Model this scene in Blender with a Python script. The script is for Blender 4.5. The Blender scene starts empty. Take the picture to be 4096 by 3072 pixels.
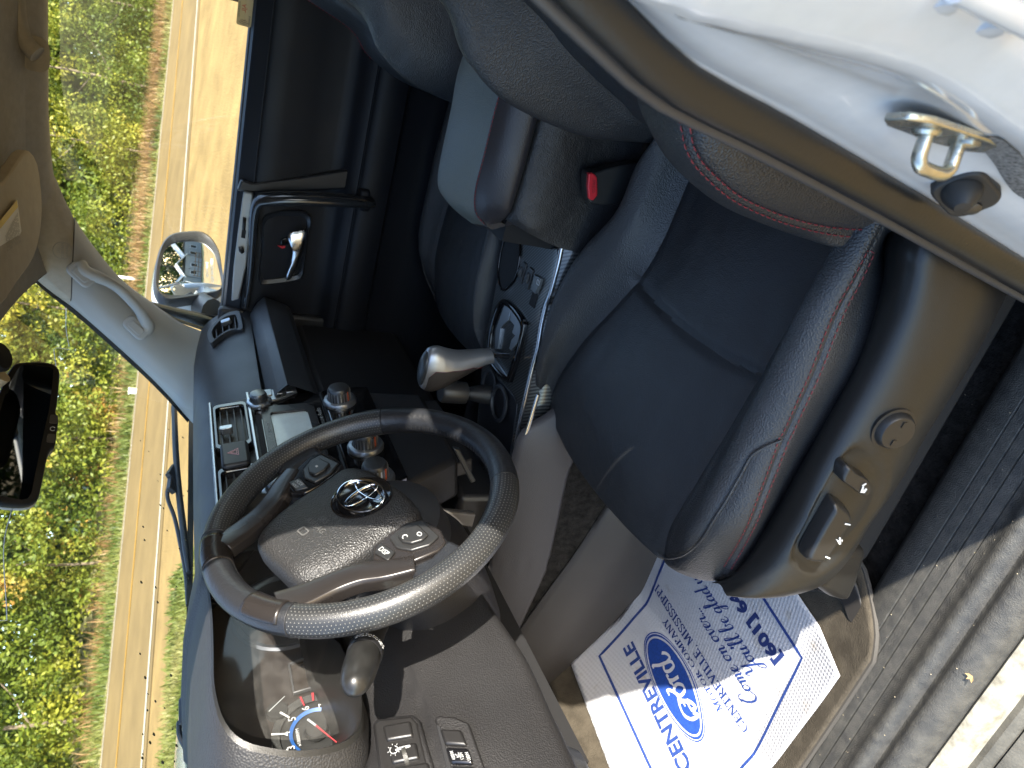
import bpy, bmesh, math, random
import numpy as np
from mathutils import Vector, Matrix, noise
random.seed(7)
R = math.radians
S = bpy.context.scene
COL = S.collection
# ---------------------------------------------------------------- camera (phone held sideways)
CAM_POS = np.array([-1.09867, -0.51405, 0.97684])
YAW, PITCH, ROLL, FPX = 0.4627006, 0.4698129, 0.0611249, 2832.508
def cam_axes():
    d = np.array([math.cos(YAW)*math.cos(PITCH), math.sin(YAW)*math.cos(PITCH), -math.sin(PITCH)])
    r = np.array([math.sin(YAW), -math.cos(YAW), 0.0]); u = np.cross(r, d)
    return math.cos(ROLL)*r+math.sin(ROLL)*u, -math.sin(ROLL)*r+math.cos(ROLL)*u, d
CR, CU, CD = cam_axes()
cd = bpy.data.cameras.new('camera'); cam = bpy.data.objects.new('camera', cd); COL.objects.link(cam)
cd.sensor_fit = 'HORIZONTAL'; cd.sensor_width = 36.0; cd.lens = 36.0*FPX/4096.0
cd.clip_start = 0.02; cd.clip_end = 600.0
cd.dof.use_dof = True; cd.dof.focus_distance = 1.0; cd.dof.aperture_fstop = 10.0
m = Matrix.Identity(4)
for i in range(3):
    m[i][0] = -CU[i]; m[i][1] = CR[i]; m[i][2] = -CD[i]; m[i][3] = CAM_POS[i]
cam.matrix_world = m
S.camera = cam
# ---------------------------------------------------------------- sky, sun, exposure
SUN_EL, SUN_AZ = R(27.0), R(25.0)      # light travels toward +y, SUN_AZ of it toward +x
w = bpy.data.worlds.new('World'); S.world = w; w.use_nodes = True
nt = w.node_tree
bg = nt.nodes['Background']; sky = nt.nodes.new('ShaderNodeTexSky')
sky.sky_type = 'NISHITA'; sky.sun_disc = False; sky.sun_elevation = SUN_EL
sky.sun_rotation = math.pi + SUN_AZ       # sun stands behind the car, a little to its left
nt.links.new(sky.outputs[0], bg.inputs[0]); bg.inputs[1].default_value = 0.15
ld = bpy.data.lights.new('sun', 'SUN'); lo = bpy.data.objects.new('sun', ld); COL.objects.link(lo)
ld.energy = 3.6; ld.angle = R(0.53); ld.color = (1.0, 0.93, 0.82)
ldir = Vector((math.sin(SUN_AZ)*math.cos(SUN_EL), math.cos(SUN_AZ)*math.cos(SUN_EL), -math.sin(SUN_EL)))
lo.rotation_euler = ldir.to_track_quat('-Z', 'Y').to_euler()
S.view_settings.view_transform = 'Standard'; S.view_settings.look = 'None'
S.view_settings.exposure = 2.28; S.view_settings.gamma = 1.0
try: S.view_settings.use_curve_mapping = False
except Exception: pass
S.render.engine = 'CYCLES'
S.cycles.use_denoising = True
S.cycles.max_bounces = 8; S.cycles.transparent_max_bounces = 24
# ---------------------------------------------------------------- helpers
def at(px, py, x=None, y=None, z=None, pl=None):
    U = 3072-py
    d = CD + (U-1536)/FPX*CR + (2048-px)/FPX*CU
    if pl is not None:
        t = np.dot(pl[0]-CAM_POS, pl[1])/np.dot(d, pl[1])
    else:
        i = 0 if x is not None else (1 if y is not None else 2)
        t = ((x, y, z)[i]-CAM_POS[i])/d[i]
    return CAM_POS+d*t
def V3(p): return np.array(p, float)
def cr(pts, n, closed=False):
    """Catmull-Rom resample of a polyline to n points (uniform in arc length)"""
    P = np.array(pts, float)
    if closed: P = np.vstack([P[-1], P, P[0], P[1]])
    else: P = np.vstack([2*P[0]-P[1], P, 2*P[-1]-P[-2]])
    out = []
    for i in range(1, len(P)-2):
        for k in range(16):
            t = k/16.0; a, b, c, d = P[i-1], P[i], P[i+1], P[i+2]
            out.append(0.5*((2*b)+(-a+c)*t+(2*a-5*b+4*c-d)*t*t+(-a+3*b-3*c+d)*t**3))
    out.append(P[-2]); out = np.array(out)
    s = np.concatenate([[0], np.cumsum(np.linalg.norm(np.diff(out, axis=0), axis=1))])
    q = np.linspace(0, s[-1], n+1)[:-1] if closed else np.linspace(0, s[-1], n)
    return np.stack([np.interp(q, s, out[:, j]) for j in range(out.shape[1])], 1)
class MB:
    def __init__(s): s.v = []; s.f = []
    def add(s, vs, fs):
        o = len(s.v); s.v += [tuple(map(float, p)) for p in vs]; s.f += [tuple(i+o for i in f) for f in fs]; return s
    def grid(s, G, cu=False, cv=False, flip=False):
        G = np.asarray(G, float); n, m_ = G.shape[:2]; fs = []
        for i in range(n if cu else n-1):
            for j in range(m_ if cv else m_-1):
                a, b, c, d = i*m_+j, i*m_+(j+1) % m_, ((i+1) % n)*m_+(j+1) % m_, ((i+1) % n)*m_+j
                fs.append((a, d, c, b) if flip else (a, b, c, d))
        return s.add(G.reshape(-1, 3), fs)
    def loft(s, secs, caps=True):
        secs = [np.asarray(q, float) for q in secs]; n = len(secs[0]); o = len(s.v)
        s.grid(np.array(secs), cv=True)
        if caps:
            s.f.append(tuple(o+i for i in range(n))); e = o+(len(secs)-1)*n
            s.f.append(tuple(e+i for i in reversed(range(n))))
        return s
    def prism(s, poly, vec):
        P = [V3(p) for p in poly]; v = V3(vec); return s.loft([P, [p+v for p in P]])
    def box(s, c, sz, rot=None):
        c = V3(c); h = V3(sz)/2; M_ = np.array(rot) if rot is not None else np.eye(3)
        vs = [c+M_@(h*np.array([i, j, k])) for i in (-1, 1) for j in (-1, 1) for k in (-1, 1)]
        return s.add(vs, [(0, 1, 3, 2), (4, 6, 7, 5), (0, 4, 5, 1), (2, 3, 7, 6), (0, 2, 6, 4), (1, 5, 7, 3)])
    def tube(s, path, r, n=10, closed=False, caps=True, flat=1.0):
        P = np.array(path, float); k = len(P); r = np.broadcast_to(np.asarray(r, float), (k,))
        T = np.roll(P, -1, 0)-np.roll(P, 1, 0) if closed else np.gradient(P, axis=0)
        T /= np.linalg.norm(T, axis=1)[:, None]+1e-12
        up = np.array([0, 0, 1.0]) if abs(T[0][2]) < .9 else np.array([1.0, 0, 0])
        a = np.cross(T[0], up); a /= np.linalg.norm(a); secs = []
        for i in range(k):
            a = a-T[i]*np.dot(a, T[i]); a /= np.linalg.norm(a); b = np.cross(T[i], a)
            secs.append([P[i]+r[i]*(math.cos(q)*a+flat*math.sin(q)*b) for q in np.linspace(0, 2*math.pi, n, endpoint=False)])
        if closed: s.grid(np.array(secs), cu=True, cv=True); return s
        return s.loft(secs, caps)
    def lathe(s, prof, o, ax, n=32, caps=True):
        o = V3(o); ax = V3(ax); ax /= np.linalg.norm(ax)
        up = np.array([0, 0, 1.0]) if abs(ax[2]) < .9 else np.array([1.0, 0, 0])
        a = np.cross(ax, up); a /= np.linalg.norm(a); b = np.cross(ax, a)
        secs = [[o+ax*h+r_*(math.cos(q)*a+math.sin(q)*b) for q in np.linspace(0, 2*math.pi, n, endpoint=False)] for r_, h in prof]
        return s.loft(secs, caps)
    def build(s, name, mat, parent=None, smooth=40, bevel=0, seg=2, solid=0, sub=0, merge=False, bang=30):
        me = bpy.data.meshes.new(name); me.from_pydata(s.v, [], s.f)
        bm = bmesh.new(); bm.from_mesh(me)
        if merge: bmesh.ops.remove_doubles(bm, verts=bm.verts, dist=1e-5)
        bmesh.ops.recalc_face_normals(bm, faces=bm.faces)
        bm.to_mesh(me); bm.free()
        return link(name, me, mat, parent, smooth, bevel, seg, solid, sub, bang)
def link(name, me, mat, parent=None, smooth=40, bevel=0, seg=2, solid=0, sub=0, bang=30):
    if mat is not None: me.materials.append(mat)
    if smooth:
        me.polygons.foreach_set('use_smooth', [True]*len(me.polygons)); me.set_sharp_from_angle(angle=R(smooth))
    o = bpy.data.objects.new(name, me); COL.objects.link(o)
    if parent is not None: o.parent = parent
    if solid: md = o.modifiers.new('s', 'SOLIDIFY'); md.thickness = solid; md.offset = -1
    if bevel: md = o.modifiers.new('b', 'BEVEL'); md.width = bevel; md.segments = seg; md.limit_method = 'ANGLE'; md.angle_limit = R(bang); md.harden_normals = False
    if sub: md = o.modifiers.new('u', 'SUBSURF'); md.levels = sub; md.render_levels = sub
    return o
def empty(name, parent=None, loc=(0, 0, 0)):
    o = bpy.data.objects.new(name, None); COL.objects.link(o); o.location = loc; o.empty_display_size = .1
    if parent is not None: o.parent = parent
    return o
def tag(o, label=None, cat=None, group=None, kind=None):
    if label: o['label'] = label
    if cat: o['category'] = cat
    if group: o['group'] = group
    if kind: o['kind'] = kind
    return o
def frame(o, n, right):
    """local frame on a surface: origin, unit right, unit up, unit normal"""
    n = V3(n); n /= np.linalg.norm(n); r = V3(right); r = r-n*np.dot(r, n); r /= np.linalg.norm(r)
    return V3(o), r, np.cross(n, r), n
def fpt(F, a, b, c=0.0): return F[0]+F[1]*a+F[2]*b+F[3]*c
def onF(F, px, py, c=0.0):
    """photo point laid on the frame's plane, as local (a, b)"""
    p = at(px, py, pl=(F[0]+F[3]*c, F[3])); d = p-F[0]; return np.array([np.dot(d, F[1]), np.dot(d, F[2])])
def rrect(w_, h_, r, n=5, cx=0, cy=0):
    out = []
    for sx, sy, a0 in ((1, 1, 0), (-1, 1, 90), (-1, -1, 180), (1, -1, 270)):
        for k in range(n+1):
            a = R(a0+90*k/n); out.append((cx+sx*(w_/2-r)+r*math.cos(a), cy+sy*(h_/2-r)+r*math.sin(a)))
    return out
def plate(F, poly, c0, c1, mb=None):
    mb = mb or MB(); P0 = [fpt(F, a, b, c0) for a, b in poly]; return mb.prism(P0, F[3]*(c1-c0))
def ring_plate(F, outer, inner, c0, c1, mb=None):
    """frame with a hole: both loops have the same count"""
    mb = mb or MB()
    a = [fpt(F, p[0], p[1], c0) for p in outer]; b = [fpt(F, p[0], p[1], c1) for p in outer]
    c = [fpt(F, p[0], p[1], c1) for p in inner]; d = [fpt(F, p[0], p[1], c0) for p in inner]
    return mb.grid(np.array([a, b, c, d]), cu=True, cv=True)
_txt = {}
def text_mesh(s, shear=0.0, bold=0.0, space=1.0):
    key = (s, shear, bold, space)
    if key not in _txt:
        cu = bpy.data.curves.new('t', 'FONT'); cu.body = s; cu.size = 1.0; cu.shear = shear; cu.offset = bold; cu.resolution_u = 3
        cu.align_x = 'CENTER'; cu.align_y = 'CENTER'; cu.space_character = space
        o = bpy.data.objects.new('t', cu); COL.objects.link(o)
        dg = bpy.context.evaluated_depsgraph_get(); me = bpy.data.meshes.new_from_object(o.evaluated_get(dg))
        vs = np.array([v.co[:2] for v in me.vertices]); fs = [tuple(p.vertices) for p in me.polygons]
        bpy.data.objects.remove(o); bpy.data.curves.remove(cu); bpy.data.meshes.remove(me)
        if len(vs): vs = vs-(vs.max(0)+vs.min(0))/2
        _txt[key] = (vs, fs)
    return _txt[key]
def text_on(F, s, a, b, h, ang=0, c=.0006, mb=None, shear=0, bold=0.0, wscale=1.0, space=1.0, mirror=False):
    mb = mb or MB(); vs, fs = text_mesh(s, shear, bold, space); ca, sa = math.cos(ang), math.sin(ang)
    H = (vs[:, 1].max()-vs[:, 1].min()) or 1; k = h/H; out = []
    for x, y in vs:
        x = x*k*wscale*(-1 if mirror else 1); y = y*k; out.append(fpt(F, a+x*ca-y*sa, b+x*sa+y*ca, c))
    return mb.add(out, fs)
# ---------------------------------------------------------------- materials
MAT = {}
def mat(name, col, rough=.5, metal=0.0, bump=None, spec=.5, coat=0.0, var=None, rvar=0.0, sheen=0.0, emit=None, co='Object'):
    """bump: list of (kind, scale, strength) ; var: (scale, darker, lighter) colour mottling"""
    if name in MAT: return MAT[name]
    mt = bpy.data.materials.new(name); mt.use_nodes = True; n = mt.node_tree.nodes; l = mt.node_tree.links
    b = n['Principled BSDF']; b.inputs['Base Color'].default_value = (*col, 1); b.inputs['Roughness'].default_value = rough
    b.inputs['Metallic'].default_value = metal; b.inputs['Specular IOR Level'].default_value = spec
    b.inputs['Coat Weight'].default_value = coat; b.inputs['Coat Roughness'].default_value = .05
    if sheen: b.inputs['Sheen Weight'].default_value = sheen
    if emit: b.inputs['Emission Color'].default_value = (*emit[0], 1); b.inputs['Emission Strength'].default_value = emit[1]
    tc = n.new('ShaderNodeTexCoord')
    if var:
        nz = n.new('ShaderNodeTexNoise'); nz.inputs['Scale'].default_value = var[0]; nz.inputs['Detail'].default_value = 6; nz.inputs['Roughness'].default_value = .65
        l.new(tc.outputs[co], nz.inputs['Vector'])
        rp = n.new('ShaderNodeValToRGB'); l.new(nz.outputs['Fac'], rp.inputs['Fac'])
        rp.color_ramp.elements[0].position = .35; rp.color_ramp.elements[1].position = .68
        rp.color_ramp.elements[0].color = (*[c*var[1] for c in col], 1); rp.color_ramp.elements[1].color = (*[min(1, c*var[2]) for c in col], 1)
        if len(var) > 3: rp.color_ramp.elements[1].color = (*var[3], 1)
        l.new(rp.outputs[0], b.inputs['Base Color'])
    if rvar:
        nz = n.new('ShaderNodeTexNoise'); nz.inputs['Scale'].default_value = 9; nz.inputs['Detail'].default_value = 4
        l.new(tc.outputs[co], nz.inputs['Vector']); mr = n.new('ShaderNodeMapRange')
        mr.inputs['From Min'].default_value = .3; mr.inputs['From Max'].default_value = .7
        mr.inputs['To Min'].default_value = max(.02, rough-rvar); mr.inputs['To Max'].default_value = rough+rvar
        l.new(nz.outputs['Fac'], mr.inputs[0]); l.new(mr.outputs[0], b.inputs['Roughness'])
    prev = None
    for kind, sc, st in (bump or []):
        if kind == 'noise':
            t = n.new('ShaderNodeTexNoise'); t.inputs['Scale'].default_value = sc; t.inputs['Detail'].default_value = 3; h = t.outputs['Fac']
        else:
            t = n.new('ShaderNodeTexVoronoi'); t.inputs['Scale'].default_value = sc
            if kind == 'edge': t.feature = 'DISTANCE_TO_EDGE'
            h = t.outputs['Distance']
        l.new(tc.outputs[co], t.inputs['Vector'])
        bp = n.new('ShaderNodeBump'); bp.inputs['Strength'].default_value = abs(st); bp.inputs['Distance'].default_value = .6/sc; bp.invert = st < 0
        l.new(h, bp.inputs['Height'])
        if prev is not None: l.new(prev, bp.inputs['Normal'])
        prev = bp.outputs['Normal']
    if prev is not None: l.new(prev, b.inputs['Normal'])
    MAT[name] = mt; return mt
def glass_mat(name, tint=(1, 1, 1), rough=0.0, refl=1.0):
    mt = bpy.data.materials.new(name); mt.use_nodes = True; n = mt.node_tree.nodes; l = mt.node_tree.links; n.clear()
    out = n.new('ShaderNodeOutputMaterial'); t = n.new('ShaderNodeBsdfTransparent'); t.inputs[0].default_value = (*tint, 1)
    g = n.new('ShaderNodeBsdfGlossy'); g.inputs['Roughness'].default_value = rough
    lw = n.new('ShaderNodeLayerWeight'); lw.inputs[0].default_value = .5
    pw = n.new('ShaderNodeMath'); pw.operation = 'POWER'; pw.inputs[1].default_value = 5.0; l.new(lw.outputs['Facing'], pw.inputs[0])
    ma = n.new('ShaderNodeMath'); ma.operation = 'MULTIPLY_ADD'; ma.inputs[1].default_value = .9; ma.inputs[2].default_value = .055; l.new(pw.outputs[0], ma.inputs[0])
    mu = n.new('ShaderNodeMath'); mu.operation = 'MULTIPLY'; mu.inputs[1].default_value = refl; l.new(ma.outputs[0], mu.inputs[0])
    mx = n.new('ShaderNodeMixShader'); l.new(mu.outputs[0], mx.inputs[0]); l.new(t.outputs[0], mx.inputs[1]); l.new(g.outputs[0], mx.inputs[2])
    l.new(mx.outputs[0], out.inputs[0]); MAT[name] = mt; return mt
LEATHER = mat('leather_black', (.028, .029, .031), .40, bump=[('voro', 480, .55), ('noise', 90, .08)], rvar=.07)
LEATHER2 = mat('leather_smooth', (.026, .0275, .030), .45, bump=[('voro', 620, .4), ('noise', 60, .08)], rvar=.06)
VINYL = mat('vinyl_grained', (.032, .030, .031), .48, bump=[('voro', 700, .3)], rvar=.05)
PLAST = mat('plastic_black', (.013, .013, .0145), .50, bump=[('noise', 900, .12)], rvar=.06)
PLASTG = mat('plastic_dash', (.022, .024, .028), .50, bump=[('voro', 850, .25)], rvar=.05)
PLASTT = mat('plastic_trim', (.0115, .0115, .0110), .38, bump=[('voro', 1000, .22)], rvar=.06)
GLOSS = mat('piano_black', (.006, .006, .007), .10, coat=.5)
GUN = mat('gunmetal_trim', (.024, .021, .020), .27, metal=.35, rvar=.05, bump=[('noise', 1500, .04)])
SILV = mat('satin_silver', (.36, .38, .40), .30, metal=.85, rvar=.05)
CHROME = mat('chrome', (.60, .60, .62), .10, metal=1.0)
DARK = mat('dark_void', (.006, .006, .007), .8)
RUBBER = mat('rubber_seal', (.045, .040, .036), .38, rvar=.06)
BEIGE = mat('headliner_fabric', (.30, .28, .235), .92, bump=[('noise', 500, .25)], var=(60, .92, 1.06), spec=.15)
GREYP = mat('pillar_trim_grey', (.27, .285, .29), .62, bump=[('voro', 900, .2)], spec=.3)
RED = mat('red_button', (.55, .02, .03), .38)
REDTH = mat('red_thread', (.21, .022, .03), .7)
BLKTH = mat('dark_thread', (.012, .012, .014), .6)
WHITEINK = mat('white_print', (.42, .43, .43), .5)
GREYINK = mat('grey_print', (.25, .27, .28), .5)
WPAINT = mat('white_car_paint', (.60, .61, .615), .22, coat=1.0, var=(35, .95, 1.03))
ZINC = mat('zinc_plated_steel', (.55, .56, .55), .28, metal=.9, var=(60, .7, 1.25, (.66, .63, .50)), bump=[('noise', 200, .15)], rvar=.12)
GLASS = glass_mat('window_glass', (.93, .96, .93))
SHADE = glass_mat('windshield_tint_band', (.55, .72, .72))
def lens_mat():
    mt = bpy.data.materials.new('gauge_lens_dusty'); mt.use_nodes = True; n = mt.node_tree.nodes; l = mt.node_tree.links; n.clear()
    out = n.new('ShaderNodeOutputMaterial'); t = n.new('ShaderNodeBsdfTransparent'); d = n.new('ShaderNodeBsdfDiffuse'); d.inputs[0].default_value = (.42, .41, .39, 1)
    g = n.new('ShaderNodeBsdfGlossy'); g.inputs['Roughness'].default_value = .05
    nz = n.new('ShaderNodeTexNoise'); nz.inputs['Scale'].default_value = 55; nz.inputs['Detail'].default_value = 7; tc = n.new('ShaderNodeTexCoord'); l.new(tc.outputs['Object'], nz.inputs['Vector'])
    mr = n.new('ShaderNodeMapRange'); mr.inputs[1].default_value = .3; mr.inputs[2].default_value = .75; mr.inputs[3].default_value = .02; mr.inputs[4].default_value = .085; l.new(nz.outputs[0], mr.inputs[0])
    m1 = n.new('ShaderNodeMixShader'); l.new(mr.outputs[0], m1.inputs[0]); l.new(t.outputs[0], m1.inputs[1]); l.new(d.outputs[0], m1.inputs[2])
    m2 = n.new('ShaderNodeMixShader'); m2.inputs[0].default_value = .03; l.new(m1.outputs[0], m2.inputs[1]); l.new(g.outputs[0], m2.inputs[2]); l.new(m2.outputs[0], out.inputs[0]); return mt
LENS = lens_mat()
MIRR = mat('mirror_silver', (.86, .88, .88), .01, metal=1.0)
# ================================================================ outdoors
GN = V3((-.048, -.100, 1.0)); GO = V3((0, 0, -.62))
RE = V3((-.81, .58, 0))/math.hypot(.81, .58); RN = V3((.58, .81, 0))/math.hypot(.58, .81)
def gz(x, y): return -.62+.048*x+.1*y
def rd(n, e, h=0.0):
    p = RN*n+RE*e; return V3((p[0], p[1], gz(p[0], p[1])+h))
def leafmat(name, c1, c2, c3):
    mt = bpy.data.materials.new(name); mt.use_nodes = True; n = mt.node_tree.nodes; l = mt.node_tree.links
    b = n['Principled BSDF']; b.inputs['Roughness'].default_value = .5; b.inputs['Specular IOR Level'].default_value = .35
    tc = n.new('ShaderNodeTexCoord'); nz = n.new('ShaderNodeTexNoise'); nz.inputs['Scale'].default_value = .55; nz.inputs['Detail'].default_value = 8
    l.new(tc.outputs['Object'], nz.inputs['Vector']); rp = n.new('ShaderNodeValToRGB'); l.new(nz.outputs['Fac'], rp.inputs[0])
    e = rp.color_ramp.elements; e[0].position = .36; e[0].color = (*c1, 1); e[1].position = .66; e[1].color = (*c3, 1)
    q = e.new(.5); q.color = (*c2, 1)
    l.new(rp.outputs[0], b.inputs['Base Color'])
    tr = n.new('ShaderNodeBsdfTranslucent'); l.new(rp.outputs[0], tr.inputs[0])
    mx = n.new('ShaderNodeMixShader'); mx.inputs[0].default_value = .3
    l.new(b.outputs[0], mx.inputs[1]); l.new(tr.outputs[0], mx.inputs[2]); l.new(mx.outputs[0], n['Material Output'].inputs[0])
    MAT[name] = mt; return mt
LEAF = leafmat('leaf_green', (.045, .075, .010), (.120, .160, .018), (.27, .27, .032))
LEAFY = leafmat('leaf_yellow', (.11, .13, .018), (.25, .25, .028), (.42, .34, .05))
LEAFO = leafmat('leaf_turning', (.09, .13, .018), (.22, .24, .03), (.42, .22, .06))
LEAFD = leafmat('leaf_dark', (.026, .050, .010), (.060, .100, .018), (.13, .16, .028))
LEAFP = leafmat('pine_needles', (.045, .075, .025), (.10, .15, .04), (.17, .21, .06))
DRY = leafmat('dry_weeds', (.13, .075, .030), (.24, .145, .058), (.34, .23, .10))
GRS = leafmat('grass_blades', (.06, .09, .016), (.125, .15, .03), (.22, .20, .07))
BARK = mat('bark', (.16, .125, .085), .9, bump=[('noise', 14, .6)], var=(5, .6, 1.4))
GRAVEL = mat('gravel', (.262, .176, .066), .9, bump=[('voro', 26, .35), ('noise', 60, .4)], var=(1.1, .78, 1.18), spec=.2)
ASPH = mat('chip_seal_asphalt', (.190, .130, .052), .85, bump=[('noise', 60, .4)], var=(.9, .86, 1.16), spec=.25)
LINEW = mat('road_paint_white', (.50, .46, .36), .6, var=(3, .8, 1.1)); LINEY = mat('road_paint_yellow', (.52, .27, .02), .6, var=(3, .8, 1.1))
TURF = mat('turf_soil', (.26, .24, .09), .95, bump=[('noise', 9, .8)], var=(1.4, .6, 1.4))
# ground: one sheet to beyond the woods
def strip(n0, n1, e0, e1, h, name, mt, dn=1, de=60):
    G = [[rd(n0+(n1-n0)*i/dn, e0+(e1-e0)*j/de, h) for j in range(de+1)] for i in range(dn+1)]
    return MB().grid(np.array(G)).build(name, mt, smooth=0)
tag(strip(-150, 260, -260, 260, 0, 'ground', GRAVEL, 40, 40), kind='structure', label='tan gravel lot sloping up to the road')
tag(strip(12.35, 19.95, -200, 200, .012, 'road', ASPH), kind='structure', label='two lane tan chip seal road beyond the car')
road = bpy.data.objects['road']
strip(12.64, 12.80, -200, 200, .022, 'edge_line', LINEW).parent = road
strip(19.45, 19.60, -200, 200, .022, 'edge_line', LINEW).parent = road
strip(16.28, 16.40, -200, 200, .022, 'centre_line', LINEY).parent = road
tag(strip(19.95, 120, -200, 200, .006, 'verge', TURF, 6), kind='structure', label='weedy far verge of the road')
tag(strip(8.6, 10.6, -1.0, 60, .006, 'grass_strip', TURF), kind='structure', label='green grass strip on the near side of the road')
def blades(pts, hmin, hmax, wid, lean, rng):
    k = len(pts); h = rng.uniform(hmin, hmax, k); a = rng.uniform(0, 6.283, k); b = a+1.57+rng.normal(0, .3, k)
    dx = np.stack([np.cos(a), np.sin(a), 0*a], 1)*wid*.5; ln = np.stack([np.cos(b), np.sin(b), 0*a], 1)*(h*lean*rng.uniform(.2, 1.3, k))[:, None]
    top = pts+ln+np.array([0, 0, 1])*h[:, None]; mid = pts+ln*.35+np.array([0, 0, 1])*h[:, None]*.55
    vs = np.stack([pts-dx, pts+dx, mid+dx*.8, mid-dx*.8, top], 1).reshape(-1, 3)
    o = np.arange(k)*5
    fs = [f for i in o for f in ((i, i+1, i+2, i+3), (i+3, i+2, i+4))]
    return vs, fs
rng = np.random.default_rng(3)
def scatter(n0, n1, e0, e1, k, bias=None):
    out = []
    nn = rng.uniform(n0, n1, k); ee = rng.uniform(e0, e1, k)
    P = np.outer(nn, RN)+np.outer(ee, RE); P[:, 2] = gz(P[:, 0], P[:, 1]); return P
pts_ = np.concatenate([scatter(20.5, 22.8, -60, -13, 9000), scatter(20.8, 22.4, -13, 14, 900), scatter(21.5, 23.6, -60, 14, 1500)])
vs, fs = blades(pts_, .10, .62, .04, .7, rng)
tag(MB().add(vs, fs).build('dry_weeds', DRY, smooth=0), 'dry tan weeds along the far side of the road', 'weeds', kind='stuff')
vs, fs = blades(np.concatenate([scatter(19.9, 21.2, -60, -13, 6000), scatter(19.9, 23.5, -13, 14, 14000)]), .05, .32, .035, .7, rng)
vs2, fs2 = blades(scatter(8.6, 10.6, -2, 9, 12000), .04, .16, .03, .6, rng)
ob = MB().add(vs, fs).add(vs2, fs2).build('roadside_grass', GRS, smooth=0); tag(ob, 'short yellow green grass beside the road edges', 'grass', kind='stuff')
# grass under the driver's sill (bottom corner of the picture)
P = np.stack([rng.uniform(-1.35, -.86, 5200), rng.uniform(-.5, 1.2, 5200), np.zeros(5200)], 1); P[:, 2] = gz(P[:, 0], P[:, 1])
vs, fs = blades(P, .03, .10, .005, .8, rng)
tag(MB().add(vs, fs).build('lawn_grass', GRS, smooth=0), 'sunlit grass on the ground below the open door sill', 'grass', kind='stuff')
def fast(name, V, mt, parent=None):
    V = np.ascontiguousarray(V, dtype=np.float32); k = len(V)//4; me = bpy.data.meshes.new(name)
    me.vertices.add(len(V)); me.vertices.foreach_set('co', V.ravel()); me.loops.add(4*k); me.loops.foreach_set('vertex_index', np.arange(4*k, dtype=np.int32))
    me.polygons.add(k); me.polygons.foreach_set('loop_start', np.arange(0, 4*k, 4, dtype=np.int32)); me.polygons.foreach_set('loop_total', np.full(k, 4, dtype=np.int32)); me.update(); me.validate()
    return link(name, me, mt, parent, smooth=0)
def leaves(cent, rad, k, size, squash=.8):
    """k leaf quads spread round a clump centre"""
    d = rng.normal(0, 1, (k, 3)); d /= np.linalg.norm(d, axis=1)[:, None]; r = rad*rng.uniform(.35, 1, k)**.5
    p = cent+d*r[:, None]*np.array([1, 1, squash])
    nrm = d*.6+rng.normal(0, .6, (k, 3))+np.array([0, 0, .5]); nrm /= np.linalg.norm(nrm, axis=1)[:, None]
    a = np.cross(nrm, rng.normal(0, 1, (k, 3))); a /= np.linalg.norm(a, axis=1)[:, None]; b = np.cross(nrm, a)
    s = size*rng.uniform(.6, 1.4, k)[:, None]
    return np.stack([p-a*s, p-b*s*.55, p+a*s, p+b*s*.55], 1).reshape(-1, 3)
def quads(vs): 
    k = len(vs)//4; return [(4*i, 4*i+1, 4*i+2, 4*i+3) for i in range(k)]
def crown_mesh(h0, h1, rx, nclump, per, size, seed):
    out = []
    for i in range(nclump):
        t = rng.uniform(0, 1)**.85; z = h0+(h1-h0)*t; prof = math.sin(math.pi*min(1, .16+.8*t))**.7
        a = rng.uniform(0, 6.283); r = rx*prof*math.sqrt(rng.uniform(.12, 1))
        out.append(leaves(V3((r*math.cos(a), r*math.sin(a), z)), rng.uniform(.35, .75), per, size))
    return np.concatenate(out)
def tree(name, label, n, e, h, rx, mt, seed, nclump=95, per=95, size=.072, base=.04, tilt=0):
    o = empty(name, None, rd(n, e)); tag(o, label, 'tree', 'trees at the edge of the wood')
    v = crown_mesh(h*base, h, rx, nclump, per, size, seed); fast('crown', v, mt, o)
    mb = MB(); k = 9
    path = [V3((math.sin(i*.9+seed)*.08*i/k*h*.2+tilt*i/k, math.cos(i*1.3+seed)*.05*i/k*h*.2, -.1+h*.93*i/k)) for i in range(k+1)]
    mb.tube(path, [.085*(1-.85*i/k)*(h/9) for i in range(k+1)], 8)
    for i in range(7):
        q = path[2+i]; a = i*2.4+seed; L = rx*.75
        mb.tube([q, q+V3((math.cos(a)*L*.5, math.sin(a)*L*.5, L*.3)), q+V3((math.cos(a)*L, math.sin(a)*L, L*.75))], [.03, .02, .01], 6)
    mb.build('trunk', BARK, o); return o
# the wood behind: one mass
vv = []; 
for i in range(2300):
    n_ = 25.0+14*rng.uniform(0, 1)**1.4; e_ = rng.uniform(-62, 16); p = rd(n_, e_, rng.uniform(0.2, 11.5)**1.0)
    vv.append(leaves(p, rng.uniform(.5, 1.3), 80, .115))
for i in range(800):
    n_ = rng.uniform(23.2, 25.6); e_ = rng.uniform(-60, 14); p = rd(n_, e_, rng.uniform(.2, 2.2))
    vv.append(leaves(p, rng.uniform(.4, .9), 70, .065))
vv = np.concatenate(vv)
wd = fast('woodland', vv, LEAF); tag(wd, 'dense green woodland rising behind the road', 'woodland', kind='stuff')
vv = []
for i in range(1500):
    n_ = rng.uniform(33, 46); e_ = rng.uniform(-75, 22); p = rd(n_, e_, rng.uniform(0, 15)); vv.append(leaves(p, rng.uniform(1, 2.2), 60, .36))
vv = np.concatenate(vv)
tag(fast('woodland_backdrop', vv, LEAFD), 'dark deep woodland behind the front trees', 'woodland', kind='stuff')
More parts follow.
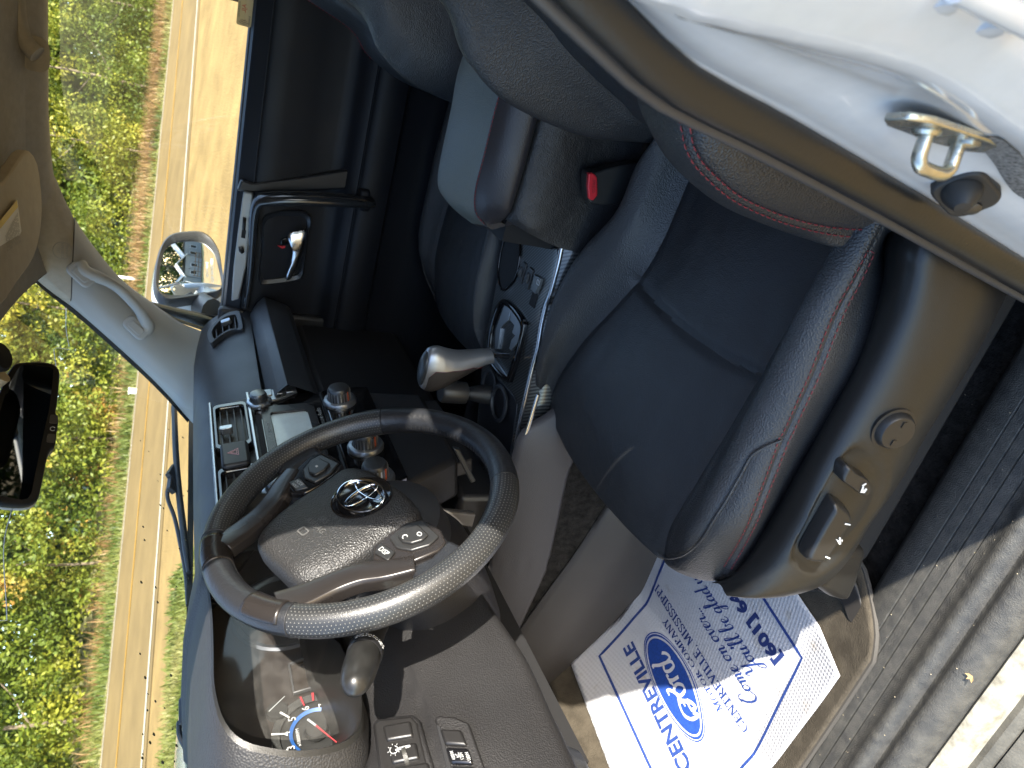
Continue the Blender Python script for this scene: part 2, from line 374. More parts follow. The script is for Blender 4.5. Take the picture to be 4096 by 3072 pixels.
TREES = [('broadleaf_tree', 'dark green tree nearest the rear edge of the passenger window', 24.6, -36.0, 9.0, 2.3, LEAFD),
 ('broadleaf_tree', 'pale green tree behind the passenger window beside the darkest tree', 24.2, -31.0, 8.0, 2.2, LEAF),
 ('yellow_tree', 'yellow leaved tree above the door mirror in the passenger window', 24.0, -22.3, 6.4, 1.3, LEAFY),
 ('broadleaf_tree', 'bushy green tree right of the yellow one in the passenger window', 24.3, -26.3, 8.0, 2.4, LEAF),
 ('turning_tree', 'reddish yellow tree beside the rear view mirror through the windshield', 24.3, -9.8, 6.2, 1.9, LEAFO),
 ('yellow_tree', 'small yellow green tree by the top edge of the windshield pillar', 24.0, -14.6, 7.0, 1.5, LEAFY),
 ('turning_tree', 'orange flecked tree just below the rear view mirror', 24.1, -5.6, 5.6, 1.7, LEAFO),
 ('broadleaf_tree', 'bright green tree filling the lower windshield on the driver side', 24.4, -1.2, 7.5, 2.3, LEAF),
 ('pine_sapling', 'pale pine sapling at the far driver side of the windshield', 23.6, 1.6, 5.2, 1.3, LEAFP)]
for i, (nm, lb, n_, e_, h_, r_, mt) in enumerate(TREES): tree(nm, lb, n_, e_, h_, r_, mt, i*1.7)
# roadside marker post
b0 = at(570, 1119, pl=(GO, GN))
post = MB().tube([b0-V3((0, 0, .3)), b0+V3((0, 0, .6)), b0+V3((.03, .0, 1.35))], .055, 10)
post.lathe([(.0, 0), (.062, 0), (.062, .03), (.03, .05), (0, .05)], b0+V3((.03, 0, 1.35)), (0, 0, 1), 10)
tag(post.build('marker_post', mat('post_white', (.66, .64, .55), .6)), 'white marker post standing on the far road edge above the door mirror', 'post')
b0 = at(548, 1565, pl=(GO, GN))
mb = MB(); mb.box(b0+V3((0, 0, .09)), (.16, .12, .18)); mb.box(b0+V3((0, 0, .20)), (.20, .15, .04))
tag(mb.build('utility_box', mat('box_white', (.7, .7, .66), .5), bevel=.02), 'small white utility box on the far road edge', 'utility box')
# house, fence and trees behind the car: seen only in the door mirror
# ================================================================ the car
car = empty('car', None, (0, 0, -.62)); tag(car, 'white car with black leather cabin seen through its open driver door', 'car')
CARZ = V3((0, 0, -.62))
class PB(MB):
    """part of the car: vertices are given in the world frame, the car's origin lies on the ground below"""
    def build(s, name, mt, parent=None, **k):
        s.v = [(a, b, c+.62) for a, b, c in s.v]
        return MB.build(s, name, mt, parent if parent is not None else car, **k)
def cpart(name, parent=None): return empty(name, parent if parent is not None else car)
def A(L, **k): return [at(p[0], p[1], **k) for p in L]
# ---------------------------------------------------------------- shell that shades the cabin
def side_x(z, s=1):   # outer half width of the body at height z
    return float(np.interp(z, [-.35, 0, .3, .62, .80, .86, .97, 1.12, 1.18, 1.27], [.86, .91, .945, .945, .915, .868, .806, .728, .700, .62]))
roof = PB()
ys = np.linspace(.14, -2.55, 24); xs = np.linspace(-1, 1, 21)
G = [[(x*(.62 if y > -2.2 else .6), y, 1.335-.07*abs(x)**2.6-.02*max(0, (y+.25)/.39)**2-.03*max(0, (-1.9-y)/.65)) for x in xs] for y in ys]
roof.grid(np.array(G)).build('roof_skin', WPAINT, solid=.012)
hl = PB()
def head_z(x, y): return 1.262-.058*abs(x/.62)**3-.035*max(0, (y+.12)/.26)**2
ys = np.linspace(.125, -2.4, 40); xs = np.linspace(-.655, .655, 41)
hl.grid(np.array([[(x, y, head_z(x, y)) for x in xs] for y in ys])).build('headliner', BEIGE)
# passenger roof rail trim (above the side glass)
ctr = []
for px, py in [(192, -260), (192, 0), (194, 300), (197, 500), (215, 700), (240, 770), (262, 862)]:
    e = at(px, py, x=.655); i = V3((.575, e[1]-.01, head_z(.575, e[1])-.004)); mid = (e+i)/2+V3((-.006, 0, -.006))
    ctr.append([e+V3((.02, .004, .012)), e, e*.65+i*.35+V3((-.006, 0, -.006)), mid, i*.75+e*.25+V3((-.001, 0, -.006)), i, i+V3((-.02, 0, .012))])
ctr = np.array(ctr); GG = np.array([cr(ctr[:, j], 28) for j in range(ctr.shape[1])]).transpose(1, 0, 2)
PB().grid(GG).build('roof_rail_trim', BEIGE, smooth=60)
# right side of the body: pillars, rear door, quarter (mostly out of frame)
def side_panel(s, y0, y1, z0, z1, name, mt, th=.03, inset=0.0, n=8):
    zs = np.linspace(z0, z1, n); mb = PB()
    mb.grid(np.array([[(s*(side_x(z)-inset), y, z) for y in np.linspace(y0, y1, 6)] for z in zs])); return mb.build(name, mt, solid=th)
side_panel(1, -.66, -.48, .80, 1.26, 'rear_pillar', PLAST, .05, .08)
side_panel(1, -2.4, -.66, -.3, .84, 'rear_body_side', WPAINT)
side_panel(1, -2.5, -1.95, .84, 1.28, 'quarter_pillar', WPAINT)
side_panel(-1, -2.4, -.67, -.3, .86, 'rear_body_side', WPAINT)
side_panel(-1, -2.5, -1.95, .86, 1.28, 'quarter_pillar', WPAINT)
side_panel(-1, -1.95, -.67, 1.17, 1.29, 'door_frame', WPAINT)
side_panel(1, -1.95, -.67, 1.17, 1.29, 'door_frame', WPAINT)
side_panel(-1, -.80, -.67, .80, 1.2, 'door_frame', WPAINT)
PB().box((0, -2.52, .3), (1.7, .05, 1.1)).build('tailgate', WPAINT)
tg = PB().grid(np.array([[(x, -2.5-.0*t, .85+.43*t) for x in (-.7, .7)] for t in (0, 1)])).build('rear_glass', GLASS)
# driver side roof rail over the open door and A pillar
mb = PB(); rail = [(-.79, -.60, .84), (-.745, -.60, .94), (-.705, -.595, 1.06), (-.668, -.57, 1.16), (-.655, -.45, 1.225), (-.645, -.2, 1.232), (-.65, -.02, 1.222), (-.67, .10, 1.19), (-.70, .26, 1.07), (-.735, .42, .95), (-.75, .52, .86)]
mb.tube(cr(rail, 40), .034, 10).build('door_opening_frame', WPAINT)
mb = PB(); mb.tube(cr([(p[0]+.03, p[1]+(.03 if i < 4 else 0), p[2]-(.025 if 3 < i < 8 else .0)) for i, p in enumerate(rail)][3:], 36), .014, 8).build('door_seal', RUBBER)
# rear seat and cargo floor: closes the cabin behind the front seats
mb = PB(); mb.box((0, -1.45, .16), (1.36, .55, .30)); mb.box((0, -1.80, .55), (1.36, .18, .75), [[1, 0, 0], [0, .97, .25], [0, -.25, .97]]); mb.build('rear_seat', LEATHER, bevel=.05, seg=3)
# ---------------------------------------------------------------- floor, carpet
CARPET = mat('carpet_black', (.020, .018, .016), .95, bump=[('noise', 320, 1.0), ('noise', 90, .5)], var=(70, .6, 1.7), spec=.1)
MATC = mat('floor_mat_carpet', (.062, .053, .040), .95, bump=[('noise', 420, 1.0)], var=(26, .72, 1.3), spec=.1)
fy = [(-2.4, .0), (-.3, .0), (.30, .0), (.45, .03), (.60, .12), (.72, .24), (.80, .40), (.82, .80)]
G = [[(x, y, z-.012) for x in np.linspace(-.645, .66, 14)] for y, z in cr(fy, 40)]
PB().grid(np.array(G)).build('carpet', CARPET)
PB().box((0, .85, .36), (1.5, .03, .80)).build('firewall', DARK)
# ---------------------------------------------------------------- driver sill
SILLM = mat('sill_plate_plastic', (.046, .0455, .043), .55, bump=[('voro', 560, .5)], var=(60, .8, 1.2, (.074, .071, .062)), rvar=.1)
prof = [(-.605, -.02), (-.612, .018), (-.622, .027), (-.640, .030), (-.652, .031), (-.6535, .0285), (-.655, .031), (-.668, .0315), (-.6695, .029), (-.671, .0315), (-.684, .032), (-.6855, .0285), (-.687, .032),
        (-.700, .0315), (-.7015, .0285), (-.703, .031), (-.712, .032), (-.719, .038), (-.726, .042), (-.733, .041), (-.739, .034), (-.744, .030), (-.748, .031), (-.752, .036), (-.757, .039), (-.764, .038), (-.772, .034), (-.780, .026), (-.786, .012), (-.788, -.01)]
ys = np.linspace(-.62, .95, 60)
PB().grid(np.array([[(x, y, z) for x, z in prof] for y in ys])).build('sill_plate', SILLM, smooth=50)
SILLP = mat('sill_paint_dirty', (.36, .33, .25), .45, var=(38, .5, 1.1, (.42, .40, .33)), bump=[('noise', 160, .2)])
prof = [(-.784, .000), (-.790, .010), (-.798, .010), (-.806, .004), (-.812, -.008), (-.816, -.03)]
PB().grid(np.array([[(x, y, z) for x, z in prof] for y in ys])).build('sill_flange', SILLP)
ROCK = mat('rocker_plastic', (.085, .080, .066), .6, var=(22, .7, 1.35), bump=[('noise', 240, .3)])
prof = [(-.812, -.022), (-.822, -.020), (-.832, -.026), (-.834, -.031), (-.836, -.026), (-.850, -.030), (-.862, -.040), (-.868, -.060), (-.872, -.20), (-.868, -.32)]
PB().grid(np.array([[(x, y, z) for x, z in prof] for y in ys])).build('rocker_panel', ROCK)
# ---------------------------------------------------------------- B pillar: jamb, weatherstrip, striker, bump stop
r0 = [(2250, -260), (2500, 0), (2768, 253), (3167, 475), (3703, 790), (4096, 1035), (4300, 1160)]
r2 = [(2450, -40), (2600, 25), (2730, 84), (3167, 184), (3604, 284), (3818, 383), (4096, 560), (4300, 690)]
a0 = cr(A(r0, x=-.735), 40); a2 = cr(A(r2, x=-.83), 40)
# re-sample both by height so that the loft rungs are level
zz = np.linspace(.98, .10, 34)
def byz(c, z): 
    o = np.argsort(c[:, 2]); c = c[o]
    lo_, hi_ = c[0], c[-1]; out = []
    for q in z:
        if q < lo_[2]: d = (c[3]-c[0]); out.append(lo_+d*(q-lo_[2])/d[2])
        elif q > hi_[2]: d = (c[-1]-c[-4]); out.append(hi_+d*(q-hi_[2])/d[2])
        else: out.append([np.interp(q, c[:, 2], c[:, j]) for j in range(3)])
    return np.array(out)
b0 = byz(a0, zz); b2 = byz(a2, zz)
def tumble(z): return .22*max(0, z-.84)*1.0
rows = []
for p, q in zip(b0, b2):
    t = tumble(p[2]); p = p+V3((t, 0, 0)); q = q+V3((.8*max(0, p[2]-.84), 0, 0)); z = p[2]
    n_ = V3((-.25, .97, 0))
    mid1 = p*.72+q*.28+n_*.000; mid2 = p*.45+q*.55-n_*.007; mid3 = p*.2+q*.8-n_*.004
    o1 = q+V3((-.012, -.010, 0)); o2 = q+V3((-.03, -.032, 0)); o3 = q+V3((-.045, -.075, 0)); o4 = V3((-side_x(z)+.004, q[1]-.125, z))
    rows.append([p+V3((.035, -.03, 0)), p+V3((.002, .004, 0)), p, mid1, mid2, mid3, q, o1, o2, o3, o4])
rows = np.array(rows); GG = np.array([cr(r_, 44) for r_ in rows])
PB().grid(GG).build('door_jamb', WPAINT, smooth=60)
# inner trim of the pillar so that light does not leak
PB().grid(np.array([[p+V3((.035+tumble(p[2]), -.03, 0)), p+V3((.05+tumble(p[2]), -.12, 0)), p+V3((.0, -.22, 0))] for p in b0])).build('pillar_trim', PLAST, solid=.004)
ws = []
for p in b0: ws.append(p+V3((tumble(p[2])+.007, .011, 0)))
ws = np.array(ws)
WSM = mat('weatherstrip_rubber', (.0135, .0132, .0130), .34, rvar=.08, bump=[('noise', 300, .12)])
sec = []
for p in ws:
    L = [(-.011, -.010), (-.012, .004), (-.006, .012), (.002, .013), (.005, .009), (.007, .006), (.010, .004), (.012, .0), (.012, -.004), (.008, -.012)]
    sec.append([p+V3((a, b, 0)) for a, b in cr(L, 30, True)])
PB().grid(np.array(sec), cv=True).build('weatherstrip', WSM, smooth=70)
lip_ = []
for p in ws:
    L = [(.013, .004), (.012, .013), (.015, .017), (.020, .016), (.023, .009), (.020, .001)]
    lip_.append([p+V3((a, b, 0)) for a, b in cr(L, 20, True)])
PB().grid(np.array(lip_), cv=True).build('weatherstrip_lip', mat('seal_lip_vinyl', (.050, .048, .048), .40, bump=[('noise', 400, .1)]), smooth=70)
st = cpart('door_striker')
# striker: local frame on the jamb (forward facing)
Fs = frame((-.7955, -.5455, .578), (-.22, .975, 0), (0, 0, -1))   # a runs down, b runs inboard/outboard
poly = [(-.040, -.008), (-.028, -.016), (.020, -.019), (.046, -.014), (.054, 0), (.046, .014), (.020, .019), (-.028, .016), (-.040, .008)]
poly = [(a, b*.9) for a, b in poly]
plate(Fs, poly, 0, .0045, PB()).build('base_plate', ZINC, st, bevel=.0012)
PB().lathe([(.008, .0045), (.0082, .0052), (.0065, .0072), (0, .0072)], fpt(Fs, -.012, 0, 0), Fs[3], 20).build('rivet', ZINC, st)
PB().lathe([(.009, .0045), (.009, .0058), (.0065, .0075), (0, .0075)], fpt(Fs, .024, 0, 0), Fs[3], 20).build('rivet', ZINC, st)
loop = [(-.011, 0, .004), (-.012, 0, .016), (-.0115, 0, .020), (-.008, 0, .0235), (0, 0, .0245), (.008, 0, .0245), (.014, 0, .0235), (.0175, 0, .020), (.018, 0, .016), (.019, 0, .004)]
PB().tube([fpt(Fs, *q) for q in cr(loop, 36)], .0043, 12).build('loop', ZINC, st)
bs = cpart('bump_stop')
Fb = frame((-.766, -.518, .488), (-.66, .68, .32), (0, .25, -1))
STOPM = mat('bump_rubber', (.018, .017, .016), .55)
plate(Fb, rrect(.042, .034, .011, 5), -.012, .006, PB()).build('base', STOPM, bs, bevel=.002)
PB().lathe([(0, .006), (.0125, .006), (.0120, .010), (.0075, .017), (.0050, .020), (0, .0205)], fpt(Fb, -.006, 0, 0), Fb[3], 24).build('cone', STOPM, bs)
PB().lathe([(.006, .0068), (.006, .0075), (.0045, .0082), (0, .0082)], fpt(Fb, .0135, -.002, 0), Fb[3], 16).build('screw', mat('screw_dark', (.09, .09, .09), .35, metal=.8), bs)
# speckled grey tape on the jamb and the catch above it
TAPE = mat('grey_speckled_tape', (.085, .085, .083), .8, var=(420, .35, 3.2), bump=[('noise', 500, .5)])
tp = PB(); L1 = [(3905, 560), (3960, 640), (4020, 720), (4096, 790)]; L2 = [(3990, 545), (4050, 580), (4100, 610), (4200, 660)]
def near0(G, L):
    F = np.asarray(G).reshape(-1, 3); X = F-CAM_POS; d_ = X@CD; Q = np.stack([2048-FPX*(X@CU)/d_, 3072-(1536+FPX*(X@CR)/d_)], -1)
    return np.array([F[np.argmin(((Q-np.array(p))**2).sum(1))] for p in L])
JG = np.array([cr(r_, 160) for r_ in GG[:, 6:36]]); JG = np.concatenate([[JG[i]+(JG[i+1]-JG[i])*k/6 for k in range(6)] for i in range(len(JG)-1)])
lift_ = V3((-.35, .93, 0))*.0012
a_ = cr(near0(JG, [(3915, 545), (3935, 590), (3975, 650), (4020, 715), (4060, 765), (4100, 790)]), 14)+lift_; b_ = cr(near0(JG, [(3985, 540), (4010, 555), (4035, 570), (4060, 590), (4080, 610), (4100, 640)]), 14)+lift_
tp.grid(np.array([a_, (a_+b_)/2, b_])).build('jamb_tape', TAPE)
hg = cpart('rear_door_hinge')
Fh = frame(at(3900, 20, x=-.855), (-.35, .93, 0), (0, 0, -1))
plate(Fh, rrect(.060, .024, .008, 4), -.002, .004, PB()).build('leaf', WPAINT, hg, bevel=.001)
mb = PB(); mb.tube([fpt(Fh, -.03, .012, .006), fpt(Fh, .03, .012, .006)], .006, 12); mb.build('knuckle', WPAINT, hg)
for a in (-.017, .017): PB().lathe([(.0065, .0035), (.006, .0065), (0, .007)], fpt(Fh, a, -.003), Fh[3], 12).build('bolt', WPAINT, hg)
# ---------------------------------------------------------------- front pillar on the passenger side
win = cr([at(px, py, x=x) for px, py, x in [(150, 640, .655), (215, 700, .655), (262, 800, .656), (335, 930, .66), (480, 1110, .67), (610, 1213, .68), (720, 1292, .685), (800, 1325, .69), (870, 1352, .69)]], 60)
wsc = cr([at(px, py, x=x) for px, py, x in [(60, 1015, .555), (113, 1063, .56), (200, 1143, .575), (300, 1222, .59), (400, 1306, .60), (500, 1396, .612), (600, 1487, .622), (690, 1578, .632), (770, 1668, .64), (830, 1720, .645)]], 60)
rows = []
for i, (a, b) in enumerate(zip(win, wsc)):
    t = i/59.0; out = V3((-.030-.012*math.sin(t*3.1), -.018, -.004))
    rows.append(cr([a+V3((.03, .018, .0)), a+V3((.006, .006, 0)), a, a*.80+b*.20+out*.75, a*.55+b*.45+out, a*.25+b*.75+out*.75, b+V3((0, -.001, 0)), b+V3((.012, .010, .012))], 26))
rows = np.array(rows)
i0 = 14
PB().grid(rows[i0:]).build('pillar_trim', GREYP, smooth=70)
PB().grid(rows[:i0+2]+V3((.0012, .0015, .0012))).build('header_trim', BEIGE, smooth=70)
PB().tube([q for q in rows[i0][2:-2]+V3((-.0004, -.0012, -.0004))], .0011, 5).build('trim_seam', BLKTH)
# black band of the windshield glass and outer window frame beyond the trim
# curtain airbag mark
def on_rows(px, py):
    """nearest point of the pillar trim to a photo ray"""
    best = None; r_ = at(px, py, x=.6)-CAM_POS; r_ /= np.linalg.norm(r_)
    P = rows.reshape(-1, 3)-CAM_POS; t = P@r_; d = np.linalg.norm(P-np.outer(t, r_), axis=1); k = np.argmin(d); return CAM_POS+r_*t[k]
pA, pB, pC = on_rows(248, 1002), on_rows(248, 975), on_rows(226, 1002)
nn = np.cross(pB-pA, pC-pA); nn /= np.linalg.norm(nn); nn *= -np.sign(np.dot(nn, pA-CAM_POS))
Fa = frame(pA+nn*.004, nn, pB-pA)
mb = PB(); mb.tube([fpt(Fa, .0175*math.cos(q), .0175*math.sin(q)) for q in np.linspace(0, 6.283, 41)[:-1]], .0006, 5, closed=True)
for j, s_ in enumerate(('SRS', 'CURTAIN', 'AIRBAG')): text_on(Fa, s_, 0, .008-.008*j, .0052, mb=mb, c=.0003)
mb.build('airbag_mark', mat('moulded_mark', (.20, .20, .19), .6))
# assist grip on the pillar
gp = cpart('pillar_grip')
def off(p, k): r_ = p-CAM_POS; r_ /= np.linalg.norm(r_); return p-r_*k
ctrl = [(318, 1066, .004), (345, 1092, .018), (400, 1112, .034), (470, 1150, .040), (530, 1208, .040), (572, 1262, .034), (588, 1305, .020), (560, 1326, .008)]
path = cr([off(on_rows(px, py), k) for px, py, k in ctrl], 40)
rr = np.interp(np.linspace(0, 1, 40), [0, .12, .3, .7, .88, 1], [.021, .017, .0125, .0125, .017, .020])
PB().tube(path, rr, 14, flat=.8).build('grip_bar', GREYP, gp, smooth=70)
for px, py in ((325, 1098), (545, 1312)):
    q = off(on_rows(px, py), .026 if px < 400 else .020); F_ = frame(q, CAM_POS-q, (.2, .7, -.6))
    plate(F_, rrect(.036, .018, .006, 4), -.004, .0015, PB()).build('screw_cover', GREYP, gp, bevel=.0015)
    plate(F_, rrect(.058, .034, .013, 4), -.014, -.002, PB()).build('grip_foot', GREYP, gp, bevel=.005, seg=3)
# roof grip over the passenger window
gp = cpart('roof_grip')
ctrl = [(70, -420), (62, -200), (72, 0), (80, 90), (100, 160), (130, 200), (150, 218)]
path = cr([at(px, py, x=.56-.002*i) for i, (px, py) in enumerate(ctrl)], 40)
PB().tube(path, np.interp(np.linspace(0, 1, 40), [0, .6, .85, 1], [.014, .014, .017, .022]), 14, flat=.75).build('grip_bar', BEIGE, gp, smooth=70)
q = at(140, 215, x=.565); PB().loft([[q+V3((c*1.0, a, b)) for a, b in rrect(.062-.6*c, .046-.4*c, .018, 6)] for c in (.045, .014, .004, .0)]).build('grip_foot', BEIGE, gp, bevel=.010, seg=4)
# ---------------------------------------------------------------- sun visor with its warning label
vz = 1.205
vis = [at(px, py, z=z) for px, py, z in [(-200, 930, 1.215), (0, 722, 1.212), (45, 660, 1.208), (85, 605, 1.204), (112, 606, 1.2), (135, 650, 1.196), (146, 720, 1.192), (155, 820, 1.188), (148, 930, 1.184), (128, 1010, 1.184), (100, 1065, 1.186), (40, 1145, 1.192), (0, 1205, 1.198), (-200, 1420, 1.21)]]
vis = cr(vis, 60, True); vc = vis.mean(0)
VN = np.cross(vis[20]-vis[5], vis[40]-vis[5]); VN /= np.linalg.norm(VN); VN *= -np.sign(VN[2])
vz_ = [vis+VN*0-0*VN]
secs = [vc+(vis-vc)*.985+VN*.006, vis+VN*.001, vis-VN*.008, vc+(vis-vc)*.985-VN*.013]
mb = PB(); mb.loft(secs); 
sv = mb.build('sun_visor', mat('visor_vinyl', (.36, .315, .235), .7, bump=[('noise', 600, .2)], var=(40, .93, 1.05), spec=.25), bevel=.003, bang=50)
pv = (vc+VN*.0066, VN)
lab = [at(px, py, pl=pv) for px, py in [(68, 800), (92, 992), (10, 1150), (-60, 900)]]
lab = [at(px, py, pl=pv) for px, py in [(68, 800), (93, 990), (12, 1150), (-20, 1130), (-60, 960)]]
PB().add(lab, [(0, 1, 2, 3, 4)]).build('warning_label', mat('label_paper', (.62, .60, .52), .6), sv, smooth=0, solid=.0005)
pv2 = (vc+VN*.0080, VN)
yb = [at(px, py, pl=pv2) for px, py in [(68, 800), (72, 828), (-60, 990), (-60, 955)]]
PB().add(yb, [(0, 1, 2, 3)]).build('warning_band', mat('label_yellow', (.62, .44, .05), .6), sv, smooth=0)
mb = PB(); ex = at(82, 940, pl=pv2)-at(70, 830, pl=pv2); ex /= np.linalg.norm(ex)
ey = at(0, 930, pl=pv2)-at(75, 850, pl=pv2); ey /= np.linalg.norm(ey)
o_ = at(72, 838, pl=pv2)
for i in range(15):
    k = .118*(1-.0*i); a0_ = o_+ey*(.006+.0062*i)
    x_ = .004
    while x_ < .085-.0012*i:
        L = random.uniform(.004, .012); q = a0_+ex*(x_+.001*i); mb.add([q, q+ex*L, q+ex*L+ey*.0022, q+ey*.0022], [(0, 1, 2, 3)]); x_ += L+.0022
mb.build('label_print', mat('label_ink', (.22, .21, .18), .7), sv, smooth=0)
# ================================================================ front seats
def toP(X):
    X = np.asarray(X, float)-CAM_POS; d = X@CD
    U = 1536+FPX*(X@CR)/d; V = 2048-FPX*(X@CU)/d
    return np.stack([V, 3072-U], -1)
def curve(L, n, **k): return cr([at(p[0], p[1], **({q: p[2] for q in k} if len(p) > 2 else k)) for p in L], n)
def cz(L, n): return cr([at(p[0], p[1], z=p[2]) for p in L], n)
def cx(L, n): return cr([at(p[0], p[1], x=p[2]) for p in L], n)
def normals(G):
    du = np.gradient(G, axis=0); dv = np.gradient(G, axis=1); n_ = np.cross(du, dv); n_ /= np.linalg.norm(n_, axis=-1)[..., None]+1e-12; return n_
def near(G, L):
    """lay photo points on a built surface: nearest grid vertices"""
    Q = toP(G.reshape(-1, 3)); F = G.reshape(-1, 3); out = []
    for p in L: out.append(F[np.argmin(((Q-np.array(p))**2).sum(1))])
    return np.array(out)
def groove(G, line, depth, wid, N=None):
    N = normals(G) if N is None else N
    if N[G.shape[0]//2, G.shape[1]//2][2] < 0: N = -N
    P = G.reshape(-1, 3); d = np.full(len(P), 9.0)
    for i in range(0, len(line)): d = np.minimum(d, np.linalg.norm(P-line[i], axis=1))
    return G-(N*(depth*np.exp(-(d/wid)**2)).reshape(G.shape[:2])[..., None])
def stitches(line, nrm, r=.0008, L=.0046, gap=.0024, mb=None):
    mb = mb or PB(); s = np.concatenate([[0], np.cumsum(np.linalg.norm(np.diff(line, axis=0), axis=1))]); q = 0
    while q+L < s[-1]:
        a = np.array([np.interp(q, s, line[:, j]) for j in range(3)]); b = np.array([np.interp(q+L, s, line[:, j]) for j in range(3)])
        k = np.array([np.interp(q+L/2, s, nrm[:, j]) for j in range(3)])
        mb.tube([a, (a+b)/2+k*r*.8, b], [r*.6, r, r*.6], 5); q += L+gap
    return mb
NT = 110
# cushion rails, rear to front
c0 = cz([(2640, 520, .378), (2549, 651, .38), (2464, 844, .384), (2326, 1000, .394), (2231, 1157, .402), (2183, 1301, .402), (2154, 1427, .395), (2147, 1500, .385), (2152, 1560, .366)], NT)
c2 = cz([(2800, 600, .322), (2714, 800, .328), (2636, 974, .335), (2540, 1128, .342), (2318, 1379, .357), (2225, 1520, .357), (2188, 1635, .345)], NT)
c4 = cz([(3440, 800, .322), (3331, 983, .327), (3196, 1215, .335), (3037, 1485, .343), (2897, 1726, .353), (2742, 1986, .359), (2672, 2110, .352), (2640, 2238, .333)], NT)
c6 = cz([(3600, 800, .36), (3504, 964, .36), (3427, 1118, .362), (3350, 1263, .364), (3244, 1533, .364), (3138, 1764, .362), (3070, 1938, .358), (3000, 2110, .35), (2890, 2302, .315)], NT)
c7 = cz([(3640, 820, .30), (3545, 964, .30), (3535, 1118, .303), (3460, 1398, .308), (3318, 1668, .308), (3176, 1909, .306), (3066, 2102, .303), (2962, 2285, .297)], NT)
t = np.linspace(0, 1, NT)[:, None]; fade = np.clip((1-t)/.18, 0, 1)**.6
c1 = c0*.52+c2*.48+V3((0, 0, .014))*fade
c3a = c2*.72+c4*.28+V3((0, 0, .004))*fade-V3((0, .0, 0)); c3 = (c2+c4)/2+V3((0, 0, .006))*fade; c3b = c2*.28+c4*.72+V3((0, 0, .004))*fade
# front line of the insert bulges forward to the outline seen in the photo
fr = cz([(2188, 1635, .345), (2251, 1774, .347), (2338, 1909, .348), (2434, 2034, .347), (2540, 2141, .343), (2640, 2238, .333)], 9)
for cc, k in ((c3a, .28), (c3, .5), (c3b, .72)):
    tgt = np.array([np.interp(k, np.linspace(0, 1, 9), fr[:, j]) for j in range(3)]); cc += (tgt-cc[-1])*t**3
c5 = c4*.42+c6*.58+V3((0, 0, .030))*fade
tgt = at(2760, 2300, z=.328); c5 += (tgt-c5[-1])*t**3
e0 = c0+V3((.010, .0, -.05)); e00 = c0+V3((.000, 0, -.14))
cols = [e00, e0, c0, c1, c2, c3a, c3, c3b, c4, c5, c6, c7, c7+V3((.004, 0, -.04))]
ctrl = np.array(cols)            # (13, NT, 3)
keys = [0, 4, 10, 22, 34, 52, 66, 80, 98, 118, 134, 150, 156]     # column of each rail after subdivision
def subdiv(ctrl, keys):
    P = np.concatenate([2*ctrl[:1]-ctrl[1:2], ctrl, 2*ctrl[-1:]-ctrl[-2:-1]]); out = []
    for i in range(len(keys)-1):
        a, b, c, d = P[i], P[i+1], P[i+2], P[i+3]; n_ = keys[i+1]-keys[i]
        for k in range(n_):
            u = k/n_; out.append(.5*((2*b)+(-a+c)*u+(2*a-5*b+4*c-d)*u*u+(-a+3*b-3*c+d)*u**3))
    out.append(P[-2]); return np.array(out).transpose(1, 0, 2)
def cushion_grid():
    G = subdiv(ctrl, keys)
    F = [G[-1]+V3((0, dy, dz)) for dy, dz in ((.005, -.006), (.009, -.016), (.010, -.030), (.008, -.05), (.0, -.08), (-.02, -.12))]
    return np.concatenate([G, np.array(F)])
CG = cushion_grid()
cross = cr(near(CG, [(2540, 1128), (2598, 1195), (2665, 1262), (2733, 1321), (2800, 1372), (2868, 1417), (2955, 1458), (3037, 1485)]), 120)
s2 = cr(CG[:, keys[4]][:112], 300); s4 = cr(CG[:, keys[8]][:112], 300); s6 = cr(CG[:, keys[10]][:113], 300)
pipe = cr(near(CG, [(2640, 2215), (2672, 2232), (2735, 2218), (2800, 2165), (2860, 2085), (2916, 1998), (2965, 1900), (3012, 1832), (3070, 1785), (3130, 1764)]), 220)
N0 = normals(CG)
CG = groove(CG, s2, .0045, .006, N0); CG = groove(CG, s4, .004, .006, N0); CG = groove(CG, cross, .005, .008, N0); CG = groove(CG, s6, .0025, .003, N0); CG = groove(CG, pipe, .002, .006, N0)
# soft creases and sit marks so that the leather is not a perfect surface
for i in range(CG.shape[0]):
    for j in range(CG.shape[1]):
        p = CG[i, j]; CG[i, j, 2] += .0022*noise.noise(Vector((p[0]*9, p[1]*9, 1.3)))+.0009*noise.noise(Vector((p[0]*34, p[1]*22, 4.1)))
# ---- backrest rails, bottom to top
NB = 90
def up(c, n, lean=.30, h=.34):
    d = V3((0, -lean*h, h)); q = c[-1]; ext = [q+d*k+V3((0, -.03*k*k, 0)) for k in (.35, .7, 1.0)]
    return cr(np.vstack([c, ext]), n)
b1 = up(np.vstack([[(-.215, -.485, .30)], A([(2633, 570), (2500, 563), (2344, 548), (2151, 476), (2000, 386), (1898, 271), (1856, 205), (1759, 0)], x=-.20)]), NB)
b2 = up(np.vstack([[(-.262, -.52, .30)], A([(2597, 512), (2464, 410), (2283, 241), (2121, 54)], x=-.25)]), NB)
b5 = up(np.vstack([[(-.590, -.46, .33)], [at(p[0], p[1], x=p[2]) for p in [(3343, 966, -.585), (3190, 928, -.56), (3036, 874, -.545), (2875, 797, -.53), (2760, 713, -.522), (2653, 606, -.515), (2576, 475, -.51), (2469, 253, -.50)]]]), NB)
b6 = up(np.array([at(p[0], p[1], x=p[2]) for p in [(3552, 915, -.612), (3400, 930, -.605), (3190, 893, -.60), (2970, 805, -.60), (2830, 692, -.60), (2765, 600, -.60), (2680, 385, -.60)]]), NB)
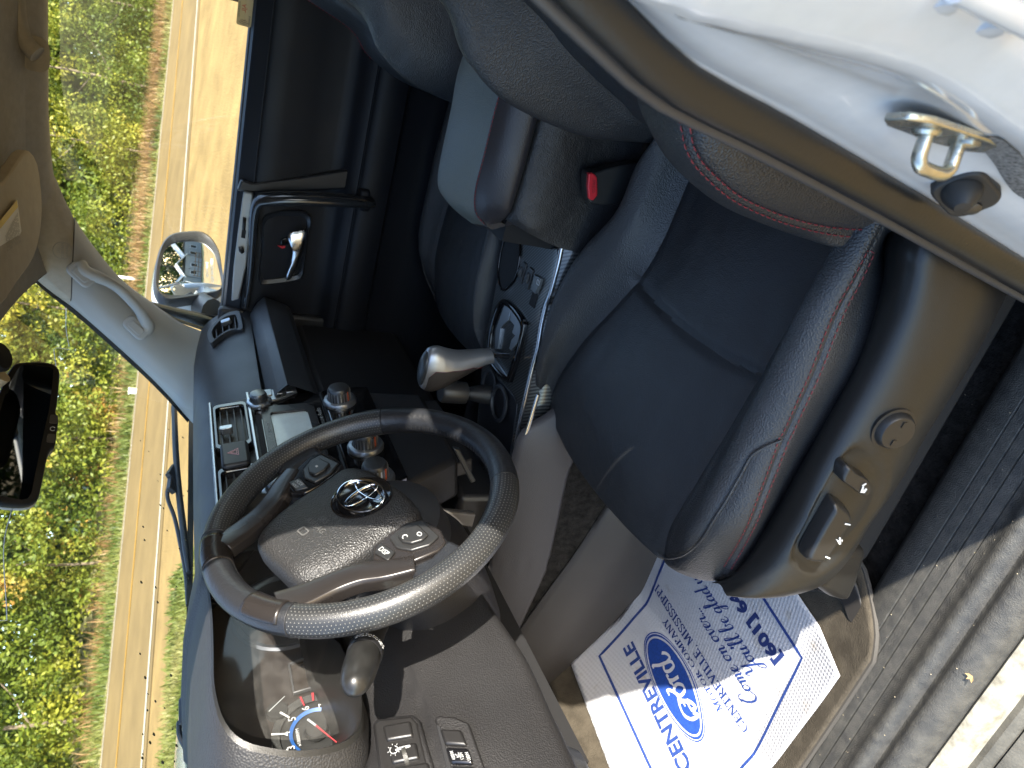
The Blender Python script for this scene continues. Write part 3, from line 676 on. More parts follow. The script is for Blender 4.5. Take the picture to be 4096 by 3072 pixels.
b4 = b2+V3((-.225, .0, 0)); b3 = (b2+b4)/2+V3((0, -.004, 0))
b0_ = b1+V3((.045, -.05, 0)); b00 = b1+V3((.05, -.14, 0))
b7 = b6+V3((-.028, -.055, .0)); b8 = b6+V3((-.022, -.15, 0)); b9 = b6+V3((.05, -.19, 0))
bctrl = np.array([b00, b0_, b1, b2, b3, b4, b5, b6, b7, b8, b9]); bkeys = [0, 6, 16, 30, 42, 52, 66, 78, 92, 102, 106]
b12 = b1*.45+b2*.55+V3((.0, .022, .004))
BG = subdiv(bctrl, bkeys)
bottom = [BG[0]+V3((0, dy, dz)) for dy, dz in ((-.06, -.03), (-.03, -.022), (-.008, -.010))]
BG = np.concatenate([np.array(bottom), BG])
NBk = normals(BG); 
if NBk[40, bkeys[4]][1] < 0: NBk = -NBk
def groove2(G, line, depth, wid, N):
    P = G.reshape(-1, 3); d = np.full(len(P), 9.0)
    for q in line: d = np.minimum(d, np.linalg.norm(P-q, axis=1))
    return G-(N*(depth*np.exp(-(d/wid)**2)).reshape(G.shape[:2])[..., None])
bs6 = cr(BG[3:, bkeys[7]], 320); bs2 = cr(BG[3:, bkeys[3]], 200)
BG = groove2(BG, bs6, .0028, .0032, NBk); BG = groove2(BG, bs2, .006, .008, NBk)
crease = cr(near(BG, [(1915, 262), (1930, 200), (1940, 120), (1946, 50), (1950, -20)]), 60)
BG = groove2(BG, crease, .003, .005, NBk)
MIR = None
def T(v):   # driver seat as measured; passenger seat mirrored about the car's axis
    v = np.asarray(v, float)
    return v if not MIR else v*np.array([-1, 1, 1])+np.array([-.0, .03, .012])
def cut(G, a, b, r0=0, r1=None): return T(G[r0:r1, a:b+1])
SEATMAT = {}
def make_seat():
    st = cpart('front_seat')
    tb = lambda nm, G, mt, **k: PB().grid(G).build(nm, mt, st, smooth=75, **k)
    tb('side_panel', cut(CG, 0, keys[2]), LEATHER2)
    tb('cushion_bolster', cut(CG, keys[2], keys[4]), LEATHER)
    # split the insert at the cross seam
    ins = CG[:, keys[4]:keys[8]+1]; yc = np.interp(ins[..., 0], np.sort(cross[:, 0]), cross[np.argsort(cross[:, 0]), 1])
    rear = ins[..., 1] < yc
    for nm, m_ in (('cushion_rear_panel', rear), ('cushion_front_panel', ~rear)):
        mb = PB(); idx = -np.ones(rear.shape, int); vs = []; fs = []
        for i in range(rear.shape[0]-1):
            for j in range(rear.shape[1]-1):
                if m_[i, j]:
                    f = []
                    for a, b in ((i, j), (i, j+1), (i+1, j+1), (i+1, j)):
                        if idx[a, b] < 0: idx[a, b] = len(vs); vs.append(T(ins[a, b]))
                        f.append(idx[a, b])
                    fs.append(tuple(f))
        mb.add(vs, fs).build(nm, LEATHER2, st, smooth=75)
    tb('cushion_bolster', cut(CG, keys[8], keys[10]), LEATHER)
    tb('side_panel', cut(CG, keys[10], len(CG[0])-1), LEATHER)
    tb('back_bolster', cut(BG, 0, bkeys[3]), LEATHER)
    tb('back_panel', cut(BG, bkeys[3], bkeys[5]), LEATHER2)
    tb('back_bolster', cut(BG, bkeys[5], bkeys[7]), LEATHER)
    tb('back_side_panel', cut(BG, bkeys[7], len(BG[0])-1), LEATHER)
    bk = PB(); bk.grid(np.array([[T(BG[i, 0]), T(BG[i, len(BG[0])-1])] for i in range(len(BG))])).build('seat_back_shell', PLAST, st)
    hr = PB(); top = (b3[-1]+V3((0, -.03, .10)))
    hr.loft([[T(top+V3((a, -.02+c, b+.05))) for a, b in rrect(.26-abs(c)*1.2, .17-abs(c)*1.0, .05, 5)] for c in (-.05, -.03, .03, .05)]); hr.build('head_restraint', LEATHER, st, smooth=60)
    # piping and stitching
    PB().tube(T(pipe+V3((0, 0, .0012))), .0017, 6).build('piping', LEATHER, st)
    def offs(line, N, k, lift):
        tg = np.gradient(line, axis=0); tg /= np.linalg.norm(tg, axis=1)[:, None]; sd = np.cross(tg, N); return line+sd*k+N*lift
    def vn(G, N, line):
        P = G.reshape(-1, 3); Nf = N.reshape(-1, 3); return np.array([Nf[np.argmin(((P-q)**2).sum(1))] for q in line])
    l6 = cr(CG[2:106, keys[10]], 160); n6 = vn(CG, normals(CG), l6); n6 *= np.where(n6[:, 2:3] < 0, -1, 1)
    k6 = cr(BG[6:, bkeys[7]], 160); m6 = vn(BG, NBk, k6)
    mb = PB()
    for k in (-.0052, .0052):
        stitches(T(offs(l6, n6, k, .0026)), n6, .00055, mb=mb); stitches(T(offs(k6, m6, k, .003)), m6, .0007, .0056, .0022, mb=mb)
    i2 = cr(CG[4:60, 8], 120); ni = vn(CG, normals(CG), i2); ni *= np.where(ni[:, 2:3] < 0, -1, 1)
    stitches(T(i2+ni*.001), ni, .0007, mb=mb)
    o = mb.build('stitching', REDTH, st); tag(o, kind='stuff', label='double row of red stitching along the seat seams')
    return st
MIR = False
ds = make_seat(); ds['label'] = 'black leather driver seat with red stitching beside the open door'
MIR = True
ps = make_seat(); ps['label'] = 'black leather passenger seat behind the centre console'
MIR = False
# ---- plastic side trim of the driver's seat, with the power switches
n_ = 80
t1 = cx([(3740, 850, -.655), (3665, 1010, -.66), (3651, 1110, -.662), (3609, 1270, -.664), (3508, 1506, -.665), (3373, 1743, -.665), (3271, 1928, -.665), (3178, 2122, -.663), (3080, 2262, -.652), (2975, 2322, -.63), (2880, 2338, -.60)], n_)
t4 = cx([(4180, 880, -.672), (4090, 1050, -.674), (4044, 1143, -.675), (3913, 1405, -.676), (3828, 1549, -.676), (3710, 1734, -.676), (3600, 1928, -.676), (3482, 2097, -.675), (3390, 2245, -.67), (3290, 2335, -.66), (3150, 2372, -.645), (2990, 2368, -.625), (2890, 2350, -.60)], n_)
ta = cz([(3640, 800, .285), (3545, 964, .285), (3535, 1118, .287), (3460, 1398, .292), (3318, 1668, .292), (3176, 1909, .290), (3066, 2102, .288), (2962, 2285, .285), (2885, 2325, .285)], n_)
tt = np.linspace(0, 1, n_)[:, None]
t2 = t1*.72+t4*.28+V3((-.014, 0, .004)); t3 = t1*.35+t4*.65+V3((-.016, 0, .004))
t0 = t1*.5+ta*.5+V3((.002, 0, .014))
tr_ctrl = np.array([ta+V3((.01, 0, -.02)), ta, t0, t1, t2, t3, t4, t4+V3((.03, -.004, -.02)), t4+V3((.05, -.01, -.05))]); tk = [0, 3, 8, 16, 30, 48, 62, 68, 71]
TG = subdiv(tr_ctrl, tk)
pk = np.array([(3335, 1890), (3373, 1835), (3423, 1797), (3488, 1822), (3536, 1880), (3545, 1954), (3487, 2080), (3400, 2190), (3330, 2262), (3265, 2288), (3195, 2262), (3175, 2205), (3245, 2060)], float)
def inpoly(Q, poly):
    x, y = Q[:, 0], Q[:, 1]; ins = np.zeros(len(Q), bool); dist = np.full(len(Q), 1e9); k = len(poly)
    for i in range(k):
        a, b = poly[i], poly[(i+1) % k]
        c = (a[1] > y) != (b[1] > y); xi = (b[0]-a[0])*(y-a[1])/(b[1]-a[1]+1e-12)+a[0]; ins ^= c & (x < xi)
        ab = b-a; u = np.clip(((Q-a)@ab)/(ab@ab), 0, 1); dist = np.minimum(dist, np.linalg.norm(Q-a-u[:, None]*ab, axis=1))
    return np.where(ins, dist, -dist)
sd = inpoly(toP(TG.reshape(-1, 3)), cr(pk, 60, True)).reshape(TG.shape[:2])
k = np.clip((sd+10)/26, 0, 1); k = k*k*(3-2*k); TG = TG+np.array([1, 0, 0])*(.007*k)[..., None]
PB().grid(TG).build('side_trim', PLASTT, ds, smooth=70)
def on_trim(px, py): return near(TG[:, 10:58], [(px, py)])[0]
def sw_frame(px, py, dn=(.02)):
    p = on_trim(px, py); return frame(p, (-.97, .05, .22), (0, 1, .0))
F1 = sw_frame(3430, 1935); F2 = sw_frame(3330, 2145); F3 = sw_frame(3570, 1722)
def poly_on(F, L, c): return [onF(F, px, py, c) for px, py in L]
def crop4(L): return [(2900+.844*a, 1000+.844*b) for a, b in L]
SWM = mat('switch_black', (.016, .016, .016), .38, bump=[('noise', 1500, .05)])
def block(F, L, c0_, c1_, nm, parent, mt, shrink=.86, bev=.003):
    top = np.array(poly_on(F, L, c1_)); top = cr(top, 28, True); c = top.mean(0); base = c+(top-c)*1.06
    mb = PB(); mb.loft([[fpt(F, a, b, c0_) for a, b in base], [fpt(F, a, b, c0_+(c1_-c0_)*.75) for a, b in c+(top-c)*1.0], [fpt(F, a, b, c1_) for a, b in c+(top-c)*shrink]]); return mb.build(nm, mt, parent, smooth=35, bevel=bev, seg=3)
s1 = block(F1, crop4([(556, 1092), (585, 1028), (628, 1062), (690, 1100), (704, 1148), (668, 1176), (600, 1130)]), -.004, .016, 'recline_switch', ds, SWM)
s2_ = block(F2, crop4([(396, 1462), (520, 1235), (552, 1222), (604, 1262), (606, 1296), (484, 1482), (440, 1490)]), -.004, .018, 'slide_switch', ds, SWM)
mb = PB(); mb.lathe([(.0245, -.006), (.0245, .0008), (.0215, .0012), (.0195, .007), (.018, .0085), (0, .009)], F3[0], F3[3], 36); kn = mb.build('lumbar_knob', SWM, ds, smooth=35)
for a in (-.011, .011):
    plate(F3, rrect(.007, .005, .001, 2, a, 0), .0086, .0100, PB()).build('knob_mark', SWM, kn)
# white pictograms
ICON = mat('switch_icon', (.62, .63, .62), .5)
def icon(F, L, c, mb): mb.add([fpt(F, *onF(F, px, py, c), c) for px, py in L], [tuple(range(len(L)))])
mb = PB(); icon(F1, crop4([(640, 1150), (652, 1120), (660, 1122), (656, 1140), (668, 1128), (675, 1134), (662, 1152)]), .0172, mb); icon(F1, crop4([(648, 1116), (668, 1104), (672, 1110), (654, 1122)]), .0172, mb); mb.build('switch_icon', ICON, s1, smooth=0)
mb = PB(); icon(F2, crop4([(524, 1368), (540, 1378), (541, 1360), (549, 1363), (550, 1394), (542, 1396)]), .0192, mb); icon(F2, crop4([(566, 1302), (570, 1294), (596, 1300), (594, 1306)]), .0192, mb); icon(F2, crop4([(474, 1456), (478, 1450), (500, 1460), (496, 1466)]), .0192, mb); icon(F2, crop4([(552, 1372), (556, 1370), (558, 1380), (554, 1384)]), .0192, mb); mb.build('switch_icon', ICON, s2_, smooth=0)
# seat rail cover and seat frame below
mb = PB(); L = [at(p[0], p[1], x=-.655) for p in [(3235, 2330), (3330, 2400), (3400, 2420), (3440, 2330), (3480, 2200), (3400, 2200)]]
mb.prism([q for q in L], (.05, 0, -.0)); mb.build('rail_cover', PLASTT, ds, bevel=.012, seg=3)
PB().box((-.39, -.25, .13), (.42, .50, .18)).build('seat_frame', DARK, ds, bevel=.02)
mb = PB(); mb.box((-.54, -.25, .015), (.035, .50, .03)); mb.build('seat_rail', PLAST, ds, bevel=.006)
mb = PB(); mb.box((.39, -.22, .13), (.42, .50, .18)); mb.build('seat_frame', DARK, ps, bevel=.02)
# ================================================================ passenger door
pd = cpart('passenger_door')
DOORP = mat('door_soft_vinyl', (.0065, .0075, .011), .50, spec=.28, bump=[('voro', 700, .2)], rvar=.05)
prof = [(.70, .822), (.690, .828), (.676, .824), (.667, .812), (.662, .797), (.659, .792), (.662, .789), (.657, .78), (.658, .74), (.666, .68), (.672, .625), (.668, .600), (.660, .590), (.648, .583), (.638, .572), (.634, .560), (.640, .553), (.636, .548), (.632, .535), (.632, .505), (.640, .480), (.660, .470), (.664, .462), (.668, .40), (.672, .25), (.668, .10), (.672, -.02)]
pr = np.array(prof); ys = np.linspace(-.62, .42, 50)
# belt line moves a little along the door, as the photo shows
def belt(y): return float(np.interp(y, [-.6, .2, .45], [.000, .0, .012]))
G = np.array([[(x, y, z+(belt(y) if z > .7 else 0)) for x, z in prof] for y in ys])
PB().grid(G).build('door_panel', DOORP, pd, smooth=35)
# glass and outer skin
wz = lambda y: 1.20-.0*y
og = []
gl = PB(); topc = cr([(-.60, 1.205), (-.158, 1.2), (-.03, 1.18), (.06, 1.14), (.16, 1.062), (.225, .99), (.30, .90), (.36, .83)], 30)
gl.grid(np.array([[(.715-.02*s_, y, .81+(z-.81)*s_) for s_ in (0, .5, 1)] for y, z in topc])).build('side_glass', GLASS, pd, smooth=0)
PB().grid(np.array([[(x, y, z) for x, z in ((.705, .815), (.74, .812), (.80, .80), (.90, .74), (.94, .6), (.945, .3), (.91, 0), (.86, -.35))] for y in np.linspace(-.66, .62, 12)])).build('door_skin', WPAINT, pd)
# belt moulding and the outer frame at the mirror corner
mb = PB(); mb.tube([(.722, y, .822+belt(y)) for y in np.linspace(-.66, .36, 20)], .010, 8); mb.build('belt_seal', RUBBER, pd)
mb = PB(); mb.grid(np.array([[at(px, py, x=.735) for px, py in L] for L in ([(612, 1222), (700, 1278), (800, 1312), (850, 1345)], [(625, 1228), (720, 1250), (800, 1268), (880, 1285)], [(600, 1205), (700, 1230), (800, 1250), (900, 1268)])]))
mb.build('mirror_sail', mat('sail_black', (.012, .012, .012), .4), pd, solid=.01)
mb = PB(); mb.tube(cr(A([(605, 1213), (700, 1238), (800, 1262), (900, 1292)], x=.725), 16), .0042, 8); mb.build('frame_seal', mat('seal_tan', (.20, .165, .10), .6), pd)
mb = PB(); mb.tube(cr(A([(625, 1232), (700, 1275), (790, 1305), (860, 1330)], x=.715), 16), .0036, 8); mb.build('frame_seal', mat('seal_tan', (.20, .165, .10), .6), pd)
# seams / piping of the upper pad and armrest
mb = PB(); mb.tube([(.6585, y, .791+belt(y)) for y in np.linspace(-.62, -.118, 14)], .0016, 6); mb.build('pad_seam', BLKTH, pd)
mb = PB(); mb.tube([(.6335, y, .556) for y in np.linspace(-.62, .30, 20)], .0018, 6); mb.build('armrest_piping', DOORP, pd)
# split between pad and front trim
pf = PB(); Fd = frame((.6585, 0, .7), (-1, 0, 0), (0, 1, 0))     # a = +y, b = ... on the inner face
def dpoly(L, x): return [at(px, py, x=x) for px, py in L]
mb = PB(); L = [(965, 722), (1010, 735), (1200, 712), (1400, 678), (1412, 700), (1405, 755), (1200, 765), (1010, 770), (950, 765)]
mb.prism(dpoly(L, .652), (.03, 0, 0)); mb.build('front_trim', mat('door_hard_trim', (.016, .016, .018), .42), pd, bevel=.004)
# switch panel, door pull bar
SWP = mat('switch_panel_speckle', (.34, .35, .35), .35, metal=.3, bump=[('voro', 900, .35)])
sp = PB(); L = [(973, 770), (1012, 775), (1000, 900), (985, 1060), (955, 1198), (925, 1205), (935, 1060), (955, 900)]
sp.prism(dpoly(L, .640), (.03, 0, -.004)); so = sp.build('switch_panel', SWP, pd, bevel=.003)
mb = PB(); mb.prism(dpoly([(972, 868), (986, 872), (982, 925), (968, 920)], .636), (.012, 0, 0)); mb.build('window_switch', GLOSS, so, bevel=.002)
mb = PB(); mb.prism(dpoly([(968, 918), (985, 922), (980, 955), (964, 950)], .6395), (.012, 0, 0)); mb.build('switch_well', DARK, so)
mb = PB(); mb.prism(dpoly([(954, 990), (972, 988), (980, 1010), (966, 1018), (955, 1006)], .632), (.014, 0, 0)); mb.build('lock_switch', GLOSS, so, bevel=.002)
GLOSSD = mat('dark_gloss_trim', (.020, .021, .023), .16, coat=.4, rvar=.05)
mb = PB()
bar = cr([at(px, py, x=x) for px, py, x in [(985, 1225, .648), (1000, 1100, .636), (1010, 960, .630), (1018, 860, .626), (1035, 806, .620), (1075, 797, .614), (1200, 795, .606), (1340, 800, .604), (1440, 806, .612), (1478, 806, .630)]], 60)
w_ = np.interp(np.linspace(0, 1, 60), [0, .3, .45, .6, 1], [.012, .014, .020, .024, .022])
mb.tube(bar, w_, 12, flat=.62); mb.build('pull_bar', GLOSSD, pd, smooth=60)
mb = PB(); mb.prism(dpoly([(1440, 760), (1485, 762), (1482, 850), (1440, 848)], .618), (.03, 0, 0)); mb.build('bar_foot', DOORP, pd, bevel=.008, seg=3)
# bezel: recess with chrome lever
mb = PB(); out_ = cr(dpoly([(1060, 862), (1235, 855), (1232, 960), (1215, 1085), (1200, 1120), (1080, 1140), (1035, 1130), (1045, 1000)], .652), 40, True)
cc = out_.mean(0); inn = cc+(out_-cc)*.86
mb.grid(np.array([out_+V3((.02, 0, 0)), out_+V3((.003, 0, 0)), cc+(out_-cc)*.96, inn+V3((.004, 0, 0)), inn+V3((.035, 0, 0))]), cv=True); mb.build('handle_bezel', mat('bezel_satin', (.02, .021, .024), .30), pd, smooth=50)
mb = PB(); mb.add(inn+V3((.034, 0, 0)), [tuple(range(40))]); mb.build('handle_well', DARK, pd, smooth=0)
lev = cr([at(px, py, x=x) for px, py, x in [(1202, 934, .655), (1185, 942, .648), (1172, 965, .645), (1175, 1000, .645), (1172, 1050, .646), (1158, 1108, .652)]], 30)
lv_ = cr(np.array(dpoly([(1196, 928), (1226, 930), (1216, 1000), (1194, 1060), (1164, 1116), (1144, 1114), (1162, 1050), (1168, 995), (1152, 958), (1160, 936)], .636)), 44, True)
lc_ = lv_.mean(0); mb = PB(); mb.loft([lv_+V3((.012, 0, 0)), lv_+V3((.003, 0, 0)), lc_+(lv_-lc_)*.90+V3((0, 0, 0)), lc_+(lv_-lc_)*.5+V3((-.003, 0, .0))]); mb.build('handle_lever', mat('satin_chrome', (.74, .75, .77), .22, metal=1.0), pd, smooth=50)
mb = PB(); mb.prism(dpoly([(1122, 958), (1150, 950), (1154, 978), (1124, 982)], .655), (.012, 0, 0)); mb.build('lock_tab', GLOSS, pd, bevel=.002)
mb = PB(); mb.prism(dpoly([(1110, 983), (1142, 985), (1140, 992), (1128, 994)], .656), (.010, 0, 0)); mb.build('lock_flag', RED, pd)
# pocket line low on the door
mb = PB(); mb.tube(cr(A([(1640, 130), (1600, 480), (1520, 880), (1460, 1100)], x=.655), 24), .006, 8); mb.build('pocket_edge', DOORP, pd)
# ---------------------------------------------------------------- door mirror outside
dm = cpart('door_mirror')
MX = lambda px, py: (px, py)
C2 = lambda L: [(560+a*.3345, 880+b*.3345) for a, b in L]
mc = at(750, 1040, x=.98)
tgt = V3((4.2, -33, -1.9)); v1 = (CAM_POS-mc)/np.linalg.norm(CAM_POS-mc); v2 = (tgt-mc)/np.linalg.norm(tgt-mc); mn = v1+v2; mn /= np.linalg.norm(mn)
Fm = frame(mc, mn, (0, 0, 1)); pm = (mc, mn)
glass = [at(px, py, pl=pm) for px, py in C2([(310, 345), (400, 275), (520, 250), (690, 247), (770, 280), (850, 350), (900, 430), (940, 580), (975, 740), (965, 810), (900, 850), (700, 880), (500, 905), (330, 900), (250, 870), (228, 800), (240, 600), (270, 450)])]
glass = cr(glass, 60, True); gc = glass.mean(0)
gr_ = []
for k in np.linspace(1.0, .02, 14):
    q = gc+(glass-gc)*k; r2_ = ((q-gc)**2).sum(1); gr_.append(q-mn*(r2_/(2*1.3))[:, None]+mn*.003)
PB().grid(np.array(gr_), cv=True).build('mirror_glass', MIRR, dm, smooth=180)
rimo = cr([at(px, py, pl=pm) for px, py in C2([(290, 260), (380, 185), (520, 155), (720, 152), (830, 210), (900, 300), (950, 420), (980, 600), (1003, 760), (985, 850), (900, 910), (760, 945), (520, 985), (300, 1010), (215, 930), (165, 800), (175, 600), (220, 400)])], 60, True)
HS = mat('mirror_shell_black', (.035, .034, .032), .45, bump=[('noise', 700, .15)])
mb = PB(); mb.grid(np.array([gc+(glass-gc)*1.0-mn*.012, gc+(glass-gc)*1.015+mn*.004, gc+(glass-gc)*.35+gc*0+(rimo-gc)*.65+mn*.014, rimo+mn*.006, rimo-mn*.03]), cv=True); mb.build('mirror_bezel', HS, dm, smooth=60)
ctr_ = rimo.mean(0)
mb = PB(); mb.loft([rimo-mn*.02, ctr_+(rimo-ctr_)*1.045-mn*.04, ctr_+(rimo-ctr_)*1.0-mn*.08, ctr_+(rimo-ctr_)*.82-mn*.115, ctr_+(rimo-ctr_)*.5-mn*.13]); mb.build('mirror_shell', WPAINT, dm, smooth=60)
arm = [at(px, py, x=x) for px, py, x in C2([(650, 950), (760, 1000), (860, 1060)]) and [(800, 1215, .96), (815, 1235, .86), (850, 1255, .76)]]
mb = PB(); mb.tube(arm, [.05, .042, .04], 12, flat=.7); mb.build('mirror_arm', HS, dm)
Ft = frame(gc+mn*.0008, mn, (0, 0, 1)); 
up_ = at(700, 1040, pl=pm)-at(800, 1040, pl=pm); rt = at(750, 990, pl=pm)-at(750, 1090, pl=pm); Ft = frame(at(838, 1082, pl=pm)+mn*.0022, mn, rt)
mb = PB(); text_on(Ft, 'OBJECTS IN MIRROR ARE', 0, .0055, .0072, mb=mb, wscale=.62); text_on(Ft, 'CLOSER THAN THEY APPEAR', 0, -.0065, .0072, mb=mb, wscale=.62)
mb.build('mirror_lettering', mat('etched_white', (.75, .75, .68), .6), dm, smooth=0)
# small sticker inside the passenger glass, seen from behind
Fk = frame(at(980, 42, x=.7135), (-1, 0, 0), (0, -1, 0))
sk = plate(Fk, rrect(.062, .030, .004, 3), -.0004, .0, PB()).build('glass_sticker', mat('sticker_clear', (.55, .40, .20), .5), pd)
mb = PB(); text_on(Fk, 'AJL', .004, .001, .011, mb=mb, c=.0008, mirror=True); mb.build('sticker_text', mat('sticker_red', (.5, .06, .03), .5), sk, smooth=0)
mb = PB()
for r_ in (.006, .0095, .013):
    pth = [fpt(Fk, -.014-r_*math.cos(q), .001+r_*math.sin(q), .0006) for q in np.linspace(-.8, .8, 8)]; mb.tube(pth, .0005, 4)
text_on(Fk, 'ACCELERATED', .0, .0115, .0034, mb=mb, c=.0008, mirror=True); text_on(Fk, 'BORDER', -.018, -.0105, .0034, mb=mb, c=.0008, mirror=True)
tag(mb.build('sticker_print', mat('sticker_ink', (.12, .09, .05), .5), sk, smooth=0), kind='stuff')
# ================================================================ dashboard
db = cpart('dashboard')
# upper pad: sections along x, from windshield base over the top to the lower lip
def pad_sec(x):
    # y,z profile of the top pad at this x
    k = abs(x)/.7; yb = .535-.075*k**2; 
    return [(yb+.06, .835), (yb, .872), (yb-.05, .884), (yb-.11, .890), (.345, .890), (.30, .884), (.262, .866), (.235, .838), (.215, .808), (.203, .785), (.200, .778), (.206, .772), (.232, .768), (.25, .760)]
xs = np.linspace(-.185, .70, 44)
G = np.array([[(x, y, z-.006*(abs(x)/.7)**2) for y, z in cr(pad_sec(x), 46)] for x in xs])
xd = np.linspace(-.74, -.185, 20)
PB().grid(np.array([[(x, y, z-.006*(abs(x)/.7)**2) for y, z in cr(pad_sec(x)[:4]+[(.43, .885), (.41, .86), (.40, .78)], 24)] for x in xd])).build('cowl_pad', PLASTG, db, smooth=60)
# passenger airbag side only: the driver side is covered by the instrument hood
PB().grid(G).build('top_pad', PLASTG, db, smooth=60)
# glove box ledge with its bright facet
led = [(.26, .762), (.235, .765), (.215, .768), (.160, .753), (.158, .751), (.146, .738), (.1455, .736), (.158, .690), (.172, .655), (.195, .640), (.26, .635)]
led = [(.26, .770), (.220, .772), (.202, .775), (.168, .765), (.166, .764), (.150, .750), (.1495, .748), (.156, .715), (.164, .690), (.180, .676), (.26, .672)]
led = [(.26, .765), (.215, .768), (.198, .770), (.1660, .7575), (.1645, .7565), (.1490, .7435), (.1480, .7415), (.1620, .690), (.172, .676), (.26, .668)]
xs = np.linspace(.165, .625, 24)
PB().grid(np.array([[(x, y-.0*x, z) for y, z in led] for x in xs])).build('glove_box_ledge', PLASTG, db, smooth=20)
PB().prism([(.626, y, z) for y, z in led], (.006, 0, 0)).build('ledge_end', GLOSSD, db)
PB().box((.41, .30, .52), (.50, .16, .28)).build('glove_box', mat('glovebox_black', (.010, .010, .011), .6), db, bevel=.02)
# lower dash body behind everything
mb = PB(); mb.box((.02, .46, .60), (1.28, .36, .34)); mb.build('dash_core', DARK, db)
endp = cr(np.array([(.118, .560), (.150, .640), (.188, .735), (.200, .80), (.250, .872), (.36, .893), (.50, .876), (.60, .83), (.63, .70), (.60, .52), (.40, .48), (.20, .50)]), 48, True)
PB().prism([(-.716, a, b) for a, b in endp], (.03, 0, 0)).build('dash_end', PLASTG, db, bevel=.010, seg=3)
PB().box((.665, .33, .66), (.03, .26, .36)).build('dash_end', PLAST, db, bevel=.01)
PB().box((.668, .62, .36), (.02, .50, .78)).build('kick_panel', PLAST)
PB().box((-.665, .62, .36), (.02, .46, .78)).build('kick_panel', PLAST)
# ---- passenger vent pod
Fv = frame((.632, .200, .827), (-.20, -.86, .47), (1, -.15, 0))
ov = [onF(Fv, px, py) for px, py in [(848, 1372), (838, 1335), (862, 1298), (900, 1266), (945, 1252), (958, 1262), (968, 1312), (960, 1322), (930, 1322), (895, 1338), (868, 1358)]]
ov = cr(np.array(ov), 44, True); oc = ov.mean(0); iv = oc+(ov-oc)*.80
def vent(F, ov, iv, parent, nm, nslat, mt, depth=.035, tabs=True, slat_dir=1):
    v = empty(nm, parent)
    ring_plate(F, oc_s(ov, 1.10), iv, -.020, .004, PB()).build('vent_frame', mt, v, bevel=.003, seg=2)
    PB().add([fpt(F, a, b, -depth) for a, b in oc_s(iv, 1.05)], [tuple(range(len(iv)))]).build('vent_well', DARK, v, smooth=0)
    a0, a1 = iv[:, 0].min(), iv[:, 0].max(); b0_, b1_ = iv[:, 1].min(), iv[:, 1].max()
    for k in range(nslat):
        t_ = (k+.5)/nslat
        if slat_dir == 1:
            b = b0_+(b1_-b0_)*t_; xs_ = [p[0] for p in seg_at(iv, b, 1)]
            if len(xs_) < 2: continue
            mb = PB(); mb.box(fpt(F, (min(xs_)+max(xs_))/2, b, -.010), (max(xs_)-min(xs_), .0022, .016), np.stack([F[1], F[2], F[3]], 1)); mb.build('slat', PLAST, v)
        else:
            a = a0+(a1-a0)*t_; ys_ = [p[1] for p in seg_at(iv, a, 0)]
            if len(ys_) < 2: continue
            mb = PB(); mb.box(fpt(F, a, (min(ys_)+max(ys_))/2, -.010), (.0022, max(ys_)-min(ys_), .016), np.stack([F[1], F[2], F[3]], 1)); mb.build('slat', SLATM, v)
    return v
def oc_s(p, k): c = np.mean(p, 0); return c+(np.asarray(p)-c)*k
def seg_at(poly, val, ax):
    out = []; k = len(poly)
    for i in range(k):
        a, b = poly[i], poly[(i+1) % k]
        if (a[ax]-val)*(b[ax]-val) < 0: u = (val-a[ax])/(b[ax]-a[ax]); out.append(a+(b-a)*u)
    return out
SLATM = mat('vent_slat', (.045, .047, .05), .4)
vp = vent(Fv, ov, iv, db, 'side_vent', 4, PLASTG, slat_dir=1)
q = onF(Fv, 905, 1288); plate(Fv, rrect(.012, .022, .003, 3, *q), -.006, .006, PB()).build('vent_tab', SILV, vp, bevel=.0015)
# lettering on the airbag panel
pA_ = at(972, 1358, y=.226); Fl = frame(pA_, (-.0, -.93, .37), (1, 0, 0))
mb = PB(); text_on(Fl, 'SRS AIRBAG', 0, 0, .0065, mb=mb, c=.006); mb.build('airbag_lettering', GREYINK, db, smooth=0)
# ================================================================ centre stack
cs = empty('centre_stack', db)
def crop5(L): return [(700+a*.4822, 1050+b*.4822) for a, b in L]
cpos = V3((.0, .168, .70)); Fc = frame(cpos, (0, -.97, .24), (1, 0, 0))     # face of the stack
def pc(L, c=0): return [onF(Fc, px, py, c) for px, py in L]
# body of the stack
body = [(-.175, .18), (.20, .18), (.225, .10), (.20, -.02), (.17, -.10), (.12, -.22), (-.12, -.22), (-.17, -.10), (-.18, 0)]
plate(Fc, body, -.10, -.012, PB()).build('stack_body', PLAST, cs, bevel=.01)
# vents on top
ov = np.array(rrect(.145, .056, .010, 5, .098, .146)); vent(Fc, ov, oc_s(ov, .88), cs, 'centre_vent', 4, GLOSS, slat_dir=1)
q = onF(Fc, 905, 1718, .002); plate(Fc, rrect(.012, .022, .003, 3, *q), -.006, .008, PB()).build('vent_tab', SILV, cs, bevel=.0015)
ov = np.array(rrect(.135, .056, .010, 5, -.110, .146)); vent(Fc, ov, oc_s(ov, .88), cs, 'centre_vent', 4, GLOSS, slat_dir=1)
# hazard switch between the vents
hz = plate(Fc, rrect(.072, .046, .008, 4, -.008, .146), -.004, .011, PB()).build('hazard_switch', PLAST, cs, bevel=.005, seg=3)
mb = PB()
for k, (s0, s1) in enumerate(((.0125, .0105), (.0075, .0058))):
    tri = lambda s_: [(-.008+s_*math.cos(R(90+120*i)), .146+s_*math.sin(R(90+120*i))) for i in range(3)]
    ring_plate(Fc, tri(s0), tri(s1), .0112, .0116, mb)
tag(mb.build('hazard_mark', mat('hazard_pink', (.62, .33, .36), .5), hz, smooth=0), kind='stuff')
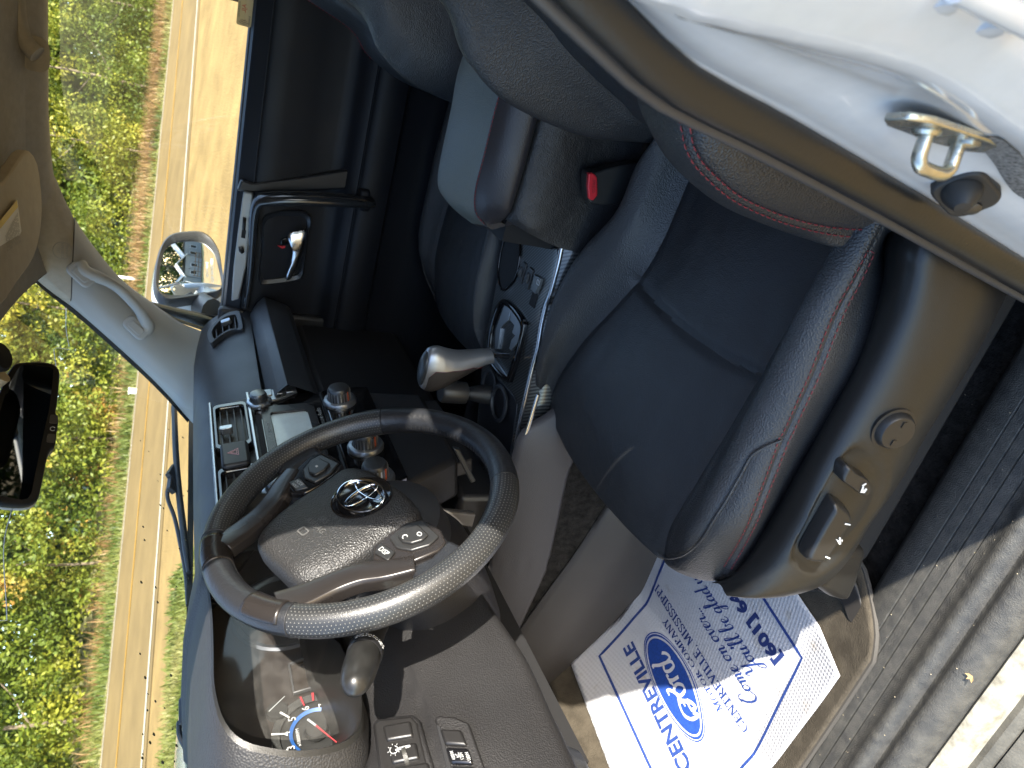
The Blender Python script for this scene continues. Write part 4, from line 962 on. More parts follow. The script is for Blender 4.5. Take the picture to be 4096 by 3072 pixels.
# silver strips and gloss panel of the radio
plate(Fc, [(-.20, .108), (.205, .108), (.205, .114), (-.20, .114)], -.01, .006, PB()).build('silver_strip', SILV, cs, bevel=.0015)
plate(Fc, [(-.20, .178), (.19, .178), (.19, .183), (-.20, .183)], -.02, .004, PB()).build('silver_strip', SILV, cs, bevel=.0015)
rp_ = plate(Fc, [(-.165, .104), (.175, .104), (.190, .09), (.185, .02), (.165, -.022), (-.16, -.022), (-.17, .02)], -.02, 0, PB()).build('radio_panel', GLOSS, cs, bevel=.003)
fo = [(-.10, .092), (.130, .092), (.140, .082), (.128, .010), (.112, -.004), (-.10, -.004), (-.115, .012), (-.115, .080)]
fi = [(-.088, .076), (.108, .076), (.112, .073), (.104, .014), (.098, .010), (-.088, .010), (-.094, .016), (-.094, .070)]
ring_plate(Fc, fo, fi, -.004, .005, PB()).build('screen_bezel', GUN, cs, bevel=.0012)
SCRN = mat('screen_sky_reflection', (.56, .66, .68), .30, coat=.3, var=(14, .85, 1.1))  # bright outdoors mirrored in the screen is put into its pale base colour
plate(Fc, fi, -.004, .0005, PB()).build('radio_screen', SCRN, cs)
plate(Fc, rrect(.20, .010, .003, 3, .02, .0985), .0, .0012, PB()).build('disc_slot', DARK, cs)
mb = PB(); text_on(Fc, 'SCAN TRACK', .060, .0838, .0048, mb=mb, c=.0056); tag(mb.build('radio_lettering', GREYINK, cs, smooth=0), kind='stuff')
mb = PB(); text_on(Fc, 'Entune Audio', .075, -.0105, .0085, mb=mb, c=.0008); tag(mb.build('radio_lettering', GREYINK, cs, smooth=0), kind='stuff')
# right hand button block and tuning knob
plate(Fc, [(.150, .100), (.196, .096), (.205, .020), (.178, .018), (.160, .050)], 0, .006, PB()).build('button_block', SILV, cs, bevel=.002)
for k in range(3):
    plate(Fc, rrect(.024, .016, .002, 3, .186, .074-.021*k), .006, .0085, PB()).build('radio_button', SILV, cs, bevel=.0015)
mb = PB(); text_on(Fc, 'CAT', .186, .053, .006, mb=mb, c=.0090); text_on(Fc, '1-3', .186, .074, .006, mb=mb, c=.0090); tag(mb.build('button_lettering', GREYINK, cs, smooth=0), kind='stuff')
KNM = mat('knob_satin', (.10, .105, .11), .28, metal=.7, rvar=.04)
def knob(F, a, b, r, h, nm, ring=True, c0_=.0, red=False):
    k = empty(nm, cs); o = fpt(F, a, b, c0_)
    if ring: PB().lathe([(r*1.48, 0), (r*1.5, .004), (r*1.38, .009), (r*1.1, .010), (r*1.05, .006), (0, .006)], o, F[3], 40).build('knob_ring', SILV, k, smooth=40)
    PB().lathe([(r*1.02, .004), (r*1.0, h*.35), (r*.95, h*.90), (r*.86, h), (r*.70, h*1.02), (0, h*1.03)], o, F[3], 40).build('knob_cap', KNM, k, smooth=35)
    mb = PB()
    for i in range(22):
        q = 2*math.pi*i/22; d = F[1]*math.cos(q)+F[2]*math.sin(q); p = o+F[3]*h*.5+d*r*.985; mb.box(p, (.0022, .0014, h*.62), np.stack([np.cross(F[3], d), d, F[3]], 1))
    tag(mb.build('knob_ribs', SILV if red else KNM, k), kind='stuff')
    if red:
        d = -F[1]*.75-F[2]*.65; d /= np.linalg.norm(d); mb = PB(); mb.box(o+F[3]*h*.5+d*r*1.0, (.0022, .0016, h*.7), np.stack([np.cross(F[3], d), d, F[3]], 1)); mb.build('knob_pointer', mat('pointer_orange', (.55, .10, .03), .5), k)
    return k
qa = onF(Fc, 1035, 1596, .012); knob(Fc, qa[0], qa[1], .016, .024, 'tuning_knob', c0_=.002)
qa = onF(Fc, 1105, 1945, .012); knob(Fc, qa[0], qa[1], .016, .022, 'volume_knob', c0_=.0)
# air conditioning panel
plate(Fc, [(-.17, -.026), (.175, -.026), (.185, -.05), (.165, -.118), (-.155, -.118), (-.18, -.05)], -.02, -.002, PB()).build('climate_panel', GLOSS, cs, bevel=.003)
for px, py in ((1358, 1594), (1462, 1775), (1502, 1902)):
    qa = onF(Fc, px, py, .006); knob(Fc, qa[0], qa[1], .0215, .034, 'climate_knob', c0_=-.002, red=True)
# lower stack: sockets
plate(Fc, [(-.125, -.125), (.13, -.125), (.11, -.25), (-.11, -.25)], -.06, -.028, PB()).build('lower_panel', PLAST, cs, bevel=.004)
qa = onF(Fc, 1645, 1800, -.028); us = plate(Fc, rrect(.036, .020, .003, 3, *qa), -.030, -.024, PB()).build('usb_socket', GLOSS, cs, bevel=.002)
mb = PB(); text_on(Fc, 'USB AUX', qa[0], qa[1], .006, mb=mb, c=-.0232, ang=.0); tag(mb.build('socket_lettering', GREYINK, us, smooth=0), kind='stuff')
qa = onF(Fc, 1610, 1740, -.028); PB().lathe([(.016, 0), (.016, .004), (.011, .005), (.011, -.01), (0, -.01)], fpt(Fc, qa[0], qa[1], -.029), Fc[3], 24).build('power_socket', PLAST, cs)
# silver side blade of the stack (driver side), seen below the wheel
mb = PB(); L = [at(px, py, x=-.185) for px, py in [(1640, 2000), (1905, 2112), (1895, 2080), (1650, 1978)]]
bl = [at(px, py, x=-.19) for px, py in [(1645, 2000), (1775, 2045), (1905, 2058), (1890, 2112), (1760, 2085), (1660, 2045)]]
mb.prism(bl, (.012, 0, 0)); mb.build('stack_blade', mat('blade_satin', (.22, .21, .20), .3, metal=.7), cs, bevel=.003)
bl = [at(px, py, x=-.17) for px, py in [(1815, 1795), (1840, 1800), (1905, 1925), (1885, 1935)]]
mb = PB(); mb.prism(bl, (.01, 0, 0)); mb.build('stack_trim', mat('blade_dark', (.07, .075, .08), .3, metal=.6), cs, bevel=.002)
# ================================================================ driver side of the dash: instrument hood, gauges, lower panel
crop7 = lambda L: [(700+a*.4653, 2300+b*.4653) for a, b in L]
HOOD = mat('hood_textured', (.017, .0165, .0165), .52, bump=[('voro', 420, .45)], rvar=.05)
ih = empty('instrument_hood', db)
Fg = frame((-.41, .255, .80), (0, -.985, .17), (1, 0, 0))       # gauge plane
lipF = frame((-.41, .150, .81), (0, -.995, -.10), (1, 0, 0))
lipL = crop7([(285, 60), (318, 330), (330, 620), (335, 900), (375, 1120), (430, 1260), (520, 1375), (640, 1445), (800, 1483), (1000, 1508), (1200, 1500), (1400, 1455), (1520, 1390), (1590, 1290), (1605, 1150), (1595, 1010), (1520, 800), (1420, 600), (1330, 440)])
lip = np.array([onF(lipF, px, py) for px, py in lipL])
# mirror the visible half to close the loop behind the wheel
xr = lip[:, 0].max()
far_top = np.array([(.16, .062), (.205, .045), (.225, .01), (.225, -.04), (.205, -.085), (.15, -.105)])
loop = np.vstack([lip, [(.15, lip[-1][1]-.0), (.205, -.055), (.222, 0), (.21, .05), (.16, .080), (.05, lip[0][1]+.004)]])
loop = cr(loop, 120, True); lc = loop.mean(0)
def L3(s_, c, dz=0): return np.array([fpt(lipF, a, b, c)+V3((0, 0, dz)) for a, b in lc+(loop-lc)*s_])
gz_ = lambda X: X
inner = [L3(.93, -.095), L3(.955, -.03), L3(.985, -.004), L3(1.0, .0), L3(1.025, -.003)]
PB().grid(np.array(inner), cv=True).build('hood_lip', PLASTT, ih, smooth=60)
def outer_ring(s_, y, zmin, dz=0.0):
    out = []
    for a, b in lc+(loop-lc)*s_:
        p = fpt(lipF, a, b, 0); out.append(V3((p[0], y, max(p[2]+dz, zmin))))
    return np.array(out)
top = [L3(1.025, -.003), L3(1.055, -.012), outer_ring(1.10, .175, .70), outer_ring(1.145, .205, .72), outer_ring(1.17, .26, .74, .002), outer_ring(1.15, .36, .76, .0), outer_ring(1.08, .48, .80, -.005)]
PB().grid(np.array(top), cv=True).build('hood_shell', HOOD, ih, smooth=70)
# gauges
GFACE = mat('gauge_face', (.013, .0135, .013), .5); GFACE2 = mat('gauge_face_brown', (.014, .011, .0095), .4)
gg = empty('gauge_cluster', db)
gp_ = cr(np.array([onF(Fg, *q) for q in crop7([(300, 200), (330, 900), (420, 1280), (600, 1460), (900, 1520), (1300, 1500), (1600, 1350), (1640, 1100), (1500, 700), (1380, 480)])]+[(.21, -.08), (.22, .05), (.10, .095)]), 60, True)
plate(Fg, gp_, -.012, -.004, PB()).build('gauge_backing', GFACE2, gg)
def cg(a, b, c=0): return onF(Fg, *crop7([(a, b)])[0], c)
tc_ = cg(1215, 1345); 
ring_o = cg(1290, 1030); Rt = np.hypot(*(ring_o-tc_)); 
PB().lathe([(0, 0), (Rt*1.0, 0), (Rt*1.0, .001), (0, .001)], fpt(Fg, *tc_, -.004), Fg[3], 48).build('tachometer_face', GFACE, gg, smooth=30)
GRING = mat('gauge_ring', (.16, .165, .16), .25, metal=.8)
arcp = lambda r_, q, c=0: fpt(Fg, tc_[0]+r_*math.cos(q), tc_[1]+r_*math.sin(q), c)
def arc_band(r0_, r1_, q0, q1, c, n=40): 
    return np.array([[arcp(r0_, q, c) for q in np.linspace(q0, q1, n)], [arcp(r1_, q, c+.002) for q in np.linspace(q0, q1, n)]])
def ang(a, b): d = cg(a, b)-tc_; return math.atan2(d[1], d[0])
q4, q5, q6, q7 = ang(890, 1390), ang(1000, 1255), ang(1115, 1150), ang(1275, 1090)
step = (q4-q7)/3.0; q0_ = q4+4*step
PB().grid(arc_band(Rt*.82, Rt*1.0, q7-.5*step, q0_, .001)).build('tachometer_ring', GRING, gg)
PB().grid(arc_band(Rt*.53, Rt*.61, q7, q4+1.5*step, .0005)).build('tachometer_band', mat('gauge_blue', (.016, .075, .24), .5), gg)
mb = PB(); mr_ = PB()
for i in range(9):
    q = q7+step*i; tgt_ = mr_ if i < 2 or abs(q-q6) < .05 else mb
    tgt_ = mr_ if i <= 1 else mb
    w__ = .05
    tgt_.grid(np.array([[arcp(Rt*.74, q-w__/2, .004), arcp(Rt*.74, q+w__/2, .004)], [arcp(Rt*1.0, q-w__/2, .006), arcp(Rt*1.0, q+w__/2, .006)]]))
for q in (q7+step*.5,): mr_.grid(np.array([[arcp(Rt*.80, q-.03, .004), arcp(Rt*.80, q+.03, .004)], [arcp(Rt*1.0, q-.03, .006), arcp(Rt*1.0, q+.03, .006)]]))
tag(mb.build('tachometer_ticks', WHITEINK, gg, smooth=0), kind='stuff'); tag(mr_.build('redline_ticks', mat('redline', (.22, .012, .018), .5), gg, smooth=0), kind='stuff')
mb = PB()
for s_, q in (('7', q7), ('6', q7+step), ('5', q7+2*step), ('4', q7+3*step), ('3', q7+4*step)):
    p = arcp(Rt*.67, q); d = p-Fg[0]; text_on(Fg, s_, np.dot(d, Fg[1]), np.dot(d, Fg[2]), Rt*.17, mb=mb, c=.003)
d = cg(1060, 1410); text_on(Fg, 'x1000RPM', d[0], d[1], Rt*.075, mb=mb, c=.003)
tag(mb.build('gauge_numerals', WHITEINK, gg, smooth=0), kind='stuff')
PB().lathe([(0, 0), (Rt*.27, 0), (Rt*.24, .008), (0, .009)], fpt(Fg, *tc_, .0), Fg[3], 32).build('needle_hub', GFACE, gg)
d = cg(1290, 1405)-tc_; d /= np.linalg.norm(d)
PB().tube([fpt(Fg, *(tc_-d*Rt*.28), .010), fpt(Fg, *tc_, .011)], [.0014, .0014], 6).build('needle_tail', GREYINK, gg)
PB().tube([fpt(Fg, *tc_, .011), fpt(Fg, *(tc_+d*Rt*.85), .010)], [.0012, .0006], 6).build('needle', mat('needle_red', (.24, .012, .018), .45), gg)
# information display, small gauge, speedometer ring
mdp = [cg(*q) for q in ((990, 790), (1290, 680), (1345, 930), (1030, 1025))]
mo = oc_s(np.array(mdp), 1.10); ring_plate(Fg, mo, mdp, .0, .006, PB()).build('display_frame', mat('display_rim', (.035, .036, .038), .35), gg, bevel=.001)
plate(Fg, mdp, .0, .002, PB()).build('trip_display', mat('display_dark', (.020, .016, .013), .25), gg)
sc_ = cg(880, 1150); PB().lathe([(0, 0), (.014, 0), (.012, .005), (0, .006)], fpt(Fg, *cg(880, 1180), 0), Fg[3], 24).build('temp_gauge_hub', GFACE, gg)
PB().tube([fpt(Fg, *cg(810, 1200), .006), fpt(Fg, *cg(945, 1070), .006)], [.0007, .0005], 6).build('temp_needle', GREYINK, gg)
sp_c = tc_+np.array([.205, .012]); PB().lathe([(.066, 0), (.074, .004), (.070, .006), (.062, .002)], fpt(Fg, *sp_c, -.003), Fg[3], 48, caps=False).build('speedometer_ring', mat('speedo_ring', (.05, .055, .065), .3, metal=.6), gg)
PB().add([fpt(Fg, a, b, .022) for a, b in gp_], [tuple(range(len(gp_)))]).build('gauge_lens', LENS, gg, smooth=0)
# ---- lower dash panel: from under the gauges to the knee edge
lo_ = empty('lower_dash', db)
edgeL = [(1845, 2215), (1900, 2330), (1975, 2450), (2090, 2620), (2190, 2830), (2265, 2990), (2330, 3140)]
eb = np.array([at(px, py, y=.115) for px, py in edgeL])
topL = [(1345, 2480), (1400, 2590), (1450, 2700), (1472, 2800), (1480, 2900), (1480, 3000), (1470, 3140)]
et = np.array([at(px, py, y=.185) for px, py in topL])
eb = np.vstack([eb, [(-.712, .118, eb[-1][2]+.004)]]); et = np.vstack([et, [(-.712, .19, et[-1][2])]])
eb = cr(eb, 44); et = cr(et, 44); rows_ = []
for a, b in zip(et, eb):
    m1 = a*.66+b*.34+V3((0, -.012, .004)); m2 = a*.33+b*.67+V3((0, -.012, .004)); m3 = a*.10+b*.90+V3((0, -.006, .004))
    rows_.append(cr([a+V3((0, .06, .01)), a+V3((0, .012, .004)), a+V3((0, -.002, -.004)), m1, m2, m3, b, b+V3((0, .02, -.006)), b+V3((0, .10, .0))], 60))
LG = np.array(rows_)
LOWER = mat('lower_dash_vinyl', (.0125, .0120, .0124), .46, bump=[('voro', 620, .42)], rvar=.06)
def on_low(px, py): return near(LG, [(px, py)])[0]
# parting line, groove along the knee edge, then the panel
cr8 = lambda L: [(1400+a*.4521, 2600+b*.4521) for a, b in L]
seam = cr(near(LG, cr8([(490, 130), (540, 300), (600, 480), (660, 680), (730, 900), (770, 1040)])), 120)
rid = cr(near(LG, cr8([(1280, 0), (1400, 230), (1530, 480), (1650, 760), (1760, 1040)])), 120)
NL = normals(LG); NL *= (-1 if NL[20, 30][1] > 0 else 1)
LG = groove2(LG, seam, .003, .0022, NL); LG = groove2(LG, rid, -.0030, .004, NL)
PB().grid(LG).build('lower_panel', LOWER, lo_, smooth=70)
def lowF(px, py, right): 
    p = on_low(px, py); k = np.argmin(((LG.reshape(-1, 3)-p)**2).sum(1)); n3 = NL.reshape(-1, 3)[k]; return frame(p, n3, right)
# switch pods: local frames fitted to the photo
def pod(quadP, c0_, c1_, nm, mt, parent, F, bev, shrink=1.0):
    L = [onF(F, px, py, c1_) for px, py in quadP]; return plate(F, L, c0_, c1_, PB()).build(nm, mt, parent, bevel=bev, seg=3)
Fp = lowF(1610, 2960, (1, 0, 0)); Fp = frame(Fp[0], (0, -.93, .36), (1, 0, 0))
BT = mat('switch_blank', (.011, .0105, .0105), .38, bump=[('noise', 900, .08)])
pd1 = pod(cr8([(195, 640), (250, 590), (560, 560), (620, 610), (760, 1080), (260, 1100)]), -.02, .010, 'switch_pod', LOWER, lo_, Fp, .006)
pod(cr8([(205, 655), (255, 610), (545, 580), (600, 640), (700, 1080), (275, 1100)]), .0, .0112, 'switch_pod_face', BT, lo_, Fp, .003)
pod(cr8([(285, 665), (535, 618), (562, 760), (320, 802)]), .005, .0145, 'blank_switch', BT, lo_, Fp, .003)
dm_ = pod(cr8([(330, 855), (585, 808), (615, 955), (370, 1005)]), .005, .0145, 'dimmer_switch', BT, lo_, Fp, .003)
pod(cr8([(375, 1030), (690, 985), (720, 1090), (400, 1110)]), .005, .0145, 'blank_switch', BT, lo_, Fp, .003)
w0 = cr8([(485, 925)])[0]; qa = onF(Fp, *w0, .0145)
ax = fpt(Fp, 1, .0, 0)-Fp[0]; PB().lathe([(0, -.0022), (.010, -.0022), (.010, .0022), (0, .0022)], fpt(Fp, qa[0], qa[1], .0090), np.cross(Fp[3], Fp[1]), 28).build('dimmer_wheel', mat('wheel_knurl', (.04, .039, .035), .4, bump=[('voro', 1400, .5)]), dm_)
mb = PB()
for i in range(6):
    a_, b_ = cr8([(440+16*i, 872-4*i)])[0]; q = onF(Fp, a_, b_, .0152); plate(Fp, rrect(.0021, .0090-.0012*i, .0002, 1, q[0], q[1]), .0150, .0154, mb)
q = onF(Fp, *cr8([(388, 882)])[0], .0152)
mb.tube([fpt(Fp, q[0]+.0042*math.cos(t_), q[1]+.0042*math.sin(t_), .0152) for t_ in np.linspace(.5, 5.8, 14)], .0004, 4)
for t_ in np.linspace(0, 6.28, 9)[:-1]: mb.tube([fpt(Fp, q[0]+.0055*math.cos(t_), q[1]+.0055*math.sin(t_), .0152), fpt(Fp, q[0]+.0070*math.cos(t_), q[1]+.0070*math.sin(t_), .0152)], .0003, 4)
tag(mb.build('dimmer_icon', WHITEINK, dm_, smooth=0), kind='stuff')
Fq = lowF(1850, 2990, (1, 0, 0)); Fq = frame(Fq[0], (0, -.90, .44), (1, 0, 0))
pod(cr8([(745, 600), (780, 575), (930, 590), (1050, 640), (1210, 1100), (870, 1120)]), -.004, .008, 'outlet_pod', LOWER, lo_, Fq, .006)
pod(cr8([(760, 655), (800, 668), (915, 1110), (868, 1110)]), .002, .0090, 'pod_recess', DARK, lo_, Fq, .001)
pod(cr8([(790, 690), (985, 700), (1035, 842), (838, 832)]), .004, .0125, 'blank_switch', BT, lo_, Fq, .003)
ac = pod(cr8([(840, 852), (1045, 862), (1090, 1005), (888, 1000)]), .004, .0125, 'outlet_switch', GLOSS, lo_, Fq, .003)
pod(cr8([(893, 1018), (1105, 1022), (1125, 1110), (915, 1110)]), .004, .0125, 'blank_switch', BT, lo_, Fq, .003)
mb = PB()
for s_, (a_, b_) in (('400W', (908, 930)), ('AC', (952, 932)), ('120V', (985, 935)), ('100W', (1042, 938))):
    q = onF(Fq, *cr8([(a_, b_)])[0], .0130); text_on(Fq, s_, q[0], q[1], .0036, mb=mb, c=.0130, wscale=.8)
tag(mb.build('switch_lettering', WHITEINK, ac, smooth=0), kind='stuff')
# side of the lower dash toward the centre: vinyl bolster panels
# ================================================================ steering wheel
WC = V3((-.407, .007, .739)); til, tw = R(23.7), R(1.6)
wn = V3((math.sin(tw)*math.cos(til), -math.cos(til)*math.cos(tw), math.sin(til)))
Fw0 = frame(WC, wn, (math.cos(tw), math.sin(tw), 0)); TH = R(-158)      # the wheel stands turned by half a turn and more
Fw = (Fw0[0], Fw0[1]*math.cos(TH)+Fw0[2]*math.sin(TH), -Fw0[1]*math.sin(TH)+Fw0[2]*math.cos(TH), Fw0[3])
sw = cpart('steering_wheel')
def dots_mat(name, base, rough, du, dv, rad, dot):
    mt = bpy.data.materials.new(name); mt.use_nodes = True; n = mt.node_tree.nodes; l = mt.node_tree.links; b = n['Principled BSDF']
    uv = n.new('ShaderNodeUVMap'); sp_ = n.new('ShaderNodeSeparateXYZ'); l.new(uv.outputs[0], sp_.inputs[0])
    def M_(op, a, b_=None, v=None):
        q = n.new('ShaderNodeMath'); q.operation = op; l.new(a, q.inputs[0])
        if b_ is not None: l.new(b_, q.inputs[1])
        if v is not None: q.inputs[1].default_value = v
        return q.outputs[0]
    u = M_('MULTIPLY', sp_.outputs[0], v=1/du); v = M_('MULTIPLY', sp_.outputs[1], v=1/dv)
    fl = M_('FLOOR', v); odd = M_('MODULO', fl, v=2.0); off_ = M_('MULTIPLY', odd, v=.5); u2 = M_('ADD', u, off_)
    fu = M_('SUBTRACT', M_('FRACT', u2), v=.5); fv = M_('SUBTRACT', M_('FRACT', v), v=.5)
    fu = M_('MULTIPLY', fu, v=du); fv = M_('MULTIPLY', fv, v=dv)
    d = M_('SQRT', M_('ADD', M_('MULTIPLY', fu, fu), M_('MULTIPLY', fv, fv)))
    ss = n.new('ShaderNodeMapRange'); ss.interpolation_type = 'SMOOTHSTEP'; l.new(d, ss.inputs[0]); ss.inputs[1].default_value = rad*.6; ss.inputs[2].default_value = rad*1.2
    mx = n.new('ShaderNodeMix'); mx.data_type = 'RGBA'; l.new(ss.outputs[0], mx.inputs[0]); mx.inputs[6].default_value = (*dot, 1); mx.inputs[7].default_value = (*base, 1)
    l.new(mx.outputs[2], b.inputs['Base Color']); b.inputs['Roughness'].default_value = rough
    tc = n.new('ShaderNodeTexCoord'); vo_ = n.new('ShaderNodeTexVoronoi'); vo_.inputs['Scale'].default_value = 900; l.new(tc.outputs['Object'], vo_.inputs['Vector'])
    b1_ = n.new('ShaderNodeBump'); b1_.inputs['Strength'].default_value = .2; b1_.inputs['Distance'].default_value = .0005; l.new(vo_.outputs['Distance'], b1_.inputs['Height'])
    b2_ = n.new('ShaderNodeBump'); b2_.inputs['Strength'].default_value = .8; b2_.inputs['Distance'].default_value = .0006; l.new(ss.outputs[0], b2_.inputs['Height']); l.new(b1_.outputs[0], b2_.inputs['Normal'])
    l.new(b2_.outputs[0], b.inputs['Normal']); return mt
RIMP = dots_mat('rim_leather_perforated', (.020, .021, .0225), .34, .0042, .0036, .00062, (.15, .15, .14))
RIML = mat('rim_leather', (.014, .015, .0175), .34, bump=[('voro', 700, .25), ('noise', 130, .15)], rvar=.07)
RM, rm = .1755, .0168
def rim_seg(q0, q1, nm, mt, n=60):
    qs = np.linspace(q0, q1, n); me_v = []; uv = []
    for q in qs:
        d = Fw[1]*math.cos(q)+Fw[2]*math.sin(q)
        grip = .0012*math.exp(-((math.degrees(q) % 360-(40 if math.cos(q) > 0 else 140))/14)**2)
        for k in range(25):
            f = 2*math.pi*k/24; r_ = rm+grip
            me_v.append(WC+d*(RM+r_*math.cos(f)*1.0)+wn*(r_*1.06*math.sin(f)))
    b = PB(); b.grid(np.array(me_v).reshape(n, 25, 3)); o = b.build(nm, mt, sw, smooth=80)
    me = o.data; ul = me.uv_layers.new(name='UVMap')
    for lp in me.loops:
        i, k = divmod(lp.vertex_index, 25); ul.data[lp.index].uv = (qs[i]*RM, k/24*2*math.pi*rm)
    return o
rim_seg(R(-58), R(48), 'rim_grip', RIMP, 90); rim_seg(R(136), R(238), 'rim_grip', RIMP, 90)
rim_seg(R(48.6), R(135.4), 'rim_top', RIML, 70); rim_seg(R(238.6), R(301.4), 'rim_bottom', RIML, 60)
for q in (48.3, 135.7, 238.3, 301.7):
    d = Fw[1]*math.cos(R(q))+Fw[2]*math.sin(R(q)); c = WC+d*RM
    PB().tube([c+d*rm*1.01*math.cos(f)+wn*rm*1.07*math.sin(f) for f in np.linspace(0, 6.283, 25)[:-1]], .0008, 6, closed=True).build('rim_seam', BLKTH, sw)
# hand stitching on the inner side of the rim
mb = PB()
for i in range(150):
    q = 2*math.pi*i/150; d = Fw[1]*math.cos(q)+Fw[2]*math.sin(q); t_ = -Fw[1]*math.sin(q)+Fw[2]*math.cos(q)
    c = WC+d*(RM-rm*.99)-wn*.001
    mb.tube([c+wn*.0035-t_*.001, c-d*.0006, c-wn*.0035+t_*.001], .0007, 4)
tag(mb.build('rim_stitching', BLKTH, sw), kind='stuff', label='dark stitching round the inside of the rim')
# airbag cover
AIR = mat('airbag_cover_vinyl', (.020, .020, .0205), .42, bump=[('voro', 480, .6), ('edge', 300, .25)], rvar=.05)
half = [(0, .046), (.035, .045), (.062, .039), (.074, .032), (.0800, .020), (.0780, .004), (.0755, -.018), (.0755, -.048), (.071, -.082), (.062, -.106), (.052, -.119), (.036, -.1235), (0, -.1245)]
outl = half+[(-a, b) for a, b in half[-2:0:-1]]; outl = cr(np.array(outl), 72, True); c_ = np.array([0, -.03])
mb = PB(); secs = []
for s_, h in ((1.0, -.022), (1.0, -.010), (.985, -.003), (.95, .003), (.86, .0075), (.70, .0105), (.5, .0120), (.3, .0125), (.12, .0125)):
    secs.append([fpt(Fw, *(c_+(p-c_)*s_), h) for p in outl])
mb.loft(secs); ab = mb.build('airbag_cover', AIR, sw, smooth=60)
def hub_h(a, b): return .0135
# emblem: three ellipses in a round black well
em = PB().lathe([(0, .006), (.0375, .006), (.0375, .0133), (.0358, .0140), (.034, .0128), (0, .0128)], fpt(Fw, .003, 0, 0), Fw[3], 48).build('emblem_base', GLOSS, sw)
em.scale = (1, 1, 1)
def ell(rx, ry, cx_, cy_, w0_, w1_, nm):
    pts = [fpt(Fw, .003+cx_+rx*math.cos(q), cy_+ry*math.sin(q), .0152) for q in np.linspace(0, 2*math.pi, 48, endpoint=False)]
    rr_ = [w0_+(w1_-w0_)*abs(math.sin(q)) for q in np.linspace(0, 2*math.pi, 48, endpoint=False)]
    PB().tube(pts, rr_, 8, closed=True, flat=.6).build(nm, CHROME, sw)
ell(.034, .0255, 0, 0, .0026, .0018, 'emblem_ring'); ell(.0095, .0235, 0, .0005, .0016, .0012, 'emblem_loop'); ell(.0245, .0080, 0, .0105, .0014, .0014, 'emblem_loop')
mb = PB(); text_on(Fw, 'SRS', .000, -.052, .0075, mb=mb, c=.0128); text_on(Fw, 'AIRBAG', .000, -.0635, .0075, mb=mb, c=.0128)
tag(mb.build('airbag_lettering', mat('moulded_letters', (.075, .075, .072), .45), sw, smooth=0), kind='stuff')
ring_plate(Fw, rrect(.014, .010, .002, 3, -.004, -.078), rrect(.011, .007, .0015, 3, -.004, -.078), .0120, .0128, PB()).build('airbag_pictogram', mat('moulded_letters', (.075, .075, .072), .45), sw)
# hub behind the cover
PB().lathe([(.060, -.075), (.075, -.03), (.080, -.018), (0, -.018)], fpt(Fw, 0, -.03, 0), Fw[3], 36).build('hub', PLAST, sw)
